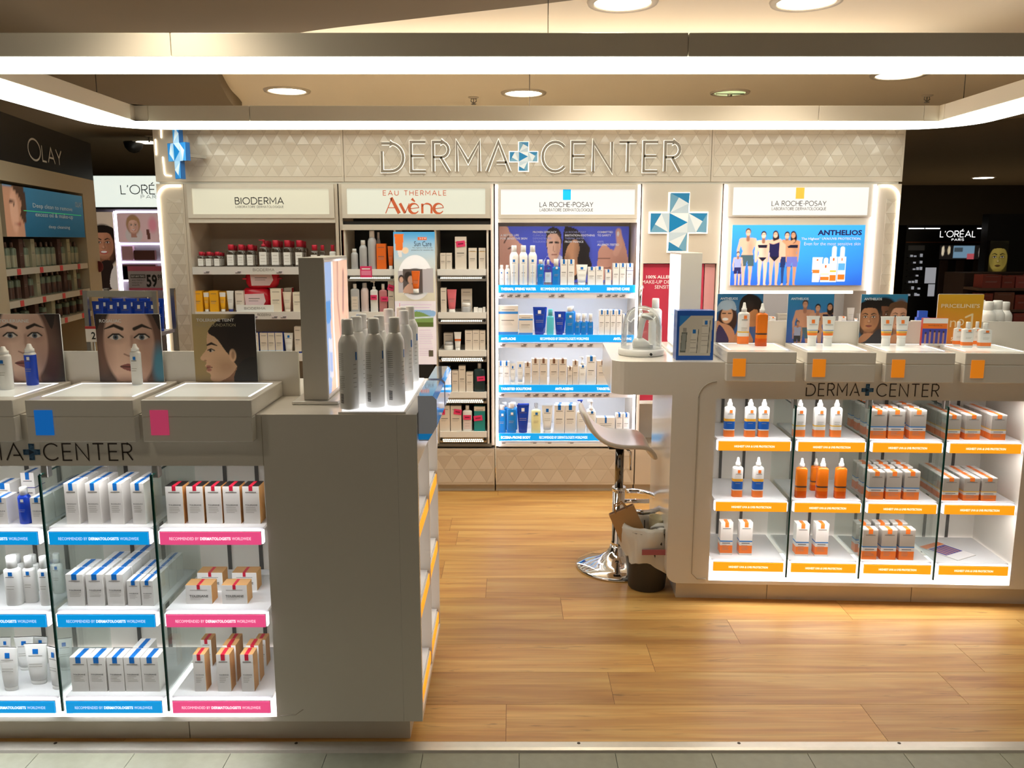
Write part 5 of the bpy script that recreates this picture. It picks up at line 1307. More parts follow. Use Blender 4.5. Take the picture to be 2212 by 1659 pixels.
on_shelf([(k, a + 2, b + 2, c) for k, a, b, c in conv([('bluebot', 140, 225, 1120), ('bluebot', 228, 322, 1120), ('dtube', 322, 445, 1135), ('fbox', 724, 826, 1135), ('fbox', 832, 945, 1135), ('wpumpf', 1050, 1140, 1095)], MX, MY)], ZL[937], d2 + .09, mk_generic, 'lowest strip shelf, rear', G3)

# ------------------------------------------------------------------ panel with the big cross
x0, x1 = BAY['cx']
C4 = thing('emblem_panel', 'cream wall panel carrying the large backlit faceted cross', 'wall panel', (0, WD, 0))
zr = zpx(569)
MB().box(x0, x1, .0, .36, zr, FZ0 - .013, WALLG).build('panel', C4)
MB().box(x0, x1, .0, .36, .05, ZSH - .022, WALLW).build('base_panel', C4); MB().box(x0, x1, .03, .36, 0, .05, GREYP).build('plinth', C4)
MB().box(x0, x0 + .018, 0, .36, ZSH - .022, zr, WALLW).build('side_panel', C4); MB().box(x1 - .018, x1, 0, .36, ZSH - .022, zr, WALLW).build('side_panel', C4)
MB().box(x0 + .018, x1 - .018, .3, .36, ZSH - .022, zr, NICHE).build('back_panel', C4)
cc = at(1465, 481, WD); cw = .345
pl = cross_plate(cc.x, cc.z, cw, cw, -.016, -.006, WGLOSS).build('cross', C4)
emblem(cc.x, cc.z, cw, cw, -.0172, 'light', .12).build('facets', pl)
cross_plate(cc.x, cc.z, cw, cw, -.004, -.001, HALO, .008).build('halo', pl)
rd = mat('poster_crimson', '#c8324f', .45)
pr = tag(MB().box(x0 + .02, x1 - .09, .02, .03, .6, zr - .004, rd).build('crimson_poster', None, (0, WD, 0)), 'crimson make-up poster with white lettering under the cross', 'poster')
MB().box(x1 - .085, x1 - .022, .02, .03, .6, zr - .004, mat('poster_rose', '#d99c9c', .3)).build('side_strip', pr)
for tx, a, b, ya, yb, bo in (('100% ALLERGY-TESTED', 1397, 1505, 595, 602, .02), ('MAKE-UP DESIGNED FOR', 1388, 1510, 605.5, 613, 0), ('SENSITIVE SKIN', 1416, 1486, 616.5, 624, 0)):
    font_mesh(tx, at(a, 600, WD).x, at(b, 600, WD).x, zpx(yb), zpx(ya), TXW, .0188, bo).build('lettering', pr)
MB().box(x0 + .018, x1 - .018, .0, .3, .58, .598, NICHE).build('shelf', C4)

# ------------------------------------------------------------------ cabinet with the family poster (right)
x0, x1 = BAY['an']
C5 = thing('display_cabinet', 'lit cabinet with orange-square sign and family sun poster', 'display cabinet', (0, WD, 0))
zp = zpx(628)
MB().box(x0, x1, .0, .36, zp, FZ0 - .013, FR2).build('upper_panel', C5)
for a, b in ((x0, x0 + .018), (x1 - .018, x1)):
    MB().box(a, b, 0, .36, ZSH - .022, zp, WALLW).build('side_panel', C5)
MB().box(x0 + .018, x1 - .018, .34, .36, ZSH - .022, zp, NICHE).build('back_panel', C5)
MB().box(x0, x1, 0, .36, .05, ZSH - .024, WALLW).build('base_panel', C5); MB().box(x0, x1, .03, .36, 0, .05, GREYP).build('plinth', C5)
so = MB().box(x0 + .02, x1 - .02, -.008, .0, zpx(468), zpx(402), FR2).build('sign_frame', C5)
MB().box(at(1583, 430, WD).x, at(1874, 430, WD).x, -.011, -.0082, zpx(465), zpx(405), LITW).build('sign_face', so)
MB().box(at(1718, 415, WD).x, at(1736, 415, WD).x, -.0132, -.0112, zpx(429.5), zpx(405.5), mat('sign_square_or', '#f9a63a', .5, emit=.75, ecol='#f9a63a')).build('colour_square', so)
stroke_text('LA ROCHE-POSAY', at(1666, 440, WD).x, at(1783, 440, WD).x, zpx(444.5), zpx(434.5), INK, .12, .2, -.0122).build('lettering', so)
stroke_text('LABORATOIRE DERMATOLOGIQUE', at(1666, 452, WD).x, at(1783, 452, WD).x, zpx(454), zpx(448), INKG, .13, .22, -.0122).build('lettering', so)
for xx in (x0 + .003, x1 - .017):
    MB().box(xx, xx + .014, -.014, -.001, .75, zpx(402), LEDW).build('led_strip', C5)
fxa, fxb = at(1579, 550, WD).x, at(1864, 550, WD).x; fzb, fzt = zpx(616), zpx(486)
S = Sheet(fxb - fxa, fzt - fzb, 230, '#2f8fe8'); A = S.a
S.grad('#2c62d8', '#3aa2f2'); S.ell(A * .55, .6, .7, .5, '#3aa6f0', 1.4, a=.5)
fx = lambda p: (p - 195) / (1640 - 195) * A
fz = lambda y: (1180 - y) / (1180 - 530)
SK, SK2, SK3 = '#e3b39b', '#edc6b2', '#c8906e'
figure(S, fx(370), 0, fz(565), SK, '#5a4030', None, '#47606a', .01, build=1.15)
figure(S, fx(270), 0, fz(815), SK, '#2a1c18', '#9fa6d8', '#26255a', 0)
figure(S, fx(540), 0, fz(595), SK2, '#241a1c', 'band', 'brief', 0)
figure(S, fx(668), 0, fz(590), SK, '#2a1c20', '#1f1b4a', 'brief', .0, True)
figure(S, fx(795), 0, fz(600), SK, '#2a1f1c', None, '#1f2f66', -.02, legs='#26407c')
figure(S, fx(862), 0, fz(595), SK3, '#1d1516', 'band', '#6a70c0', -.03, True)
S.line([(fx(590), fz(705)), (fx(650), fz(720)), (fx(720), fz(695))], .05, SK); S.line([(fx(760), fz(700)), (fx(810), fz(740)), (fx(870), fz(700))], .05, SK3)
def pb(x, w, h0, h1, neck, bands=()):
    S.poly([(fx(x - w), fz(h1)), (fx(x + w), fz(h1)), (fx(x + w), fz(h0)), (fx(x - w), fz(h0))], '#f3f1ef', smooth=False)
    if neck: S.line([(fx(x), fz(h0)), (fx(x), fz(neck))], .07, '#fbfaf8')
    S.poly([(fx(x - 9), fz(h0 + 45)), (fx(x + 9), fz(h0 + 45)), (fx(x + 9), fz(h0 + 12)), (fx(x - 9), fz(h0 + 12))], '#ea5f24', smooth=False)
    for a, b, c in bands: S.poly([(fx(x - w * .9), fz(b)), (fx(x + w * .9), fz(b)), (fx(x + w * .9), fz(a)), (fx(x - w * .9), fz(a))], c, smooth=False)
S.poly([(fx(1085), fz(875)), (fx(1200), fz(875)), (fx(1170), fz(1145)), (fx(1095), fz(1145))], '#f1efee', smooth=False); S.poly([(fx(1090), fz(1010)), (fx(1172), fz(1010)), (fx(1168), fz(1048)), (fx(1093), fz(1048))], '#ea7a32', smooth=False); S.poly([(fx(1130), fz(895)), (fx(1150), fz(895)), (fx(1150), fz(918)), (fx(1130), fz(918))], '#ea5f24', smooth=False)
pb(1410, 45, 870, 1140, 785, ((940, 1020, '#59a6e0'), (1060, 1120, '#ee7424'))); pb(1235, 55, 950, 1142, 905, ((1055, 1065, '#f4b93c'), (1085, 1125, '#ee7424'))); pb(1320, 40, 870, 1145, 780, ((1020, 1035, '#f4b93c'), (1070, 1130, '#ee7424')))
W5 = fxb - fxa; H5 = fzt - fzb
def ft(s, a, b, ya, yb, m, bold=0):
    return font_mesh(s, (a - 195) / 1445 * W5 - W5 / 2, (b - 195) / 1445 * W5 - W5 / 2, (1180 - yb) / 650 * H5, (1180 - ya) / 650 * H5, m, 0, bold)
NAVY = mat('text_navy', '#231f63', .5)
board('family_poster', 'backlit blue poster of six people beside sunscreen packs', 'poster', W5, H5, ((fxa + fxb) / 2, WD - .0072, fzb), 0, S, printmat('print_lit', .75), WGLOSS, .006,
      [ft('ANTHELIOS', 1125, 1607, 583, 640, NAVY, .035), ft('The Highest* UVA/UVB PROTECTION.', 950, 1602, 662, 697, TXW, .02), ft('Even for the most sensitive skin', 985, 1600, 712, 748, TXW)])
for i, y in enumerate((700, 790, 880)):
    z1 = zpx(y)
    s = MB().box(x0 + .019, x1 - .019, .012, .335, z1 - .012, z1, ACRYL).build('shelf', C5)
    L = bpy.data.lights.new('shelf_lamp', 'AREA'); L.shape = 'RECTANGLE'; L.size = x1 - x0 - .1; L.size_y = .03; L.energy = SHELF_W * 2; L.color = (1, .97, .95)
    link('shelf_lamp', L, s, ((x0 + x1) / 2, .06, z1 - .015))
MB().box(x0 + .02, x1 - .1, .004, .03, zp - .018, zp - .001, mat('led_soft', '#ffffff', .5, emit=3, ecol='#fff6f0')).build('led_bar', C5)
G5 = 'goods on the family poster cabinet'
mk5 = lambda k, w, h: (tube_pack(w, h, 'p_grey', 'p_grey', None), 'cream_tube', 'pale grey upright tube', 'tube', w * .5) if k == 'gt' else ((carton(w, .04, h, 'carton_white', 'flag_orange', (), 1), 'sunscreen_carton', 'white orange-flagged carton', 'carton', .04) if k == 'ob' else ((carton(w, .05, h, 'p_grey', None, (), 3), 'cream_carton', 'pale grey wide carton', 'carton', .05)))
on_shelf([('ob', 1664, 1676, 685), ('gb', 1680, 1704, 678), ('gb', 1708, 1722, 676), ('ob', 1816, 1828, 684), ('gt', 1830, 1847, 665), ('ob', 1846, 1852, 688), ('gb', 1856, 1872, 678), ('ob', 1600, 1615, 684), ('ob', 1640, 1655, 682)], zpx(700), WD + .03, mk5, 'shelf below family poster', G5)
for (px, c_, nm) in ((1866, 'p_bluetube', 'blue'),):
    z = zpx(679)
    a = at(px, 672, WD + .1); place(carton(.04, .04, .1, 'p_bluetube', None, (), 0), 'cream_carton', 'bright blue carton at right end below family poster', 'carton', (a.x, WD + .12, zpx(700)), 0, G5)

# ------------------------------------------------------------------ the two island counters (local frame: x along the front, y into the counter)
STRIP = {'blue': STR_B, 'pink': mat('strip_pink_lit', '#f4578c', .4, emit=.75, ecol='#f2508a'), 'orange': mat('strip_orange_lit', '#fba51a', .4, emit=.85, ecol='#fba01a')}
SQ = {'blue': mat('square_blue', '#0a7be0', .3, emit=.35), 'pink': mat('square_pink', '#ee5080', .4, emit=.3), 'orange': mat('square_orange', '#f7901e', .35, emit=.4)}
STRIPEND = mat('strip_end_glow', '#ffffff', .4, emit=2.2, ecol='#f4f2ff')
TOPGLOW = mat('strip_top_glow', '#ffffff', .4, emit=2.0, ecol='#fbf8ff')
TRAYTOP = mat('tray_glass_top', '#f4f6f2', .05, emit=.22, ecol='#f2f6ee')
LIGHTLINE = mat('tray_light_line', '#ffffff', .4, emit=1.6, ecol='#fbfbff')
BASEGLOW = mat('niche_floor_glow', '#ffffff', .4, emit=.75, ecol='#fff6f6')
RAILM = mat('slot_rail', '#55524e', .4)
TOPZ, NZ0, NZ1 = 1.088, .104, .93
TRZ0, TRZ1 = 1.012, 1.139
def rrect(x0, x1, z0, z1, r, corners, n=6):
    """rounded rectangle outline, counter-clockwise; corners: which of bl br tr tl are round"""
    out = []
    for nm, cx, cz, a in (('bl', x0, z0, 180), ('br', x1, z0, 270), ('tr', x1, z1, 0), ('tl', x0, z1, 90)):
        if nm in corners:
            ox = cx + (r if 'l' in nm else -r); oz = cz + (r if 'b' in nm else -r)
            out += [(ox + r * math.cos(math.radians(a + 90 * i / n)), oz + r * math.sin(math.radians(a + 90 * i / n))) for i in range(n + 1)]
        else:
            out.append((cx, cz))
    return out
class Counter:
    def __init__(s, label, origin, ang, xl, n0, n1, xr, div, cols, levels, trays, letters, striptext, kicks, depth=.66):
        s.o = Vector(origin); s.ang = ang
        t = s.t = thing('display_counter', label, 'counter', origin, ang)
        s.X = Vector((math.cos(ang), math.sin(ang), 0)); s.Y = Vector((-math.sin(ang), math.cos(ang), 0))
        s.div = div; s.n0, s.n1 = n0, n1
        # body
        MB().prism(rrect(xl, n0, .088, TOPZ, .05, ('bl',)), 0, depth, 'y', WHITE).build('end_panel', t)
        MB().prism(rrect(n1, xr, .088, TOPZ, .05, ('br',) if xr - n1 < .3 else ()), 0, depth, 'y', WHITE).build('end_panel', t)
        MB().box(n0, n1, 0, .34, NZ1, TOPZ, WHITE).build('fascia', t)
        MB().box(n0, n1, .34, depth, .088, TOPZ, WHITE).build('rear_body', t)
        MB().box(n0, n1, 0, .34, .088, NZ0, WHITE).build('floor_rail', t)
        MB().box(n0 + .002, n1 - .002, .012, .335, NZ0, NZ0 + .004, BASEGLOW).build('glowing_floor', t)
        for a, b in zip(kicks[:-1], kicks[1:]):
            MB().box(a + .0015, b - .0015, .045, depth - .045, 0, .088, WALLD).build('kick_panel', t)
        MB().box(n0 - .02, xr - .03, .30, .312, TOPZ, 1.238, WHITE).build('back_board', t) if xr - n1 < .3 else MB().box(xl + .03, n1 + .04, .30, .312, TOPZ, 1.238, WHITE).build('back_board', t)
        # glass dividers with green front edges and metal clips
        for x in div:
            gdiv = MB().box(x - .003, x + .003, .004, .33, NZ0 + .02, NZ1 - .03, GLASS).build('glass_divider', t)
            MB().box(x - .0035, x + .0035, -.001, .004, NZ0 + .02, NZ1 - .03, GEDGE).build('green_edge', gdiv)
            MB().box(x - .0035, x + .0035, .004, .33, NZ1 - .031, NZ1 - .028, GEDGE).build('green_edge', gdiv)
            MB().box(x - .008, x + .014, .02, .05, NZ1 - .045, NZ1, STEEL, .004).build('glass_clip', gdiv)
        e = [n0] + list(div) + [n1]
        for i in range(len(e) - 1):
            for k in (.3, .62):
                xx = e[i] + (e[i + 1] - e[i]) * k
                rl = MB().box(xx - .006, xx + .006, .334, .3395, NZ0 + .02, NZ1 - .01, RAILM).build('slot_rail', t)
        # shelves with glowing strips
        s.shelfz = levels
        for i in range(len(e) - 1):
            a, b = e[i] + .012, e[i + 1] - .012
            for lv, z in enumerate(levels):
                sh = MB().box(a, b, .0045, .325, z - .008, z, ACRYL).build('shelf', t)
                MB().box(a + .004, b - .004, -.008, .014, z - .052, z - .0085, PLW).build('strip_housing', sh)
                MB().box(a + .006, b - .006, -.0115, -.0082, z - .051, z - .0115, STRIP[cols[i]]).build('sign_strip', sh)
                MB().box(a + .006, b - .006, -.0078, .004, z - .0082, z - .0068, TOPGLOW).build('top_glow', sh)
                for ex in (a, b):
                    MB().box(ex - (.0 if ex == a else .0), ex + (.0038 if ex == a else -.0038), -.006, .012, z - .050, z - .010, STRIPEND).build('end_glow', sh)
                tx = striptext[i]; m = (a + b) / 2; zz0, zz1 = z - .036, z - .0265; w = b - a
                if tx == 'rec':
                    font_mesh('RECOMMENDED BY', m - w * .39, m - w * .108, zz0, zz1, mat('text_pale', '#e9f3ff', .5, emit=.75), -.0123).build('lettering', sh)
                    font_mesh('DERMATOLOGISTS', m - w * .096, m + w * .196, zz0, zz1, TXL, -.0123, .03).build('lettering', sh)
                    font_mesh('WORLDWIDE', m + w * .208, m + w * .39, zz0, zz1, MATS['text_pale'], -.0123).build('lettering', sh)
                else:
                    font_mesh(tx, m - w * .27, m + w * .27, zz0, zz1, TXL, -.0123, .02).build('lettering', sh)
                L = bpy.data.lights.new('shelf_lamp', 'AREA'); L.shape = 'RECTANGLE'; L.size = w - .03; L.size_y = .02; L.energy = SHELF_W * (1.0 if lv < len(levels) - 1 else .8); L.color = (1, .98, .97) if cols[i] == 'orange' else (.96, .98, 1)
                link('shelf_lamp', L, sh, (m, .003, z - .053))
            L = bpy.data.lights.new('shelf_lamp', 'AREA'); L.shape = 'RECTANGLE'; L.size = b - a - .03; L.size_y = .02; L.energy = SHELF_W * .9; L.color = (1, .98, .97)
            link('shelf_lamp', L, t, ((a + b) / 2, .012, NZ1 - .004))
        # tester trays
        for (a, b, col) in trays:
            pts = [(-.034, TRZ0), (.02, TRZ0), (.30, TOPZ), (.30, TRZ1), (-.034, TRZ1)]
            tr_ = MB().box(a, b, -.036, .299, TOPZ + .0005, TRZ1, WGLOSS, .003).build('tester_tray', t)
            MB().box(a, b, -.036, -.0005, TRZ0, TOPZ + .0005, WGLOSS, .003).build('tray_apron', tr_)
            MB().box(a + .026, a + .079, -.0385, -.0355, TRZ0 + .022, TRZ0 + .097, SQ[col]).build('colour_square', tr_)
            MB().box(a + .028, b - .028, .02, .249, TRZ1, TRZ1 + .0004, TRAYTOP).build('glass_top', tr_)
            MB().box(a + .02, b - .02, .25, .256, TRZ1, TRZ1 + .0008, LIGHTLINE).build('light_line', tr_)
            for xx in (a + .02, b - .026):
                MB().box(xx, xx + .006, .02, .25, TRZ1, TRZ1 + .0008, LIGHTLINE).build('light_line', tr_)
        letters(t)
    def w(s, x, y, z):
        p = s.o + s.X * x + s.Y * y; return Vector((p.x, p.y, z))
    def loc(s, px, py, y):
        """local x and z where the photo pixel meets the plane y of this counter"""
        h_ = hit(px, py, s.w(0, y, 0), s.Y); v = h_ - s.o
        return v.dot(s.X), h_.z
    def top(s, px, py, z):
        h_ = on(px, py, z); v = Vector((h_.x, h_.y, 0)) - Vector((s.o.x, s.o.y, 0))
        return v.dot(s.X), v.dot(s.Y)
def letters_at(x0, x1, p0, p1, c0, c1, z0, z1):
    def f(t):
        derma_letters(t, x0, x1, p0, p1, c0, c1, z0, z1, -.0015, mat('fascia_letter_dark', '#33261c', .5), .085, 0, None, 'dark', 0)
    return f
LANG = 0.0
LO = (0, 2.42, 0)
bl = lambda x: x
LC = Counter('white island counter with blue and pink shelf strips, nearest left', LO, 0.0, -2.29, -2.112, -.749, -.345, [-1.772, -1.43, -1.092], ['blue', 'blue', 'blue', 'pink'], [.735, .466, .174],
    [(-2.10, -1.795, 'blue'), (-1.772, -1.467, 'blue'), (-1.43, -1.113, 'blue'), (-1.09, -.765, 'pink')], letters_at(-1.75, -1.472, -1.469, -1.418, -1.408, -1.142, .948, .999), ['rec'] * 4, [-2.26, -1.05, -.33])
RA = -math.radians(2.6)
RO = (.8, 3.50, 0)
RC = Counter('white island counter with four bays of orange shelf strips', RO, RA, -.11, .077, 1.388, 1.56, [.418, .734, 1.058], ['orange'] * 4, [.755, .482, .205],
    [(.108, .398, 'orange'), (.44, .726, 'orange'), (.766, 1.05, 'orange'), (1.09, 1.374, 'orange')], letters_at(.457, .68, .687, .738, .752, 1.01, .947, 1.0), ['HIGHEST UVA & UVB PROTECTION'] * 4, [-.06, .35, .99, 1.5])
# desk wing of the right counter
t = RC.t
wing = [(-.11, .0), (-.11, .66), (-.37, .66)] + [(-.37 + .07 - .07 * math.cos(q), .07 - .07 * math.sin(q)) for q in [i * math.pi / 12 for i in range(7)]]
MB().prism(wing[::-1], .944, TOPZ, 'z', WHITE).build('desk_wing', t)
# rounded inlay line around the niche on both counters
for C_, xa, xb in ((LC, LC.n1, -.30), (RC, RC.n0, -.09)):
    pass
gl_ = mat('groove_shade', '#b3a897', .4)
MB().tube([(RC.n0 - .012, -.001, .11), (RC.n0 - .05, -.001, .11)] + [(RC.n0 - .05 + 0 * q, -.001, .11) for q in (0,)] + [(RC.n0 - .075, -.001, .135), (RC.n0 - .075, -.001, .93)] + [(RC.n0 - .075 + .075 * (1 - math.cos(q)), -.001, .93 + .075 * math.sin(q)) for q in [i * math.pi / 12 for i in range(1, 7)]], .0022, gl_, 6).build('groove', t)
MB().tube([(LC.n1 + .012, -.001, .108), (LC.n1 + .06, -.001, .112), (LC.n1 + .085, -.001, .13)], .0014, gl_, 6).build('groove', LC.t)
MB().box(LC.n1 - .0008, LC.n1 + .0008, -.0008, .0005, NZ1, TOPZ - .005, gl_).build('groove', LC.t)
# left counter: light panel on the block, niche and tray on its right end
t = LC.t
MB().box(-.52, -.318, .006, .62, TOPZ, TOPZ + .006, WGLOSS).build('deck_inlay', t)
MB().box(-.512, -.326, .02, .61, TOPZ + .006, TOPZ + .0095, mat('deck_light_panel', '#ffffff', .35, emit=.85, ecol='#fdfdff')).build('light_panel', t)
# goods bays in the right end face: frame proud of the block, glowing shelves with orange strips
X0 = -.345
mb = MB()
for (y0, y1, z0, z1) in ((.0, .02, .088, TOPZ), (.64, .66, .088, TOPZ), (.325, .335, .11, .93), (.02, .64, .088, .11), (.02, .64, .93, TOPZ)):
    MB().box(X0 + .0005, X0 + .06, y0, y1, z0, z1, WHITE).build('end_frame', t)
for (y0, y1) in ((.02, .325), (.335, .64)):
    for z in (.735, .466, .174):
        sh = MB().box(X0 + .0005, X0 + .05, y0 + .004, y1 - .004, z - .008, z, ACRYL).build('end_shelf', t)
        MB().box(X0 + .040, X0 + .054, y0 + .006, y1 - .006, z - .05, z - .009, PLW).build('strip_housing', sh)
        MB().box(X0 + .0545, X0 + .057, y0 + .008, y1 - .008, z - .049, z - .012, STRIP['orange']).build('sign_strip', sh)
    MB().box(X0 + .0005, X0 + .003, y0 + .002, y1 - .002, .112, .928, mat('end_glow_panel', '#ffffff', .4, emit=.55, ecol='#fff4f2')).build('glow_panel', t)
    MB().box(X0 + .006, X0 + .012, (y0 + y1) / 2 - .006, (y0 + y1) / 2 + .006, .13, .9, RAILM).build('slot_rail', t)
X0 += .046
for (y0, y1) in ((.03, .31), (.35, .63)):
    e_ = MB().prism([(X0 + .015, 1.0), (X0 + .045, 1.0), (X0 + .072, 1.045), (X0 + .072, TRZ1 - .012), (X0 + .06, TRZ1), (X0 + .015, TRZ1)], y0, y1, 'y', CHROME if False else mat('mirror_gloss', '#c9d2e6', .04, .75)).build('end_tray', t)
    MB().prism([(X0 + .015, 1.004), (X0 + .046, 1.004), (X0 + .058, 1.022), (X0 + .015, 1.022)], y0 - .001, y0, 'y', mat('end_tray_reflection', '#1497e8', .3, emit=.3, ecol='#1497e8')).build('blue_reflection', e_)  # blue reflection on the tray's near side painted as a glowing strip

# ------------------------------------------------------------------ goods in the counters
G6, G7 = 'goods in the left counter', 'goods in the right counter'
def put(C_, px0, px1, pyt, level, y, mk, desc, name, cat, group, rz=0, w=None, h=None):
    """one article on a counter shelf, found through the photo pixels of its front face"""
    z = C_.shelfz[level]
    xa, zt = C_.loc(px0, pyt, y); xb, _ = C_.loc(px1, pyt, y)
    W = w or abs(xb - xa); H = h or (zt - z)
    parts, dep = mk(W, H)
    p = C_.w((xa + xb) / 2, y + dep / 2, z)
    return place(parts, name, desc, cat, p, C_.ang + rz, group)
lvl = ['top', 'middle', 'bottom']
def fb(title=None, body='carton_white', flag='flag_blue', bands=(), D=.05, **k):
    return lambda w, h: (carton(w, D, h, body, flag, bands, 4, title, **k), D)
def rows(C_, cols_, pyt, level, y0, n, mk, what, name, where, group, dy=None, D=.05, skip=(), rz=0):
    """columns of alike packs, n deep; every pack is its own thing"""
    for ci, (a, b) in enumerate(cols_):
        nn = n[ci] if isinstance(n, (list, tuple)) else n
        xa, zt = C_.loc(a, pyt, y0); xb, _ = C_.loc(b, pyt, y0); z = C_.shelfz[level]
        parts, dep = mk(abs(xb - xa), zt - z)
        for r in range(nn):
            yy = y0 + r * ((dy or dep * 1.12))
            if yy + dep > .325: break
            row = 'front row' if r == 0 else ('%s row back' % ORD[r + 1])
            lb = '%s, %s from left, %s, %s' % (what, ORD[ci + 1], row, where)
            place(parts, name, lb, 'carton', C_.w((xa + xb) / 2, yy + dep / 2, z), C_.ang + rz, group)
SX = lambda x: x / 3.6867
SY = lambda y: 940 + y / 3.6867
SX2 = lambda x: x / 3.4633
SY2 = lambda y: 1180 + y / 3.4633
# left counter, bay 3 (pink strips)
mkp = fb('TOLERIANE', flag='flag_red', top='p_black', side='p_tan', fw=.22, D=.055, fd=.12)
rows(LC, [(SX(a), SX(b)) for a, b in ((1313, 1450), (1480, 1612), (1630, 1757), (1770, 1905), (1927, 2060))], SY(408), 0, .035, 1, mkp, 'white red-flagged carton with black top', 'makeup_carton', 'pink shelf', G6)
for r in range(5):
    pass
mkw = fb('TOLERIANE', flag='flag_red', top='p_wood', side='p_tan', fw=.12, fd=.22, D=.05, titlez=.42)
rows(LC, [(SX2(1385), SX2(1580)), (SX2(1655), SX2(1845))], SY2(292), 1, .045, 2, mkw, 'wide carton with red flag', 'powder_carton', 'pink counter middle shelf', G6, dy=.1)
mkt = fb('TOLERIANE', flag='flag_red', top='p_wood', side='p_wood', fw=.3, fd=.16, D=.045, titlez=.45)
rows(LC, [(SX2(1440), SX2(1527)), (SX2(1615), SX2(1715)), (SX2(1795), SX2(1890))], SY2(810), 2, .03, [1, 2, 2], mkt, 'slim carton with wooden side', 'makeup_carton', 'lowest pink shelf', G6, dy=.06)
rows(LC, [(SX2(1500), SX2(1578)), (SX2(1700), SX2(1782)), (SX2(1905), SX2(1985))], SY2(700), 2, .19, 1, mkt, 'slim wooden-sided carton', 'makeup_carton', 'rear of lowest pink shelf', G6)
# bay 2 (blue)
mkf = fb('ROSALIAC', D=.06)
rows(LC, [(SX(503), SX(610)), (SX(675), SX(785)), (SX(857), SX(965)), (SX(1035), SX(1140))], SY(385), 0, .03, [4, 2, 2, 2], mkf, 'tall blue-flagged carton', 'skincare_carton', 'top blue shelf', G6)
mkf = fb('TOLERIANE', D=.06)
rows(LC, [(SX2(487), SX2(615)), (SX2(637), SX2(765)), (SX2(787), SX2(915))], SY2(212), 1, .03, [2, 3, 4], mkf, 'wide blue-flagged carton', 'skincare_carton', 'middle blue shelf', G6)
rows(LC, [(SX2(945), SX2(1040)), (SX2(1050), SX2(1140))], SY2(260), 1, .03, [3, 4], fb('TOLERIANE', D=.055), 'small blue-flagged carton', 'skincare_carton', 'middle blue shelf right end', G6)
rows(LC, [(SX2(517), SX2(645)), (SX2(650), SX2(780)), (SX2(795), SX2(915)), (SX2(922), SX2(1045)), (SX2(1050), SX2(1178))], SY2(832), 2, .03, [1, 1, 1, 2, 1], fb('TOLERIANE', D=.06), 'blue-flagged carton', 'skincare_carton', 'lowest blue shelf', G6)
# bay 1 (cut by the left edge of the picture)
rows(LC, [(SX(-60), SX(45)), (SX(235), SX(335))], SY(500) - 0 * 6, 0, .03, [1, 4], fb('TOLERIANE', D=.06), 'blue-flagged carton', 'skincare_carton', 'leftmost blue bay', G6)
rows(LC, [(SX(-45), SX(75))], SY(385), 0, .1, [1], fb('TOLERIANE', bands=((.6, .62, 'p_navy'),), D=.06), 'tall blue-flagged carton with navy line', 'skincare_carton', 'left picture edge', G6)
rows(LC, [(SX(160), SX(265))], SY(300), 0, .14, [1], fb(None, bands=((.62, .64, 'p_navy'),), D=.06), 'tall carton with navy line', 'skincare_carton', 'behind blue bottle', G6)
put(LC, SX(112), SX(205), SY(425), 0, .03, lambda w, h: (bottle(w, w * .9, h, 'p_cobalt', 'plastic_white', 'disc', 'carton_white', shoulder=.78, power=2.4, neck=.7), w * .9), 'cobalt blue pump bottle among cartons on top blue shelf', 'serum_bottle', 'bottle', G6)
mkb = lambda w, h: (bottle(w, w * .7, h, 'plastic_white', 'plastic_white', 'disc', 'flag_blue', (), shoulder=.75, power=2.8), w * .7)
for i, (a, b) in enumerate(((-5, 115), (140, 235), (258, 345))):
    put(LC, SX2(a), SX2(b), SY2(85), 1, .03 + .02 * (i % 2), mkb, 'white milk bottle, %s from left in the leftmost bay' % ORD[i + 1], 'lotion_bottle', 'bottle', G6)
    put(LC, SX2(a + 30), SX2(b + 30), SY2(75), 1, .14, mkb, 'white milk bottle behind the %s one, leftmost bay' % ORD[i + 1], 'lotion_bottle', 'bottle', G6)
put(LC, SX2(365), SX2(440), SY2(62), 1, .12, mkb, 'white milk bottle seen through the glass divider', 'lotion_bottle', 'bottle', G6)
mkq = lambda w, h: (tube_pack(w, h, 'plastic_white', 'plastic_white', 'flag_blue', (), w * .4, .1), w * .4)
for i, (a, b, c, y, rz) in enumerate(((-40, 110, 770, .03, 0), (160, 330, 745, .07, .05), (325, 440, 765, .04, -.35), (90, 230, 690, .16, .1), (235, 345, 685, .2, -.1), (405, 520, 700, .16, .3), (-20, 70, 690, .18, 0))):
    put(LC, SX2(a), SX2(b), SY2(c), 2, y, mkq, 'white cream tube, %s of the loose tubes in leftmost bay' % ORD[i + 1], 'cream_tube', 'tube', G6, rz)
# right counter
TX_ = lambda x: 1520 + x / 3.606
TY_ = lambda y: 820 + y / 3.606
UX = lambda x: 1852 + x / 3.4556
UY = lambda y: 820 + y / 3.4556
KB = ((.0, .17, 'flag_orange'), (.20, .23, 'p_kidblue'), (.23, .40, 'p_kidblue'), (.40, .47, 'p_kidyellow'))
mkk = lambda w, h: (bottle(w, w * .72, h, 'plastic_white', 'plastic_white', 'spray', 'flag_orange', KB, shoulder=.77, power=4), w * .72)
mks = lambda w, h: (bottle(w, w * .72, h, 'plastic_white', 'plastic_white', 'spray', 'flag_orange', ((.02, .2, 'flag_orange'), (.29, .32, 'p_bandyellow')), shoulder=.77, power=4), w * .72)
mko = lambda w, h: (bottle(w, w * .72, h, 'p_amber', 'plastic_white', 'spray', None, ((.0, .18, 'p_oil'), (.27, .31, 'p_cocoa')), shoulder=.77, power=4), w * .72)
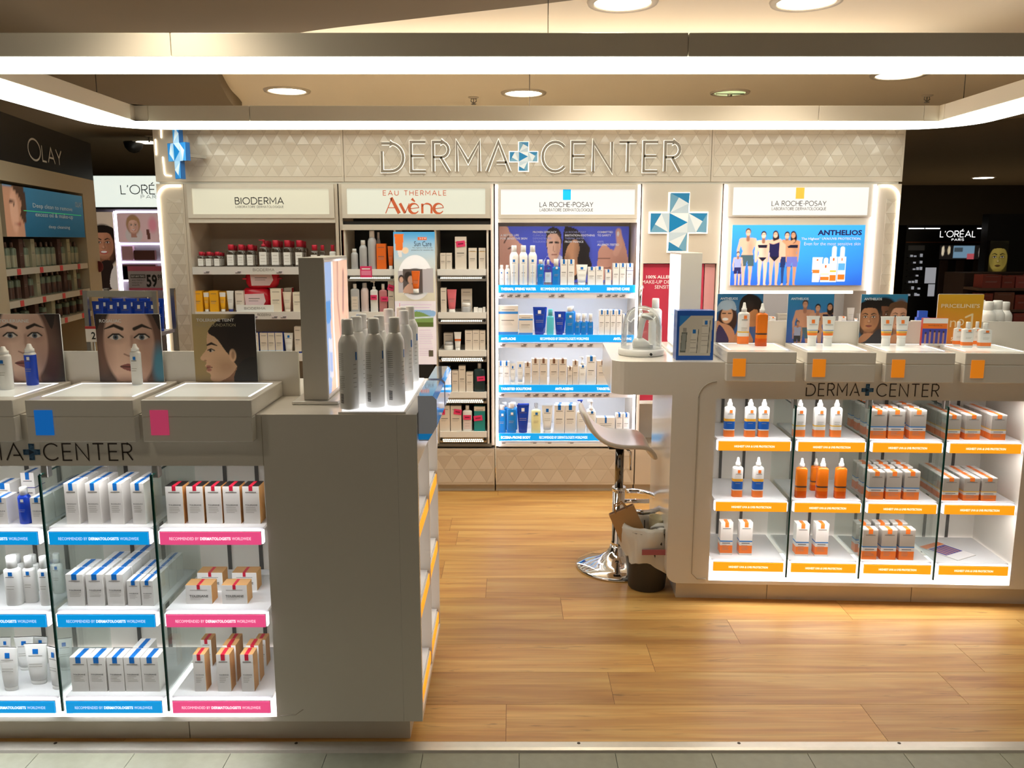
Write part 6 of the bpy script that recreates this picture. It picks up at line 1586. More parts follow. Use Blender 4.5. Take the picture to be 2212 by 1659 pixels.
for i, (a, b) in enumerate(((172, 256), (334, 420), (441, 525))):
    put(RC, TX_(a), TX_(b), TY_(145), 0, .03, mkk, 'blue-banded white spray bottle, %s from left on top orange shelf' % ORD[i + 1], 'spray_bottle', 'bottle', G7)
for i, (a, b) in enumerate(((716, 812), (876, 968), (1010, 1095))):
    put(RC, TX_(a), TX_(b), TY_(150), 0, .03, mks, 'yellow-lined white spray bottle, %s from left, second bay' % ORD[i + 1], 'spray_bottle', 'bottle', G7)
for i, (a, b) in enumerate(((236, 318), (396, 480))):
    put(RC, TX_(a), TX_(b), TY_(612), 1, .03, mkk, 'blue-banded white spray bottle, %s on middle orange shelf' % ('left one', 'right one')[i], 'spray_bottle', 'bottle', G7)
for i, (a, b, y) in enumerate(((735, 822, .03), (850, 925, .14), (900, 988, .03), (1045, 1132, .03))):
    put(RC, TX_(a), TX_(b), TY_(620), 1, y, mko, 'amber sun oil spray, %s from left on middle orange shelf' % ORD[i + 1], 'spray_bottle', 'bottle', G7)
BB = ((.06, .30, 'flag_orange'), (.41, .45, 'p_bandblue'))
BY = ((.0, .25, 'flag_orange'), (.38, .42, 'p_bandyellow'), (.25, .38, 'carton_white'), (.42, .96, 'p_grey'))
BG = ((.0, .28, 'flag_orange'), (.40, .44, 'p_bandblue'), (.28, .40, 'carton_white'), (.44, .96, 'p_grey'))
mkb1 = fb(None, flag='flag_orange', bands=BB, D=.048, fd=.14, titlez=.37)
mkb2 = fb(None, flag='flag_orange', bands=BG, D=.046, fd=.15, titlez=.34)
mkb3 = fb(None, flag='flag_orange', bands=BY, D=.046, fd=.15, titlez=.32)
rows(RC, [(TX_(136), TX_(232)), (TX_(287), TX_(386))], TY_(1115), 2, .05, 1, mkb1, 'blue-lined sunscreen carton', 'sunscreen_carton', 'bottom shelf, first orange bay', G7)
rows(RC, [(TX_(728), TX_(828)), (TX_(880), TX_(980))], TY_(1125), 2, .05, 1, mkb1, 'blue-lined sunscreen carton', 'sunscreen_carton', 'bottom shelf, second orange bay', G7)
rows(RC, [(UX(110), UX(228)), (UX(244), UX(360)), (UX(405), UX(522))], UY(228), 0, .025, [4, 2, 3], mkb2, 'blue-lined carton', 'sunscreen_carton', 'top shelf, third bay', G7, dy=.078)
rows(RC, [(UX(95), UX(208)), (UX(225), UX(338)), (UX(360), UX(474))], UY(688), 1, .025, [3, 3, 3], mkb2, 'blue-lined carton', 'sunscreen_carton', 'middle shelf, third bay', G7, dy=.078)
rows(RC, [(UX(48), UX(158)), (UX(190), UX(302)), (UX(325), UX(437))], UY(1118), 2, .025, [2, 2, 2], mkb2, 'blue-lined carton', 'sunscreen_carton', 'bottom shelf, third bay', G7, dy=.085)
rows(RC, [(UX(672), UX(780)), (UX(818), UX(930)), (UX(1010), UX(1122))], UY(265), 0, .025, 6, mkb3, 'yellow-lined carton', 'sunscreen_carton', 'top shelf, fourth bay', G7)
rows(RC, [(UX(648), UX(765)), (UX(803), UX(920)), (UX(937), UX(1050))], UY(735), 1, .025, [5, 4, 4], mkb3, 'yellow-lined carton', 'sunscreen_carton', 'middle shelf, fourth bay', G7)
# leaflet lying on the empty bottom shelf
S = Sheet(.13, .19, 40, '#f2f0f0'); S.poly([(0, .8), (1, .8), (1, 1), (0, 1)], '#ee7a2c', smooth=False); S.poly([(.03, .3), (S.a - .03, .3), (S.a - .03, .78), (.03, .78)], '#3c3f9c', smooth=False)
for k in range(5): S.line([(.12 + .11 * k, .35), (.12 + .11 * k, .7)], .05, '#c98f72')
x_, y_ = RC.loc(2070, 1190, .14)
lf = board('leaflet', 'sunscreen leaflet lying flat on the empty bottom shelf', 'leaflet', .13, .19, RC.w(x_, .06, RC.shelfz[2] + .004), RA + .55, S, printmat('print_plain'), BOXW, .002)
lf.rotation_euler = (-math.pi / 2, 0, RA + .55); lf.location.z = RC.shelfz[2] + .0025

# ------------------------------------------------------------------ portrait cards standing on the trays
PR = printmat('print_poster', 0, .3)
EDGEC = mat('card_edge', '#cfd2d0', .2)
def portrait_a():
    S = Sheet(.212, .224, 120, '#2a2320')
    S.ell(S.a * .5, .5, .62, .9, '#3a2f29', .8)
    face_front(S, S.a * .40, .60, .60, '#ecc9b4', '#a87c6a', '#2c201b', '#5a6470', '#9a5a55', True, fw=.6)
    S.ell(S.a * .05, .12, .12, .2, '#3d6c86', .8); return S
def portrait_b():
    S = Sheet(.212, .224, 120, '#2b2421')
    S.ell(S.a * .9, .2, .2, .4, '#4d8aa3', .8)
    face_front(S, S.a * .5, .57, .64, '#e8c2ac', '#a27766', '#2e221c', '#56626e', '#94544f', True, fw=.58)
    S.ell(S.a * .95, .22, .1, .3, '#4d8aa3', .8); return S
def portrait_c():
    S = Sheet(.206, .224, 120, '#b39a68'); S.grad('#8a744a', '#cdb684', True)
    S.grad('#a58d5c', '#c2aa78')
    face_profile(S, S.a * .46, .40, .40, '#e3b994', '#9c6f50', '#2a1c15', True)
    S.ell(S.a * .85, .75, .3, .35, '#221611', .4); S.poly([(S.a * .62, .0), (S.a * .75, .3), (S.a, .35), (S.a, 0)], '#1b1310'); return S
GT = mat('text_greyed', '#efedea', .5)
def card(C_, xc, w, S, label, texts, y=.285, h=.224):
    p = C_.w(xc, y, TRZ1 + .0005)
    return board('portrait_card', label, 'poster', w, h, p, C_.ang, S, PR, EDGEC, .005, texts, 'portrait cards on the counter trays', .004)
def fm(s, a, b, z0, z1, m=GT, bold=.0): return font_mesh(s, a, b, z0, z1, m, 0, bold)
card(LC, -1.585, .212, portrait_a(), 'portrait card lettered TOLERIANE at the left picture edge', [fm('TOLERIANE', -.095, .005, .196, .207, GT, .02)])
card(LC, -1.258, .212, portrait_b(), 'portrait card lettered ROSALIAC on the left counter', [fm('ROSALIAC', -.092, -.02, .196, .207, GT, .02)])
card(LC, -.944, .206, portrait_c(), 'profile portrait card lettered TOLERIANE TEINT', [fm('TOLERIANE TEINT', -.088, .035, .199, .209, GT, .02), fm('FLUID FOUNDATION', -.088, .039, .183, .193, mat('text_dull', '#b5a988', .5))])
def anth_a():
    S = Sheet(.205, .222, 110, '#2a5f92'); S.grad('#2f5a96', '#2f6f9c'); A = S.a
    S.ell(A * .24, .48, .2, .3, '#3a2018', .2)
    S.poly([(0, 0), (0, .42), (A * .12, .4), (A * .3, .34), (A * .4, .2), (A * .4, 0)], '#c98f6a'); S.poly([(0, 0), (A * .05, .36), (A * .2, .22), (A * .28, .0)], '#3a2b55')
    S.ell(A * .22, .56, .12, .17, '#d9a27c', .15); S.ell(A * .19, .48, .06, .03, '#f2ece6', .3); S.line([(A * .12, .6), (A * .19, .6)], .02, '#2b1a14'); S.line([(A * .25, .6), (A * .31, .6)], .02, '#2b1a14')
    S.poly([(-.02, .62), (A * .08, .84), (A * .34, .86), (A * .42, .66), (A * .2, .72)], '#9fb3c4'); S.ell(A * .2, .76, .13, .1, '#a9bccb', .3)
    S.ell(A * .74, .72, .24, .27, '#1f1713', .1); S.poly([(A * .5, .5), (A * .56, .66), (A * .7, .62), (A * .86, .7), (A * .93, .5), (A * .86, .34), (A * .7, .3), (A * .82, 0), (A * .4, 0), (A * .48, .3)], '#c08a5e'); S.ell(A * .62, .62, .035, .06, '#b67c55', .3); S.ell(A * .88, .45, .1, .2, '#7e5636', 1.2, a=.5); S.poly([(A * .52, .6), (A * .6, .74), (A * .9, .68), (A * .95, .86), (A * .7, 1.0), (A * .5, .86)], '#1f1713')
    return S
def anth_b():
    S = Sheet(.205, .222, 110, '#2a6fa2'); S.grad('#2a4a9c', '#2f7fae'); A = S.a
    figure(S, A * .38, -.32, 1.2, '#c08c70', '#4a3528', None, '#47606a', .01, build=1.25); figure(S, A * .24, -.2, .66, '#b07f66', '#1d1512', '#8f96b0', '#222', 0)
    figure(S, A * .66, -.32, 1.12, '#c29277', '#1f1614', 'band', 'brief', 0, build=1.1); figure(S, A * .92, -.32, 1.14, '#b98666', '#1f1614', '#221f38', 'brief', 0, True, build=1.1)
    S.line([(A * .72, .42), (A * .85, .4), (A * .95, .46)], .06, '#b98666'); return S
def anth_c():
    S = Sheet(.205, .222, 110, '#2c6f98'); A = S.a; S.grad('#3a5a78', '#2d7ea8')
    S.ell(A * .5, .7, .26, .24, '#171210', .2); face_front(S, A * .5, .56, .24, '#7a4f38', '#4a2e20', '#171210', '#20140f', '#5a2d28', False)
    S.ell(A * .86, .5, .2, .4, '#6a4a30', .2); face_front(S, A * .84, .52, .25, '#d2a083', '#94684f', '#5f4129', '#55606a', '#9a5a50', False)
    S.ell(A * .2, .5, .24, .42, '#1b1310', .15); face_front(S, A * .2, .50, .27, '#bd8660', '#7c5238', '#1b1310', '#2a1a12', '#8c4a40', False)
    S.poly([(0, 0), (A * .08, .18), (A * .3, .2), (A * .46, .1), (A * .5, 0)], '#b07a56'); S.poly([(0, .0), (A * .15, .04), (A * .44, .3), (A * .5, 0)], '#2b2a30'); S.poly([(A * .62, 0), (A * .7, .16), (A, .2), (A, 0)], '#c08a66'); return S
AT = mat('text_card_white', '#d9e2ea', .5)
for xc, fn, lb in ((.225, anth_a(), 'blue card of two faces behind white and orange sprays'), (.542, anth_b(), 'blue card of three standing bathers on the second orange tray'), (.868, anth_c(), 'blue card of three close faces on the third orange tray')):
    card(RC, xc, .205, fn, lb, [fm('ANTHELIOS', -.09, -.012, .195, .206, AT, .02)], h=.222)
S = Sheet(.2, .222, 80, '#e8962c'); S.grad('#d97f2c', '#dfae2a'); S.line([(S.a * .64, .54), (S.a * .78, .6), (S.a * .78, .26)], .035, '#f4e2b4')
card(RC, 1.205, .2, S, 'orange card lettered PRICELINE\'S no1 on the fourth tray', [fm('n', -.04, -.012, .075, .105, MATS.get('text_cream') or mat('text_cream', '#f4e2b4', .5)), fm('o', -.006, .022, .082, .112, mat('text_cream', '#f4e2b4', .5)), fm("PRICELINE'S", -.085, .085, .162, .18, mat('text_cream', '#f4e2b4', .5), .02), fm('SUNSCREEN', -.03, .09, .012, .03, mat('text_cream', '#f4e2b4', .5), .02)])

# ------------------------------------------------------------------ testers on the trays
def tester(C_, px, pyb, pyt, wpx, mk, name, label, cat, z=TRZ1 + .0004):
    x, y = C_.top(px, pyb, z)
    p = C_.w(x, y, z); k = (p.y * CT - (z - EYE) * ST) / FPX
    W = wpx * k; H = at(px, pyt, p.y).z - z
    parts, dep = mk(W, H)
    return place(parts, name, label, cat, C_.w(x, y + dep / 2, z), C_.ang, 'testers on the counter trays')
mkser = lambda w, h: (bottle(w, w * .9, h, 'plastic_white', 'plastic_white', 'spray', 'flag_blue', (), shoulder=.82, power=2.3, neck=.55), w * .9)
tester(LC, 8, 843, 750, 28, mkser, 'serum_bottle', 'white tester bottle cut by the left picture edge', 'bottle')
tester(LC, 65, 833, 744, 24, lambda w, h: (bottle(w, w * .9, h, 'p_cobalt', 'plastic_white', 'spray', 'carton_white', ((.74, .8, 'plastic_white'),), shoulder=.8, power=2.3, neck=.6), w * .9), 'serum_bottle', 'cobalt blue tester bottle with white top on left counter', 'bottle')
tester(LC, 293, 832, 744, 22, mkser, 'serum_bottle', 'white tester bottle in front of the second portrait card', 'bottle')
tester(RC, 1606, 745, 654, 24, mks, 'spray_bottle', 'white tester spray with orange base on first orange tray', 'bottle')
tester(RC, 1645, 748, 656, 24, mko, 'spray_bottle', 'orange tester oil spray on first orange tray', 'bottle')
mkst = lambda w, h: (tube_pack(w, h, 'plastic_white', 'plastic_white', 'flag_orange', ((.36, .44, 'flag_orange'), (.44, .5, 'p_bandyellow'), (.52, .54, 'p_bandblue')), w * .45, .28), w * .45)
for i, (px, yt) in enumerate(((1755, 683), (1789, 684), (1915, 684), (1948, 684))):
    tester(RC, px, 748, yt, 28, mkst, 'sunscreen_tube', 'white orange-banded tester tube, %s one on the %s orange tray' % (('left', 'right')[i % 2], ('second', 'third')[i // 2]), 'tube')
mksm = lambda w, h: (bottle(w, w * .5, h, 'plastic_white', 'plastic_white', 'cap', 'flag_orange', ((.08, .22, 'flag_orange'),), shoulder=.74, power=4.5, neck=.34), w * .5)
for i, (px, yb, yt, w) in enumerate(((2069, 748, 695, 18), (2090, 751, 696, 24), (2109, 748, 695, 18), (2128, 752, 698, 27))):
    tester(RC, px, yb, yt, w, mksm, 'fluid_bottle', 'small white orange-based bottle, %s from left before orange card' % ORD[i + 1], 'bottle')
# cards and big cans behind the fourth tray
S = Sheet(.105, .122, 60, '#f2efec'); S.poly([(0, .62), (S.a, .62), (S.a, .82), (0, .82)], '#ef7a2a', smooth=False); S.poly([(0, .08), (S.a, .08), (S.a, .62), (0, .62)], '#4147a6', smooth=False)
for k, hh in enumerate((.4, .5, .48, .48, .46)): S.line([(S.a * (.14 + .18 * k), .1), (S.a * (.14 + .18 * k), .1 + hh * .8)], .06, '#c08a70'); S.ell(S.a * (.14 + .18 * k), .14 + hh * .8, .03, .04, '#3a2a24', .3)
y_ = .2; x_ = RC.loc(2023, 705, y_)[0]
S_h = .14
board('leaflet_stand', 'orange and violet sunscreen leaflet propped beside the orange card', 'leaflet', .105, .122, RC.w(x_ - .006, y_, TRZ1 + .0006), RA - .06, S, PR, mat('card_red_edge', '#c04038', .4), .02, [font_mesh('ANTHELIOS XL', -.03, .03, .088, .092, INK)])
x_, y_ = RC.loc(1990, 700, .31)
pad = tag(MB().box(-.05, .05, 0, .02, 0, .15, BOXW).build('leaflet_pad', None, RC.w(x_ + .02, .335, TOPZ), RA), 'pad of pale leaflets behind the leaflet stand', 'leaflet')
for k in range(7): MB().quadxz(-.04, .03 - .004 * (k % 3), .128 - k * .008, .1295 - k * .008, -.0006, INKL).build('print_line', pad)
bt = tag(MB().box(-.02, .02, 0, .02, 0, .19, mat('p_bluetube', '#1b4fc0')).build('blue_stand', None, RC.w(x_ + .045, .40, TOPZ), RA), 'bright blue upright holder behind the leaflet pad', 'holder')
MB().box(-.028, .028, -.002, .022, .12, .16, mat('p_bluetube')).build('holder_head', bt)
for i, (px, yy, yt, z_) in enumerate(((2137, .36, 651, 0), (2156, .37, 649, 0), (2119, .45, 648, 0), (2172, .45, 652, 0))):
    x_, zt = RC.loc(px, yt, yy)
    place(can(.034, zt - TOPZ, 'plastic_white', 'plastic_white', None, None, True), 'spray_can', 'large white can, %s of the group right of orange card' % ORD[i + 1], 'can', RC.w(x_, yy, TOPZ), RA, 'large white cans on the right counter')

# ------------------------------------------------------------------ left block: light tower and spray cans
def tower(name, label, w, d, h, loc, rz, S, side, lit):
    t = thing(name, label, 'light tower', loc, rz)
    MB().box(-w / 2, w / 2, 0, d, .012, h, GREYP if not lit else WHITE, .002).build('column', t)
    MB().box(-w / 2 - .035, w / 2 + .035, -.02, d + .02, 0, .0115, WGLOSS, .004).build('foot_plate', t)
    o = link('picture_panel', S.mesh('picture_panel', printmat('print_tower_%d' % lit, .5 if not lit else 1.0)), t, (side * (w / 2 + .0012), d / 2, .03), side * math.pi / 2)
    MB().box(*(sorted((side * (w / 2 + .0002), side * (w / 2 + .001)))), .004, d - .004, .02, h - .008, LITW if lit else WGLOSS).build('light_panel', t)
    return t
S = Sheet(.35, .415, 60, '#f2c2a2'); A = S.a; S.grad('#f6cbb0', '#eab797', True)
S.poly([(0, .0), (A * .1, 0), (A * .2, .3), (A * .16, .55), (A * .3, 1), (0, 1)], '#8fb2ea'); S.poly([(0, .55), (A * .17, .55), (A * .2, .62), (A * .17, .7), (0, .7)], '#2c8fe0'); S.line([(A * .3, 1), (A * .28, .5), (A * .34, .0)], .05, '#ffffff')
S.line([(A * .55, 1), (A * .5, .7), (A * .6, .4), (A * .55, 0)], .05, '#a87a62', .8, 1.2); S.line([(A * .8, .9), (A * .74, .6)], .06, '#7a4f3e', .8, 1.2); S.line([(A * .9, .5), (A * .85, .1)], .05, '#c98f72', .8, 1.2)
S.poly([(A * .06, .12), (A * .22, .1), (A * .22, .4), (A * .06, .42)], '#dfe6f6', smooth=False); S.poly([(A * .08, .16), (A * .2, .15), (A * .2, .3), (A * .08, .32)], '#9fb6e8', smooth=False)
zt_ = TOPZ + .0062
lt = tower('light_tower', 'grey upright slab with backlit skin picture on left counter', .078, .37, 1.554 - zt_, (-.622, 2.585, TOPZ), 0, S, 1, 0)
mkc = 'tall white spray can on the left counter, '
CANS = [(752, 886, 43, 'front row, leftmost'), (808, 882, 43, 'front row, middle'), (853, 878, 42, 'front row, rightmost')]
zc = TOPZ + .0097
pos = []
for px, py, wpx, nm in CANS:
    c = on(px, py, zc); pos.append((c.x, c.y + .029, nm))
(ax_, ay_, _), (bx_, by_, _), (cx_, cy_, _) = pos
pos += [(ax_ + .012, ay_ + .085, 'second row, leftmost'), (ax_ + .012, ay_ + .17, 'third row, leftmost'), (bx_ + .004, by_ + .085, 'second row, middle'), (bx_ - .004, by_ + .34, 'far row, leftmost'), (bx_ + .03, by_ + .42, 'far row, second'), (cx_ - .004, cy_ + .25, 'fourth row, rightmost')]
c = on(886, 826, zc); pos.append((c.x, c.y + .029, 'far right corner'))
for x, y, nm in pos:
    place(can(.029, .272, 'plastic_white', 'plastic_white', None, None, True, True), 'spray_can', mkc + nm, 'can', (x, y, zc), random.uniform(-.15, .15), 'tall white spray cans on the left counter')
c = on(836, 872, zc)
place(bottle(.042, .032, .235, 'plastic_white', 'plastic_white', 'pump', 'flag_orange', ((.1, .2, 'p_orange'), (.55, .62, 'p_orange')), shoulder=.78), 'pump_bottle', 'white pump bottle with orange marks among the tall cans', 'bottle', (c.x + .008, c.y + .19, zc), .4)

# ------------------------------------------------------------------ right desk wing: bell jar, gift set, tower, mirror, bottle
zw = TOPZ
p = on(1392, 772, zw)
t = thing('bell_jar', 'clear bell jar over a white skin camera on desk', 'display dome', (p.x, p.y + .1, zw))
MB().loft([(0, .098, .098), (.004, .104, .104), (.026, .104, .104), (.03, .098, .098)], PLW, 36).build('base', t)
MB().loft([(.031, .092, .092), (.13, .09, .09), (.165, .083, .083), (.195, .066, .066), (.213, .042, .042), (.222, .012, .012), (.2225, .001, .001)], glassmat('dome_glass', '#f3f5f4', .2), 40, cap=False).build('dome', t)
MB().loft([(-.006, .006, .006), (.006, .006, .006)], BLACK, 10).build('knob', t, (.028, -.104, .014)).rotation_euler.x = math.pi / 2
dv = thing('skin_camera', 'white handheld skin camera on its cradle under the bell jar', 'device', (p.x, p.y + .1, zw + .03))
MB().loft([(0, .04, .03, 3, .002), (.012, .042, .032, 3, .002), (.03, .036, .026, 3, -.004), (.045, .02, .018, 2.5, -.012)], PLW, 20).build('cradle', dv)
MB().loft([(.03, .013, .013, 2.5, -.012), (.07, .012, .012, 2.5, -.006), (.11, .014, .013, 2.5, .0), (.135, .016, .014, 2.5, .006), (.15, .013, .012, 2.5, .012)], PLW, 18).build('handle', dv)
h_ = MB().loft([(-.034, .012, .012), (-.03, .017, .017), (.012, .016, .016), (.022, .012, .012)], mat('device_grey', '#c9c7c0', .2), 20).build('head', dv, (.018, 0, .143)); h_.rotation_euler.y = -math.pi / 2
MB().box(.028, .05, -.026, -.004, .002, .018, PLW, .002).build('plug_block', dv)
# gift set
a, b = on(1460, 778, zw), on(1540, 778, zw)
gw = b.x - a.x; gh = at(1500, 671, a.y).z - zw
S = Sheet(gw * .97, gh, 90, '#1650a8'); A = S.a
X_ = lambda x: (x - 1205) / (1845 - 1205) * A
Z_ = lambda y: (1490 - y) / (1490 - 690)
S.poly([(X_(1240), Z_(1415)), (X_(1800), Z_(1415)), (X_(1825), Z_(770)), (X_(1240), Z_(770))], '#c4bcae', smooth=False); S.poly([(X_(1240), Z_(770)), (X_(1440), Z_(770)), (X_(1240), Z_(945))], '#2a78be', smooth=False)
S.poly([(X_(1260), Z_(1365)), (X_(1360), Z_(1365)), (X_(1380), Z_(1040)), (X_(1280), Z_(1040))], '#5c5f5a', smooth=False); S.poly([(X_(1300), Z_(1030)), (X_(1365), Z_(1030)), (X_(1365), Z_(965)), (X_(1300), Z_(965))], '#8f8c84', smooth=False); S.poly([(X_(1275), Z_(1340)), (X_(1350), Z_(1340)), (X_(1360), Z_(1060)), (X_(1290), Z_(1060))], '#8d918b', smooth=False)
S.poly([(X_(1430), Z_(1370)), (X_(1550), Z_(1370)), (X_(1575), Z_(990)), (X_(1460), Z_(990))], '#d2cabd', smooth=False); S.poly([(X_(1620), Z_(1370)), (X_(1745), Z_(1370)), (X_(1775), Z_(830)), (X_(1650), Z_(830))], '#d2cabd', smooth=False)
for xx, y0 in ((1478, 1055), (1680, 915)): S.poly([(X_(xx), Z_(y0)), (X_(xx + 52), Z_(y0)), (X_(xx + 52), Z_(y0 - 65)), (X_(xx), Z_(y0 - 65))], '#1b6cb4', smooth=False)
S.line([(X_(1555), Z_(1370)), (X_(1578), Z_(990))], .014, '#4a463f'); S.line([(X_(1748), Z_(1370)), (X_(1778), Z_(850))], .014, '#4a463f')
for xx, ww, ys in ((1445, 90, (1205, 1160, 1290, 1360)), (1640, 100, (935, 1060, 1100, 1170, 1250))):
    for y_ in ys: S.line([(X_(xx), Z_(y_)), (X_(xx + ww), Z_(y_))], .012, '#8a8378')
gb = tag(MB().box(-gw / 2, gw / 2, 0, .075, 0, gh, mat('gift_blue', '#1650a8', .25), .001).build('gift_set_box', None, ((a.x + b.x) / 2, a.y + .0, zw)), 'dark blue gift set box showing three products on desk', 'gift box')
link('printed_picture', S.mesh('printed_picture', PR), gb, (0, -.0008, 0))
# tower with bright left side
tx = at(1465, 700, 3.78).x
S = Sheet(.33, at(1480, 546, 3.78).z - zw - .045, 40, '#fbfaf8'); A = S.a; S.poly([(0, .2), (A, .2), (A, .42), (0, .42)], '#cfe4fa', smooth=False); S.line([(A * .35, .86), (A * .35, .7)], .02, '#8a8a90'); S.line([(A * .15, .66), (A * .75, .66)], .02, '#dcd8d6'); S.line([(A * .2, .55), (A * .7, .55)], .04, '#e6e2de'); S.line([(A * .3, .32), (A * .5, .32)], .03, '#8fb6e6')
tower('light_tower', 'pale upright slab with glowing left side behind gift box', .094, .35, at(1480, 546, 3.78).z - zw, (tx + .047, 3.76, zw), RA, S, -1, 1)
# bottle and edge-on mirror behind the jar
c = at(1417, 740, 3.86)
place(bottle(.06, .05, at(1417, 645, 3.88).z - zw, 'plastic_white', 'plastic_white', 'cap', None, (), shoulder=.8, power=2.4, neck=.5), 'lotion_bottle', 'rounded white bottle behind the bell jar', 'bottle', (c.x, 3.90, zw))
mr = thing('table_mirror', 'chrome round table mirror seen edge-on behind the bell jar', 'mirror', (at(1385, 700, 4.0).x, 4.0, zw), math.radians(76))
mz = at(1385, 645, 4.0).z - zw
o = MB().loft([(-.006, .062, .062), (0, .066, .066), (.006, .062, .062)], CHROME, 30).build('mirror_disc', mr, (0, 0, mz)); o.rotation_euler.x = math.pi / 2
MB().tube([(0, 0, .008), (0, 0, mz - .06)], .006, CHROME, 10).build('stem', mr)
MB().loft([(0, .055, .055), (.006, .052, .052), (.012, .02, .02)], CHROME, 24).build('foot', mr)

# ------------------------------------------------------------------ bar stool
SXc, SYc = .525, 3.92
st = thing('bar_stool', 'white moulded bar stool on a chrome pedestal', 'stool', (SXc, SYc, 0))
MB().loft([(0, .206, .206), (.006, .208, .208), (.014, .2, .2), (.03, .15, .15), (.05, .09, .09), (.075, .055, .055), (.1, .04, .04), (.112, .036, .036)], CHROME, 48).build('base', st)
MB().loft([(.10, .034, .034), (.13, .034, .034), (.135, .03, .03), (.40, .03, .03)], CHROME, 24).build('lower_column', st)
MB().loft([(.40, .021, .021), (.622, .021, .021)], mat('dark_chrome', '#7d7b78', .1, 1), 20).build('piston', st)
MB().loft([(.39, .033, .033), (.41, .033, .033)], CHROME, 24).build('collar', st)
MB().tube([(.02, .0, .612), (.05, -.02, .59), (.052, -.02, .50)], .006, CHROME, 8).build('lever', st)
lp = [(.03, -.0, .34), (.12, 0, .34)]
MB().tube([(.025, 0, .335), (.15, 0, .335)], .011, CHROME, 10).build('foot_rest_arm', st)
MB().tube([(.15 + .12 * math.cos(q) - .06, .17 * math.sin(q), .335) for q in [math.radians(-105 + i * 15) for i in range(15)]], .012, CHROME, 10).build('foot_rest', st)
prof = [(-.186, .81), (-.172, .775), (-.152, .735), (-.125, .70), (-.09, .672), (-.04, .655), (.02, .65), (.07, .652), (.105, .648), (.13, .63), (.148, .605), (.156, .578)]
wd = [.13, .155, .17, .18, .187, .19, .19, .19, .187, .18, .165, .14]
SEAT = mat('seat_white_leather', '#cfc8bd', .3)
vs = []; n = len(prof); K = 9
for sgn, off in ((0, 0), (1, -.022)):
    for i, (x, z) in enumerate(prof):
        for k in range(K):
            u = -1 + 2 * k / (K - 1); dip = .012 * (u * u)
            a = prof[min(i + 1, n - 1)]; b = prof[max(i - 1, 0)]
            tx_, tz_ = a[0] - b[0], a[1] - b[1]; l = math.hypot(tx_, tz_)
            nx_, nz_ = -tz_ / l, tx_ / l
            vs.append((x + nx_ * (off + dip), u * wd[i], z + nz_ * (off + dip)))
fs = []
for L0 in (0, n * K):
    for i in range(n - 1):
        for k in range(K - 1):
            fs.append((L0 + i * K + k, L0 + i * K + k + 1, L0 + (i + 1) * K + k + 1, L0 + (i + 1) * K + k))
T_ = n * K
for i in range(n - 1):
    for k in (0, K - 1):
        fs.append((i * K + k, (i + 1) * K + k, T_ + (i + 1) * K + k, T_ + i * K + k))
for k in range(K - 1):
    for i in (0, n - 1):
        fs.append((i * K + k, i * K + k + 1, T_ + i * K + k + 1, T_ + i * K + k))
m_ = MB().add(vs, fs, SEAT, True)
so_ = m_.build('seat', st)
sb = so_.modifiers.new('s', 'SUBSURF'); sb.levels = 1; sb.render_levels = 1
MB().box(-.06, .06, -.06, .06, .612, .622, BLACK, .003).build('seat_plate', st)

# ------------------------------------------------------------------ waste bin
BX, BY_ = .632, 3.68
bn = thing('waste_bin', 'dark grey waste bin lined with a white bag', 'bin', (BX, BY_, 0))
BIN = mat('bin_dark', '#3b3631', .5)
MB().loft([(0, .082, .082), (.005, .086, .086), (.15, .1, .1), (.285, .112, .112), (.29, .115, .115), (.285, .106, .106), (.02, .082, .082)], BIN, 36).build('bucket', bn)
rn = random.Random(5); vs = []; fs = []; K = 40
ringz = [(.20, .098, .0), (.305, .104, .004), (.315, .112, .006), (.30, .118, .006), (.25, .12, .007), (.19, .118, .008), (.14, .112, .008)]
for i, (z, r, j) in enumerate(ringz):
    for k in range(K):
        a = 2 * math.pi * k / K
        drop = (.035 * math.sin(a * 2 + .8) + .03 * math.sin(a * 3)) * (i - 2) / 4 if i > 2 else 0
        rr = r + rn.uniform(-j, j) + (.01 * math.sin(a * 5 + i) if i > 2 else 0)
        vs.append((rr * math.cos(a), rr * math.sin(a), z + drop + rn.uniform(-.004, .004)))
for i in range(len(ringz) - 1):
    for k in range(K):
        fs.append((i * K + k, i * K + (k + 1) % K, (i + 1) * K + (k + 1) % K, (i + 1) * K + k))
lm = bpy.data.materials.new('bin_liner_film'); lm.use_nodes = True; b_ = lm.node_tree.nodes['Principled BSDF']
b_.inputs['Base Color'].default_value = hx('#ece8e0') + (1,); b_.inputs['Roughness'].default_value = .3; b_.inputs['Alpha'].default_value = .8
MB().add(vs, fs, lm, True).build('liner', bn)
MB().box(-.045, .075, -.1265, -.1235, .20, .225, mat('drawstring_pink', '#a85a62', .5)).build('drawstring', bn)
KR = mat('kraft_paper', '#b58a58', .7, noise=.05); KRD = mat('kraft_dark', '#6b4a2c', .8)
kb = thing('paper_bag', 'brown kraft paper bag with handle holes sticking out of bin', 'bag', (BX - .03, BY_ - .01, .155))
kb.rotation_euler = (math.radians(-6), math.radians(-24), 0)
MB().box(-.062, .062, -.02, .02, 0, .235, KR, .002).build('bag_body', kb)
MB().box(-.058, .058, -.016, .016, .2352, .236, KRD).build('bag_mouth', kb)
for k in (-1, 1):
    MB().tube([(-.03, k * .019, .232), (-.022, k * .02, .262), (.015, k * .02, .264), (.028, k * .019, .232)], .004, KR, 6).build('bag_handle', kb)
def cup(x, y, z, rx, ry, label, col, h=.09):
    t = thing('paper_cup', label, 'cup', (x, y, z)); t.rotation_euler = (rx, ry, 0)
    MB().loft([(0, .026, .026), (h, .036, .036), (h + .002, .038, .038), (h, .034, .034), (.008, .024, .024)], col, 24).build('cup_wall', t)
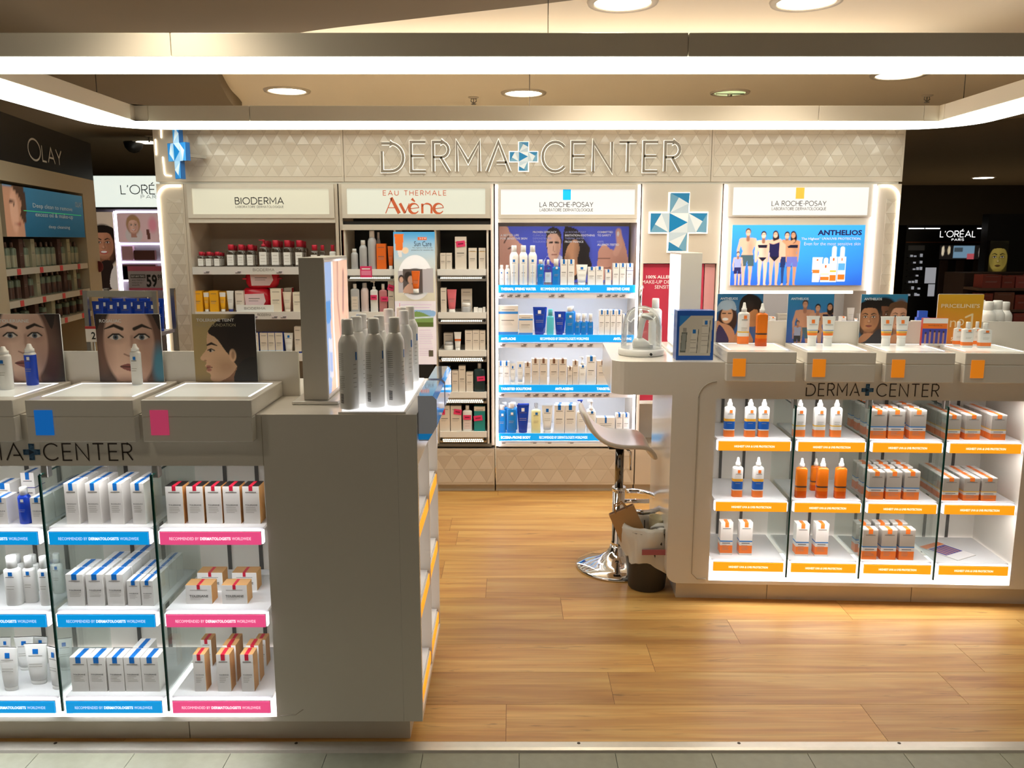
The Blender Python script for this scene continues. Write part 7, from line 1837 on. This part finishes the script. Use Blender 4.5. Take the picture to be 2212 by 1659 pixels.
cup(BX + .03, BY_ + .01, .245, .1, .12, 'cream paper cup in the waste bin', mat('cup_cream', '#d9d0ae', .5))
lid = thing('cup_lid', 'white plastic cup lid on the rubbish in bin', 'lid', (BX + .07, BY_ - .045, .272)); lid.rotation_euler = (math.radians(-25), math.radians(15), 0)
MB().loft([(0, .046, .046), (.008, .047, .047), (.012, .04, .04), (.02, .037, .037), (.022, .03, .03)], PLW, 28).build('lid_disc', lid)
lid = thing('cup_lid', 'second white cup lid tucked under the first in bin', 'lid', (BX + .055, BY_ - .02, .282)); lid.rotation_euler = (math.radians(-38), math.radians(4), 0)
MB().loft([(0, .046, .046), (.008, .047, .047), (.012, .04, .04), (.02, .037, .037), (.022, .03, .03)], PLW, 28).build('lid_disc', lid)

# ------------------------------------------------------------------ neighbouring shop fixtures: left
OA = Vector((-2.735, 4.42, 0)); OB = Vector((-3.05, 6.2, 0)); OD = (OB - OA).normalized(); ON = Vector((OD.y, -OD.x, 0))   # facing the aisle
oang = math.atan2(OD.y, OD.x); OLN = (OB - OA).length
ob_ = thing('wall_unit', 'dim shelf unit with black OLAY header at far left', 'display cabinet', OA, oang)
# local: x along the unit (away from us), -y out to the aisle
UC = mat('unit_cream', '#9c8f78', .5, noise=.02); UD = mat('unit_dark', '#3d3830', .6)
MB().box(0, OLN, .0, .5, 2.03, 2.292, BLACK).build('header', ob_)
def oloc(px, py, y=0.0):
    h_ = hit(px, py, OA - ON * y, ON); v = h_ - OA
    return v.dot(OD), h_.z
SILV = mat('sign_silver', '#b9b6b0', .4)
xo, zo = oloc(58, 325); x2, z2 = oloc(131, 325)
mb = MB()
def og(chs, xa, xb, za, zb):
    m = stroke_text(chs, xa, xb, za, zb, SILV, .09 if chs == 'O' else .12, .2, -.002); m.build('lettering', ob_)
a = oloc(60, 323); b = oloc(86, 323); og('O', a[0], b[0], oloc(70, 345)[1], oloc(70, 300)[1])
a = oloc(90, 328); b = oloc(131, 328); og('LAY', a[0], b[0], oloc(105, 351)[1], oloc(105, 319)[1])
zt = 2.03; zl1 = oloc(100, 412)[1]; zl0 = oloc(100, 512)[1]
MB().box(0, OLN, .0, .5, zl1 + .02, zt, UC).build('upper_panel', ob_)
xr_ = oloc(178, 450)[0]
MB().box(xr_ + .03, OLN, 0, .5, 0, zl1 + .02, UC).build('end_post', ob_)
MB().box(0, xr_ + .03, .3, .5, 0, zl1 + .02, UD).build('back_panel', ob_)
MB().box(0, .14, .0, .3, 0, zl1 + .02, UC).build('end_post', ob_)
x3 = oloc(8, 450)[0]
S = Sheet(xr_ - x3, zl1 - zl0, 80, '#2a6486'); A = S.a; S.grad('#1f5878', '#3a7aa0')
S.poly([(0, 0), (A * .2, 0), (A * .2, 1), (0, 1)], '#b98a70', smooth=False); S.ell(A * .1, .5, .2, .42, '#d2a58c', .3); S.line([(A * .06, .7), (A * .13, .72)], .05, '#4a3026'); S.ell(A * .1, .6, .05, .03, '#2a1a14', .3); S.line([(A * .08, .28), (A * .15, .27)], .05, '#8c4a42'); S.poly([(A * .16, .4), (A * .22, .3), (A * .22, 1), (A * .1, 1), (A * .18, .7)], '#4a3426')
lb_ = thing('light_box', 'blue Deep clean light box picture on the dark unit', 'poster', OA + OD * ((x3 + xr_) / 2) + Vector((0, 0, zl0)) + ON * .002, oang)
MB().box(-(xr_ - x3) / 2, (xr_ - x3) / 2, 0, .04, 0, zl1 - zl0, UC).build('frame', lb_)
link('printed_picture', S.mesh('printed_picture', printmat('print_dim', .16)), lb_, (0, -.0008, 0))
w_ = xr_ - x3; hh = zl1 - zl0
PT = mat('text_pale_dim', '#c9d6dd', .5)
for s_, a, b, z0, z1 in (('Deep clean to remove', -.19, .33, .58, .7), ('excess oil & make-up', -.17, .33, .40, .52), ('deep cleansing', -.02, .27, .17, .26)):
    font_mesh(s_, a * w_, b * w_, z0 * hh, z1 * hh, PT, -.002).build('lettering', lb_)
font_mesh('OLAY', .38 * w_, .48 * w_, .72 * hh, .84 * hh, SILV, -.002).build('lettering', lb_)
MB().quadxz(-.3 * w_, .46 * w_, .52 * hh, .535 * hh, -.0016, mat('green_streak', '#3fae6a', .5, emit=.3, ecol='#3fd07a')).build('screen_line', lb_)
SHO = []
for py in (577, 642, 700):
    z = oloc(90, py)[1]; SHO.append(z)
    s = MB().box(.14, xr_ + .03, .02, .3, z - .018, z, UC).build('shelf', ob_)
    MB().box(.142, xr_ + .028, .006, .02, z - .035, z + .002, mat('ticket_rail_dim', '#a8a194', .4)).build('ticket_rail', s)
    for k in range(4):
        xx = .3 + k * .34
        MB().box(xx, xx + .05, .004, .0058, z - .033, z, mat('red_ticket', '#b23a3a', .5)).build('ticket', s)
mat('p_dimpale', '#8f8a72', .4)
DIMB = ('p_dimgreen', 'p_cream', 'p_cocoa', 'p_grey')
cnt = 0
for si, z in enumerate(SHO):
    n_ = (15, 14, 10)[si]
    for k in range(n_):
        xx = .24 + (xr_ - .26) * k / (n_ - 1)
        p = OA + OD * xx - ON * .07
        kd = k % 7
        h_ = (.15, .145, .11)[si] * (1 if kd not in (3, 5) else 1.12)
        if kd in (3, 5):
            parts = carton(.06, .04, h_, 'p_cocoa' if kd == 3 else 'p_dimpale', None, (), 1)
        else:
            parts = bottle(.05, .04, h_, 'p_dimgreen', 'p_cocoa', 'cap', None, ((.05, .5, 'p_dimpale' if si == 0 else 'p_cocoa'),), shoulder=.78)
        cnt += 1
        place(parts, 'dim_bottle' if kd not in (3, 5) else 'dim_carton', 'dim %s, %s from near end, %s shelf of far-left unit' % ('carton' if kd in (3, 5) else 'bottle', ORD[k + 1], ('upper', 'middle', 'lower')[si]), 'bottle' if kd not in (3, 5) else 'carton', (p.x, p.y, z), oang, 'goods on the dim far-left unit')
p = OA + OD * (OLN - .06) + ON * .006
sg = thing('round_sign', 'small round price sign reading 30 on the dim unit', 'sign', (p.x, p.y, oloc(190, 578)[1]), oang + math.radians(60))
o = MB().loft([(-.002, .04, .04), (.002, .04, .04)], mat('sign_maroon', '#6b2a30', .5), 24).build('disc', sg); o.rotation_euler.x = math.pi / 2
o = MB().loft([(-.0026, .031, .031), (.0, .031, .031)], mat('sign_grey', '#8f8780', .5), 24).build('face', sg); o.rotation_euler.x = -math.pi / 2
font_mesh('30', -.022, .022, -.014, .016, BLACK, -.004).build('lettering', sg)
# bright cosmetics unit with a lit white sign
LD = 8.0
t = thing('cosmetics_unit', 'bright cosmetics unit with white lit sign beyond the left aisle', 'display cabinet', (0, LD, 0))
xa, xb = at(196, 400, LD).x, at(420, 400, LD).x
LITG = mat('sign_greenish_lit', '#eef6f0', .5, emit=.85, ecol='#e9f5ee')
MB().box(xa, xb, 0, .5, at(300, 447, LD).z, at(300, 380, LD).z, LITG).build('sign_face', t)
MB().box(xa, xb, -.004, .5, at(300, 452, LD).z, at(300, 447.5, LD).z, BLACK).build('sign_rail', t); MB().box(xa, xb, -.004, .5, at(300, 379.5, LD).z, at(300, 377.5, LD).z, BLACK).build('sign_rail', t)
stroke_text("L'OReAL", at(262, 420, LD).x, at(372, 420, LD).x, at(300, 419, LD).z, at(300, 400, LD).z, BLACK, .1, .2, -.002).build('lettering', t)
stroke_text('PARIS', at(305, 428, LD).x, at(352, 428, LD).x, at(300, 429, LD).z, at(300, 421.5, LD).z, BLACK, .1, .3, -.002).build('lettering', t)
GR = mat('unit_grey', '#7d7880', .5)
MB().box(xa, xb, .05, .5, 0, at(300, 452, LD).z, GR).build('body', t)
for (pa, pb_, ya, yb) in ((248, 252, 456, 640), (252, 420, 455, 459), (257, 420, 525, 529), (257, 420, 565, 568), (257, 420, 605, 608)):
    MB().box(at(pa, 500, LD).x, at(pb_, 500, LD).x, -.0, .05, at(300, yb, LD).z, at(300, ya, LD).z, mat('led_pinkish', '#ffffff', .5, emit=3, ecol='#f6ecff')).build('led_line', t)
for i, (pa, pb_, ya, yb, c_) in enumerate(((259, 283, 532, 562, '#c9a4b8'), (285, 330, 541, 562, '#5a3a38'), (258, 330, 571, 604, '#6b4a52'), (258, 280, 575, 603, '#3a3430'))):
    cx_ = (at(pa, 500, LD).x + at(pb_, 500, LD).x) / 2; hw = (at(pb_, 500, LD).x - at(pa, 500, LD).x) / 2
    MB().box(cx_ - hw, cx_ + hw, .005, .045, at(300, yb, LD).z, at(300, ya, LD).z, mat('tester_block_%d' % i, c_, .4)).build('tester_block', t)
S = Sheet(at(247, 500, LD).x - at(204, 500, LD).x, at(225, 458, LD).z - at(225, 640, LD).z, 50, '#e9d9c6'); A = S.a
S.poly([(0, .06), (A, .06), (A, .0), (0, 0)], '#f4ece6', smooth=False)
face_front(S, A * .42, .62, .17, '#c98f70', '#8d5c42', '#1f1512', '#2a1a12', '#b8484a', True, smile=1); S.poly([(0, .3), (A * .3, .42), (A * .8, .4), (A * .75, .1), (0, .12)], '#2a1c18'); S.poly([(A * .72, .3), (A, .36), (A, .1), (A * .6, .12)], '#e6e0dc')
board('model_poster', 'tall poster of a smiling dark-haired woman by left aisle', 'poster', S.w, S.h, ((at(204, 500, LD).x + at(247, 500, LD).x) / 2, LD - .01, at(225, 640, LD).z), 0, S, printmat('print_mid', .22), WGLOSS, .008, [font_mesh('REVITALIFT', -.07, .05, .02, .045, ORANGE)])
S = Sheet(at(345, 500, LD).x - at(256, 500, LD).x, at(300, 461, LD).z - at(300, 523, LD).z, 70, '#e6c6cc'); A = S.a
S.ell(A * .38, .25, .3, .3, '#d8d0d2', .2); S.ell(A * .38, .62, .25, .34, '#b08a6c', .15); face_front(S, A * .38, .56, .25, '#e6bfae', '#b8887a', '#b48c66', '#5a4a44', '#b85a60', False, smile=1); S.poly([(A * .7, .1), (A * .78, .1), (A * .76, .45), (A * .69, .45)], '#6a4038', smooth=False); S.ell(A * .85, .6, .15, .25, '#e89ab0', .8)
board('model_poster', 'lit poster of a smiling short-haired woman beyond left column', 'poster', S.w, S.h, ((at(345, 500, LD).x + at(256, 500, LD).x) / 2, LD - .01, at(300, 523, LD).z), 0, S, printmat('print_mid', .22), WGLOSS, .008)
# price sign on a rail
PD = 5.75
px0, px1 = at(277, 600, PD).x, at(352, 600, PD).x; pz0, pz1 = at(300, 627, PD).z, at(300, 575, PD).z
ps = thing('price_sign', 'pink and grey price sign reading 59.99 beside left column', 'sign', ((px0 + px1) / 2, PD, pz0))
PW_ = px1 - px0; PH = pz1 - pz0
MB().box(-PW_ / 2, PW_ / 2, 0, .004, 0, PH, mat('sign_card_grey', '#a9a0a2', .5)).build('card', ps)
MB().box(-PW_ / 2, PW_ / 2, -.001, 0, PH * .80, PH, mat('sign_card_pink', '#b85a70', .5)).build('pink_band', ps); MB().box(-PW_ / 2, PW_ / 2, -.001, 0, 0, PH * .1, mat('sign_card_pink', '#b85a70', .5)).build('pink_band', ps)
font_mesh('59', .02 * PW_, .33 * PW_, PH * .12, PH * .66, BLACK, -.002, .03).build('lettering', ps); font_mesh('99', .35 * PW_, .47 * PW_, PH * .42, PH * .66, BLACK, -.002, .02).build('lettering', ps)
MB().box(-.43 * PW_, .0, -.0012, 0, PH * .5, PH * .66, mat('sign_dark_band', '#55504e', .5)).build('dark_band', ps)
for k, z in enumerate((.42, .32, .22)): font_mesh(('AGE PERFECT', 'moisturiser duo', 'each')[k], -.4 * PW_, -.02 * PW_ - k * .02, PH * (z - .03), PH * (z + .03), INK, -.002).build('lettering', ps)
font_mesh('BUY ANY TWO', -.4 * PW_, -.03 * PW_, PH * .54, PH * .62, GT, -.002).build('lettering', ps)
MB().tube([(0, .002, -.0), (0, .002, -pz0)], .008, STEEL, 8).build('post', ps)
# promotion bin of blue tubes
SD = 4.75
xa, xb = at(186, 650, SD).x, at(336, 650, SD).x; zt = at(260, 628, SD).z
t = thing('promo_stand', 'grey wire stand holding blue tubes behind portrait cards', 'display stand', ((xa + xb) / 2, SD, 0))
W_ = xb - xa
for k in (-1, 1):
    for yy in (0, .25):
        MB().box(k * W_ / 2 - .012, k * W_ / 2 + .012, yy - .012, yy + .012, 0, zt, STEEL).build('post', t)
MB().box(-W_ / 2, W_ / 2, -.008, .008, zt - .035, zt, mat('stand_grey', '#8f8c82', .4)).build('top_rail', t)
zs = at(260, 720, SD).z
MB().box(-W_ / 2, W_ / 2, .0, .25, zs - .02, zs, GR).build('tray', t)
for r in range(2):
    for k in range(5):
        xx = -W_ / 2 + W_ * (k + .5) / 5
        place(tube_pack(.068, at(260, 652 - r * 4, SD).z - zs, 'p_deepblue', 'p_deepblue', 'carton_white', (), .03, .08), 'gel_tube', 'blue gel tube, %s from left, %s row of wire stand' % (ORD[k + 1], ('front', 'rear')[r]), 'tube', ((xa + xb) / 2 + xx, SD + .05 + r * .08, zs), random.uniform(-.1, .1), 'blue tubes in the wire stand')
c = at(200, 722, SD - .03)
pt = tag(MB().box(-.045, .045, 0, .003, -.045, .045, BOXW).build('price_card', None, (c.x, SD - .02, c.z)), 'small price card showing a 2 between portrait cards', 'sign')
font_mesh('2', -.012, .012, -.03, .012, BLACK, -.001, .02).build('lettering', pt); MB().box(-.045, .045, -.001, 0, .03, .045, mat('red_ticket', '#b23a3a', .5)).build('red_band', pt)
MB().tube([(0, .004, -.045), (0, .004, -c.z + .0)], .004, STEEL, 6).build('wire_post', pt)
# dome camera, vent and ceiling fittings far left
c = on(291, 350, CZ)
c = at(291, 346, 9.0)
cd = thing('dome_camera', 'black dome security camera on the far left ceiling', 'camera', (c.x, 9.0, CZ))
MB().loft([(0, .1, .1), (-.02, .095, .095), (-.06, .085, .085), (-.1, .05, .05), (-.115, .01, .01)], BLACK, 24).build('dome', cd)

# ------------------------------------------------------------------ neighbouring shop fixtures: right (dim)
RD = 9.5
BK = mat('unit_black', '#14120f', .3)
t = thing('cosmetics_unit', 'black cosmetics unit with white lettered sign at far right', 'display cabinet', (0, RD, 0))
xa, xb = at(1958, 500, RD).x, at(2145, 500, RD).x; z9 = lambda y: at(2050, y, RD).z
MB().box(xa, xb, 0, .5, 0, z9(486), BK).build('body', t)
stroke_text("L'OReAL", at(2031, 505, RD).x, at(2107, 505, RD).x, z9(512), z9(499), TXW if False else mat('text_lit', '#ffffff', .5, emit=1.2), .11, .22, -.004).build('lettering', t)
stroke_text('PARIS', at(2056, 514, RD).x, at(2082, 514, RD).x, z9(520), z9(515.5), MATS['text_lit'], .14, .3, -.004).build('lettering', t)
LB = mat('led_thin_white', '#ffffff', .5, emit=2.2)
for a, b in ((1963, 1996), (1999, 2030), (2111, 2137)):
    MB().box(at(a, 493, RD).x, at(b, 493, RD).x, -.01, 0, z9(494.5), z9(492.5), LB).build('led_line', t)
MB().box(xa, xb, -.012, -.002, z9(524.5), z9(522), mat('copper_rail', '#8a5a40', .3, .8)).build('rail', t)
S = Sheet(at(2128, 540, RD).x - at(2029, 540, RD).x, z9(530) - z9(560), 60, '#1a1715'); A = S.a
S.ell(A * .07, .6, .1, .35, '#d9cbb0', .3); S.ell(A * .2, .65, .1, .3, '#cdbd9c', .3); S.poly([(A * .29, .1), (A * .76, .1), (A * .76, 1), (A * .29, 1)], '#6f8fa6', smooth=False); S.poly([(A * .31, .55), (A * .5, .55), (A * .5, .85), (A * .31, .85)], '#3f4a52', smooth=False); S.ell(A * .88, .5, .1, .35, '#a8a098', .3); S.poly([(A * .6, 0), (A * .76, 0), (A * .76, .4), (A * .6, .4)], '#b05058', smooth=False)
board('picture_strip', 'small lit picture strip under the far right sign', 'poster', S.w, S.h, ((at(2128, 540, RD).x + at(2029, 540, RD).x) / 2, RD - .012, z9(560)), 0, S, printmat('print_far', .8), BK, .01)
for (a, b, ya, yb, c_) in ((1960, 1995, 530, 541, '#4a4844'), (2001, 2024, 578, 612, '#b9bcc4'), (2010, 2024, 614, 640, '#b9bcc4')):
    MB().box(at(a, 560, RD).x, at(b, 560, RD).x, -.006, 0, z9(yb), z9(ya), mat('far_panel_' + c_[1:], c_, .4, emit=.5 if c_ != '#4a4844' else .12)).build('info_panel', t)
rs = random.Random(3)
dm = MB()
for k in range(7):
    y_ = 555 + k * 14
    s_ = MB().box(at(1960, 560, RD).x, at(1994, 560, RD).x, -.03, 0, z9(y_ + 2), z9(y_), mat('far_shelf', '#2a2826', .3)).build('shelf', t)
    for q in range(4):
        px = 1966 + q * 7 + rs.uniform(-1, 1)
        if rs.random() < .75:
            MB().box(at(px, 560, RD).x, at(px + 3.5, 560, RD).x, -.028, -.002, z9(y_), z9(y_ - rs.uniform(3, 7)), mat('far_glint', '#c9cdd8', .3, emit=.35)).build('pot', s_)
# brown tester columns, portrait panel, reddish gondola
for a, b in ((2030, 2047), (2066, 2082), (2103, 2122)):
    MB().box(at(a, 560, RD).x, at(b, 560, RD).x, -.02, 0, z9(660), z9(562), mat('far_brown', '#3a2b24', .5)).build('brown_panel', t)
PD = 8.66
S = Sheet(at(2176, 560, PD).x - at(2136, 560, PD).x, at(2150, 520, PD).z - at(2150, 592, PD).z, 50, '#1f1c10'); A = S.a
face_front(S, A * .5, .46, .38, '#b5a14e', '#6b5c22', '#15120a', '#1a1508', '#5a4420', True)
pn = board('portrait_poster', 'dark panel with a yellowish woman\'s face at far right', 'poster', S.w, S.h, ((at(2176, 560, PD).x + at(2136, 560, PD).x) / 2, PD, at(2150, 592, PD).z), 0, S, printmat('print_yellow', .35), BK, .039)
pl_ = thing('pillar', 'dark square pillar at the far right edge', 'pillar', (at(2190, 500, 8.7).x, 8.7, 0))
MB().box(-.27, .6, 0, .12, 0, at(2190, 462, 8.7).z, BK).build('pillar_body', pl_)
GD = 6.3
g_ = thing('gondola', 'dim reddish gondola of packets behind the right counter', 'display cabinet', (0, GD, 0))
RB = mat('gondola_red', '#5a2a26', .6, noise=.2, nscale=20); zg = lambda y: at(2160, y, GD).z
xa, xb = at(2112, 620, GD).x, at(2330, 620, GD).x
MB().box(xa, xb, .2, .5, 0, zg(592), mat('gondola_dark', '#2a1c18', .6)).build('body', g_)
k = 0
for row, (yt, yb) in enumerate(((592, 622), (628, 668), (674, 716), (722, 770))):
    s = MB().box(xa, xb, -.02, .2, zg(yb) - .02, zg(yb), mat('gondola_shelf', '#4a3a32', .5)).build('shelf', g_)
    x = xa + .02; j = 0
    while x < xb - .12:
        w_ = rs.uniform(.09, .15); h_ = (zg(yt) - zg(yb)) * rs.uniform(.75, .95); j += 1
        place(carton(round(w_, 2), .12, round(h_, 2), rs.choice(['p_gon1', 'p_gon2', 'p_gon3']) if 'p_gon1' in MATS else (mat('p_gon1', '#6b2f2a', .5), mat('p_gon2', '#5b3a30', .5), mat('p_gon3', '#7a3a3a', .5), 'p_gon1')[3], None, (), 1), 'dim_packet', 'dim reddish packet, %s from left on %s gondola shelf' % (ORD[j], ('top', 'second', 'third', 'lowest')[row]), 'carton', (x + round(w_, 2) / 2, GD + .04, zg(yb)), 0, 'packets on the reddish gondola')
        x += round(w_, 2) + .012
t = thing('downlight', 'small lit downlight on the dark ceiling at far right', 'ceiling light', (at(2120, 427, 14.0).x, 14.0, CZ), group='round ceiling downlights')
MB().loft([(0, .16, .16), (-.01, .15, .15)], LENS, 24).build('lens', t)
L = bpy.data.lights.new('downlight_lamp', 'SPOT'); L.energy = 260; L.shadow_soft_size = .1; L.color = (1, .84, .62); L.spot_size = math.radians(150); L.spot_blend = .8
link('downlight_lamp', L, t, (0, 0, -.03))
MB().loft([(0.0, .19, .19), (-.006, .18, .18), (-.006, .155, .155)], RIMM, 24, cap=False).build('rim', t)
c = at(318, 278, 9.0)
t = thing('downlight', 'downlight at far left, half hidden above the left column', 'ceiling light', (c.x, 9.0, CZ), group='round ceiling downlights')
MB().loft([(0, .13, .13), (-.01, .12, .12)], LENS, 24).build('lens', t); MB().loft([(0.0, .16, .16), (-.006, .15, .15), (-.006, .125, .125)], RIMM, 24, cap=False).build('rim', t)
L = bpy.data.lights.new('downlight_lamp', 'SPOT'); L.energy = 70; L.shadow_soft_size = .1; L.color = (1, .86, .66); L.spot_size = math.radians(125); L.spot_blend = .6
link('downlight_lamp', L, t, (0, 0, -.03))
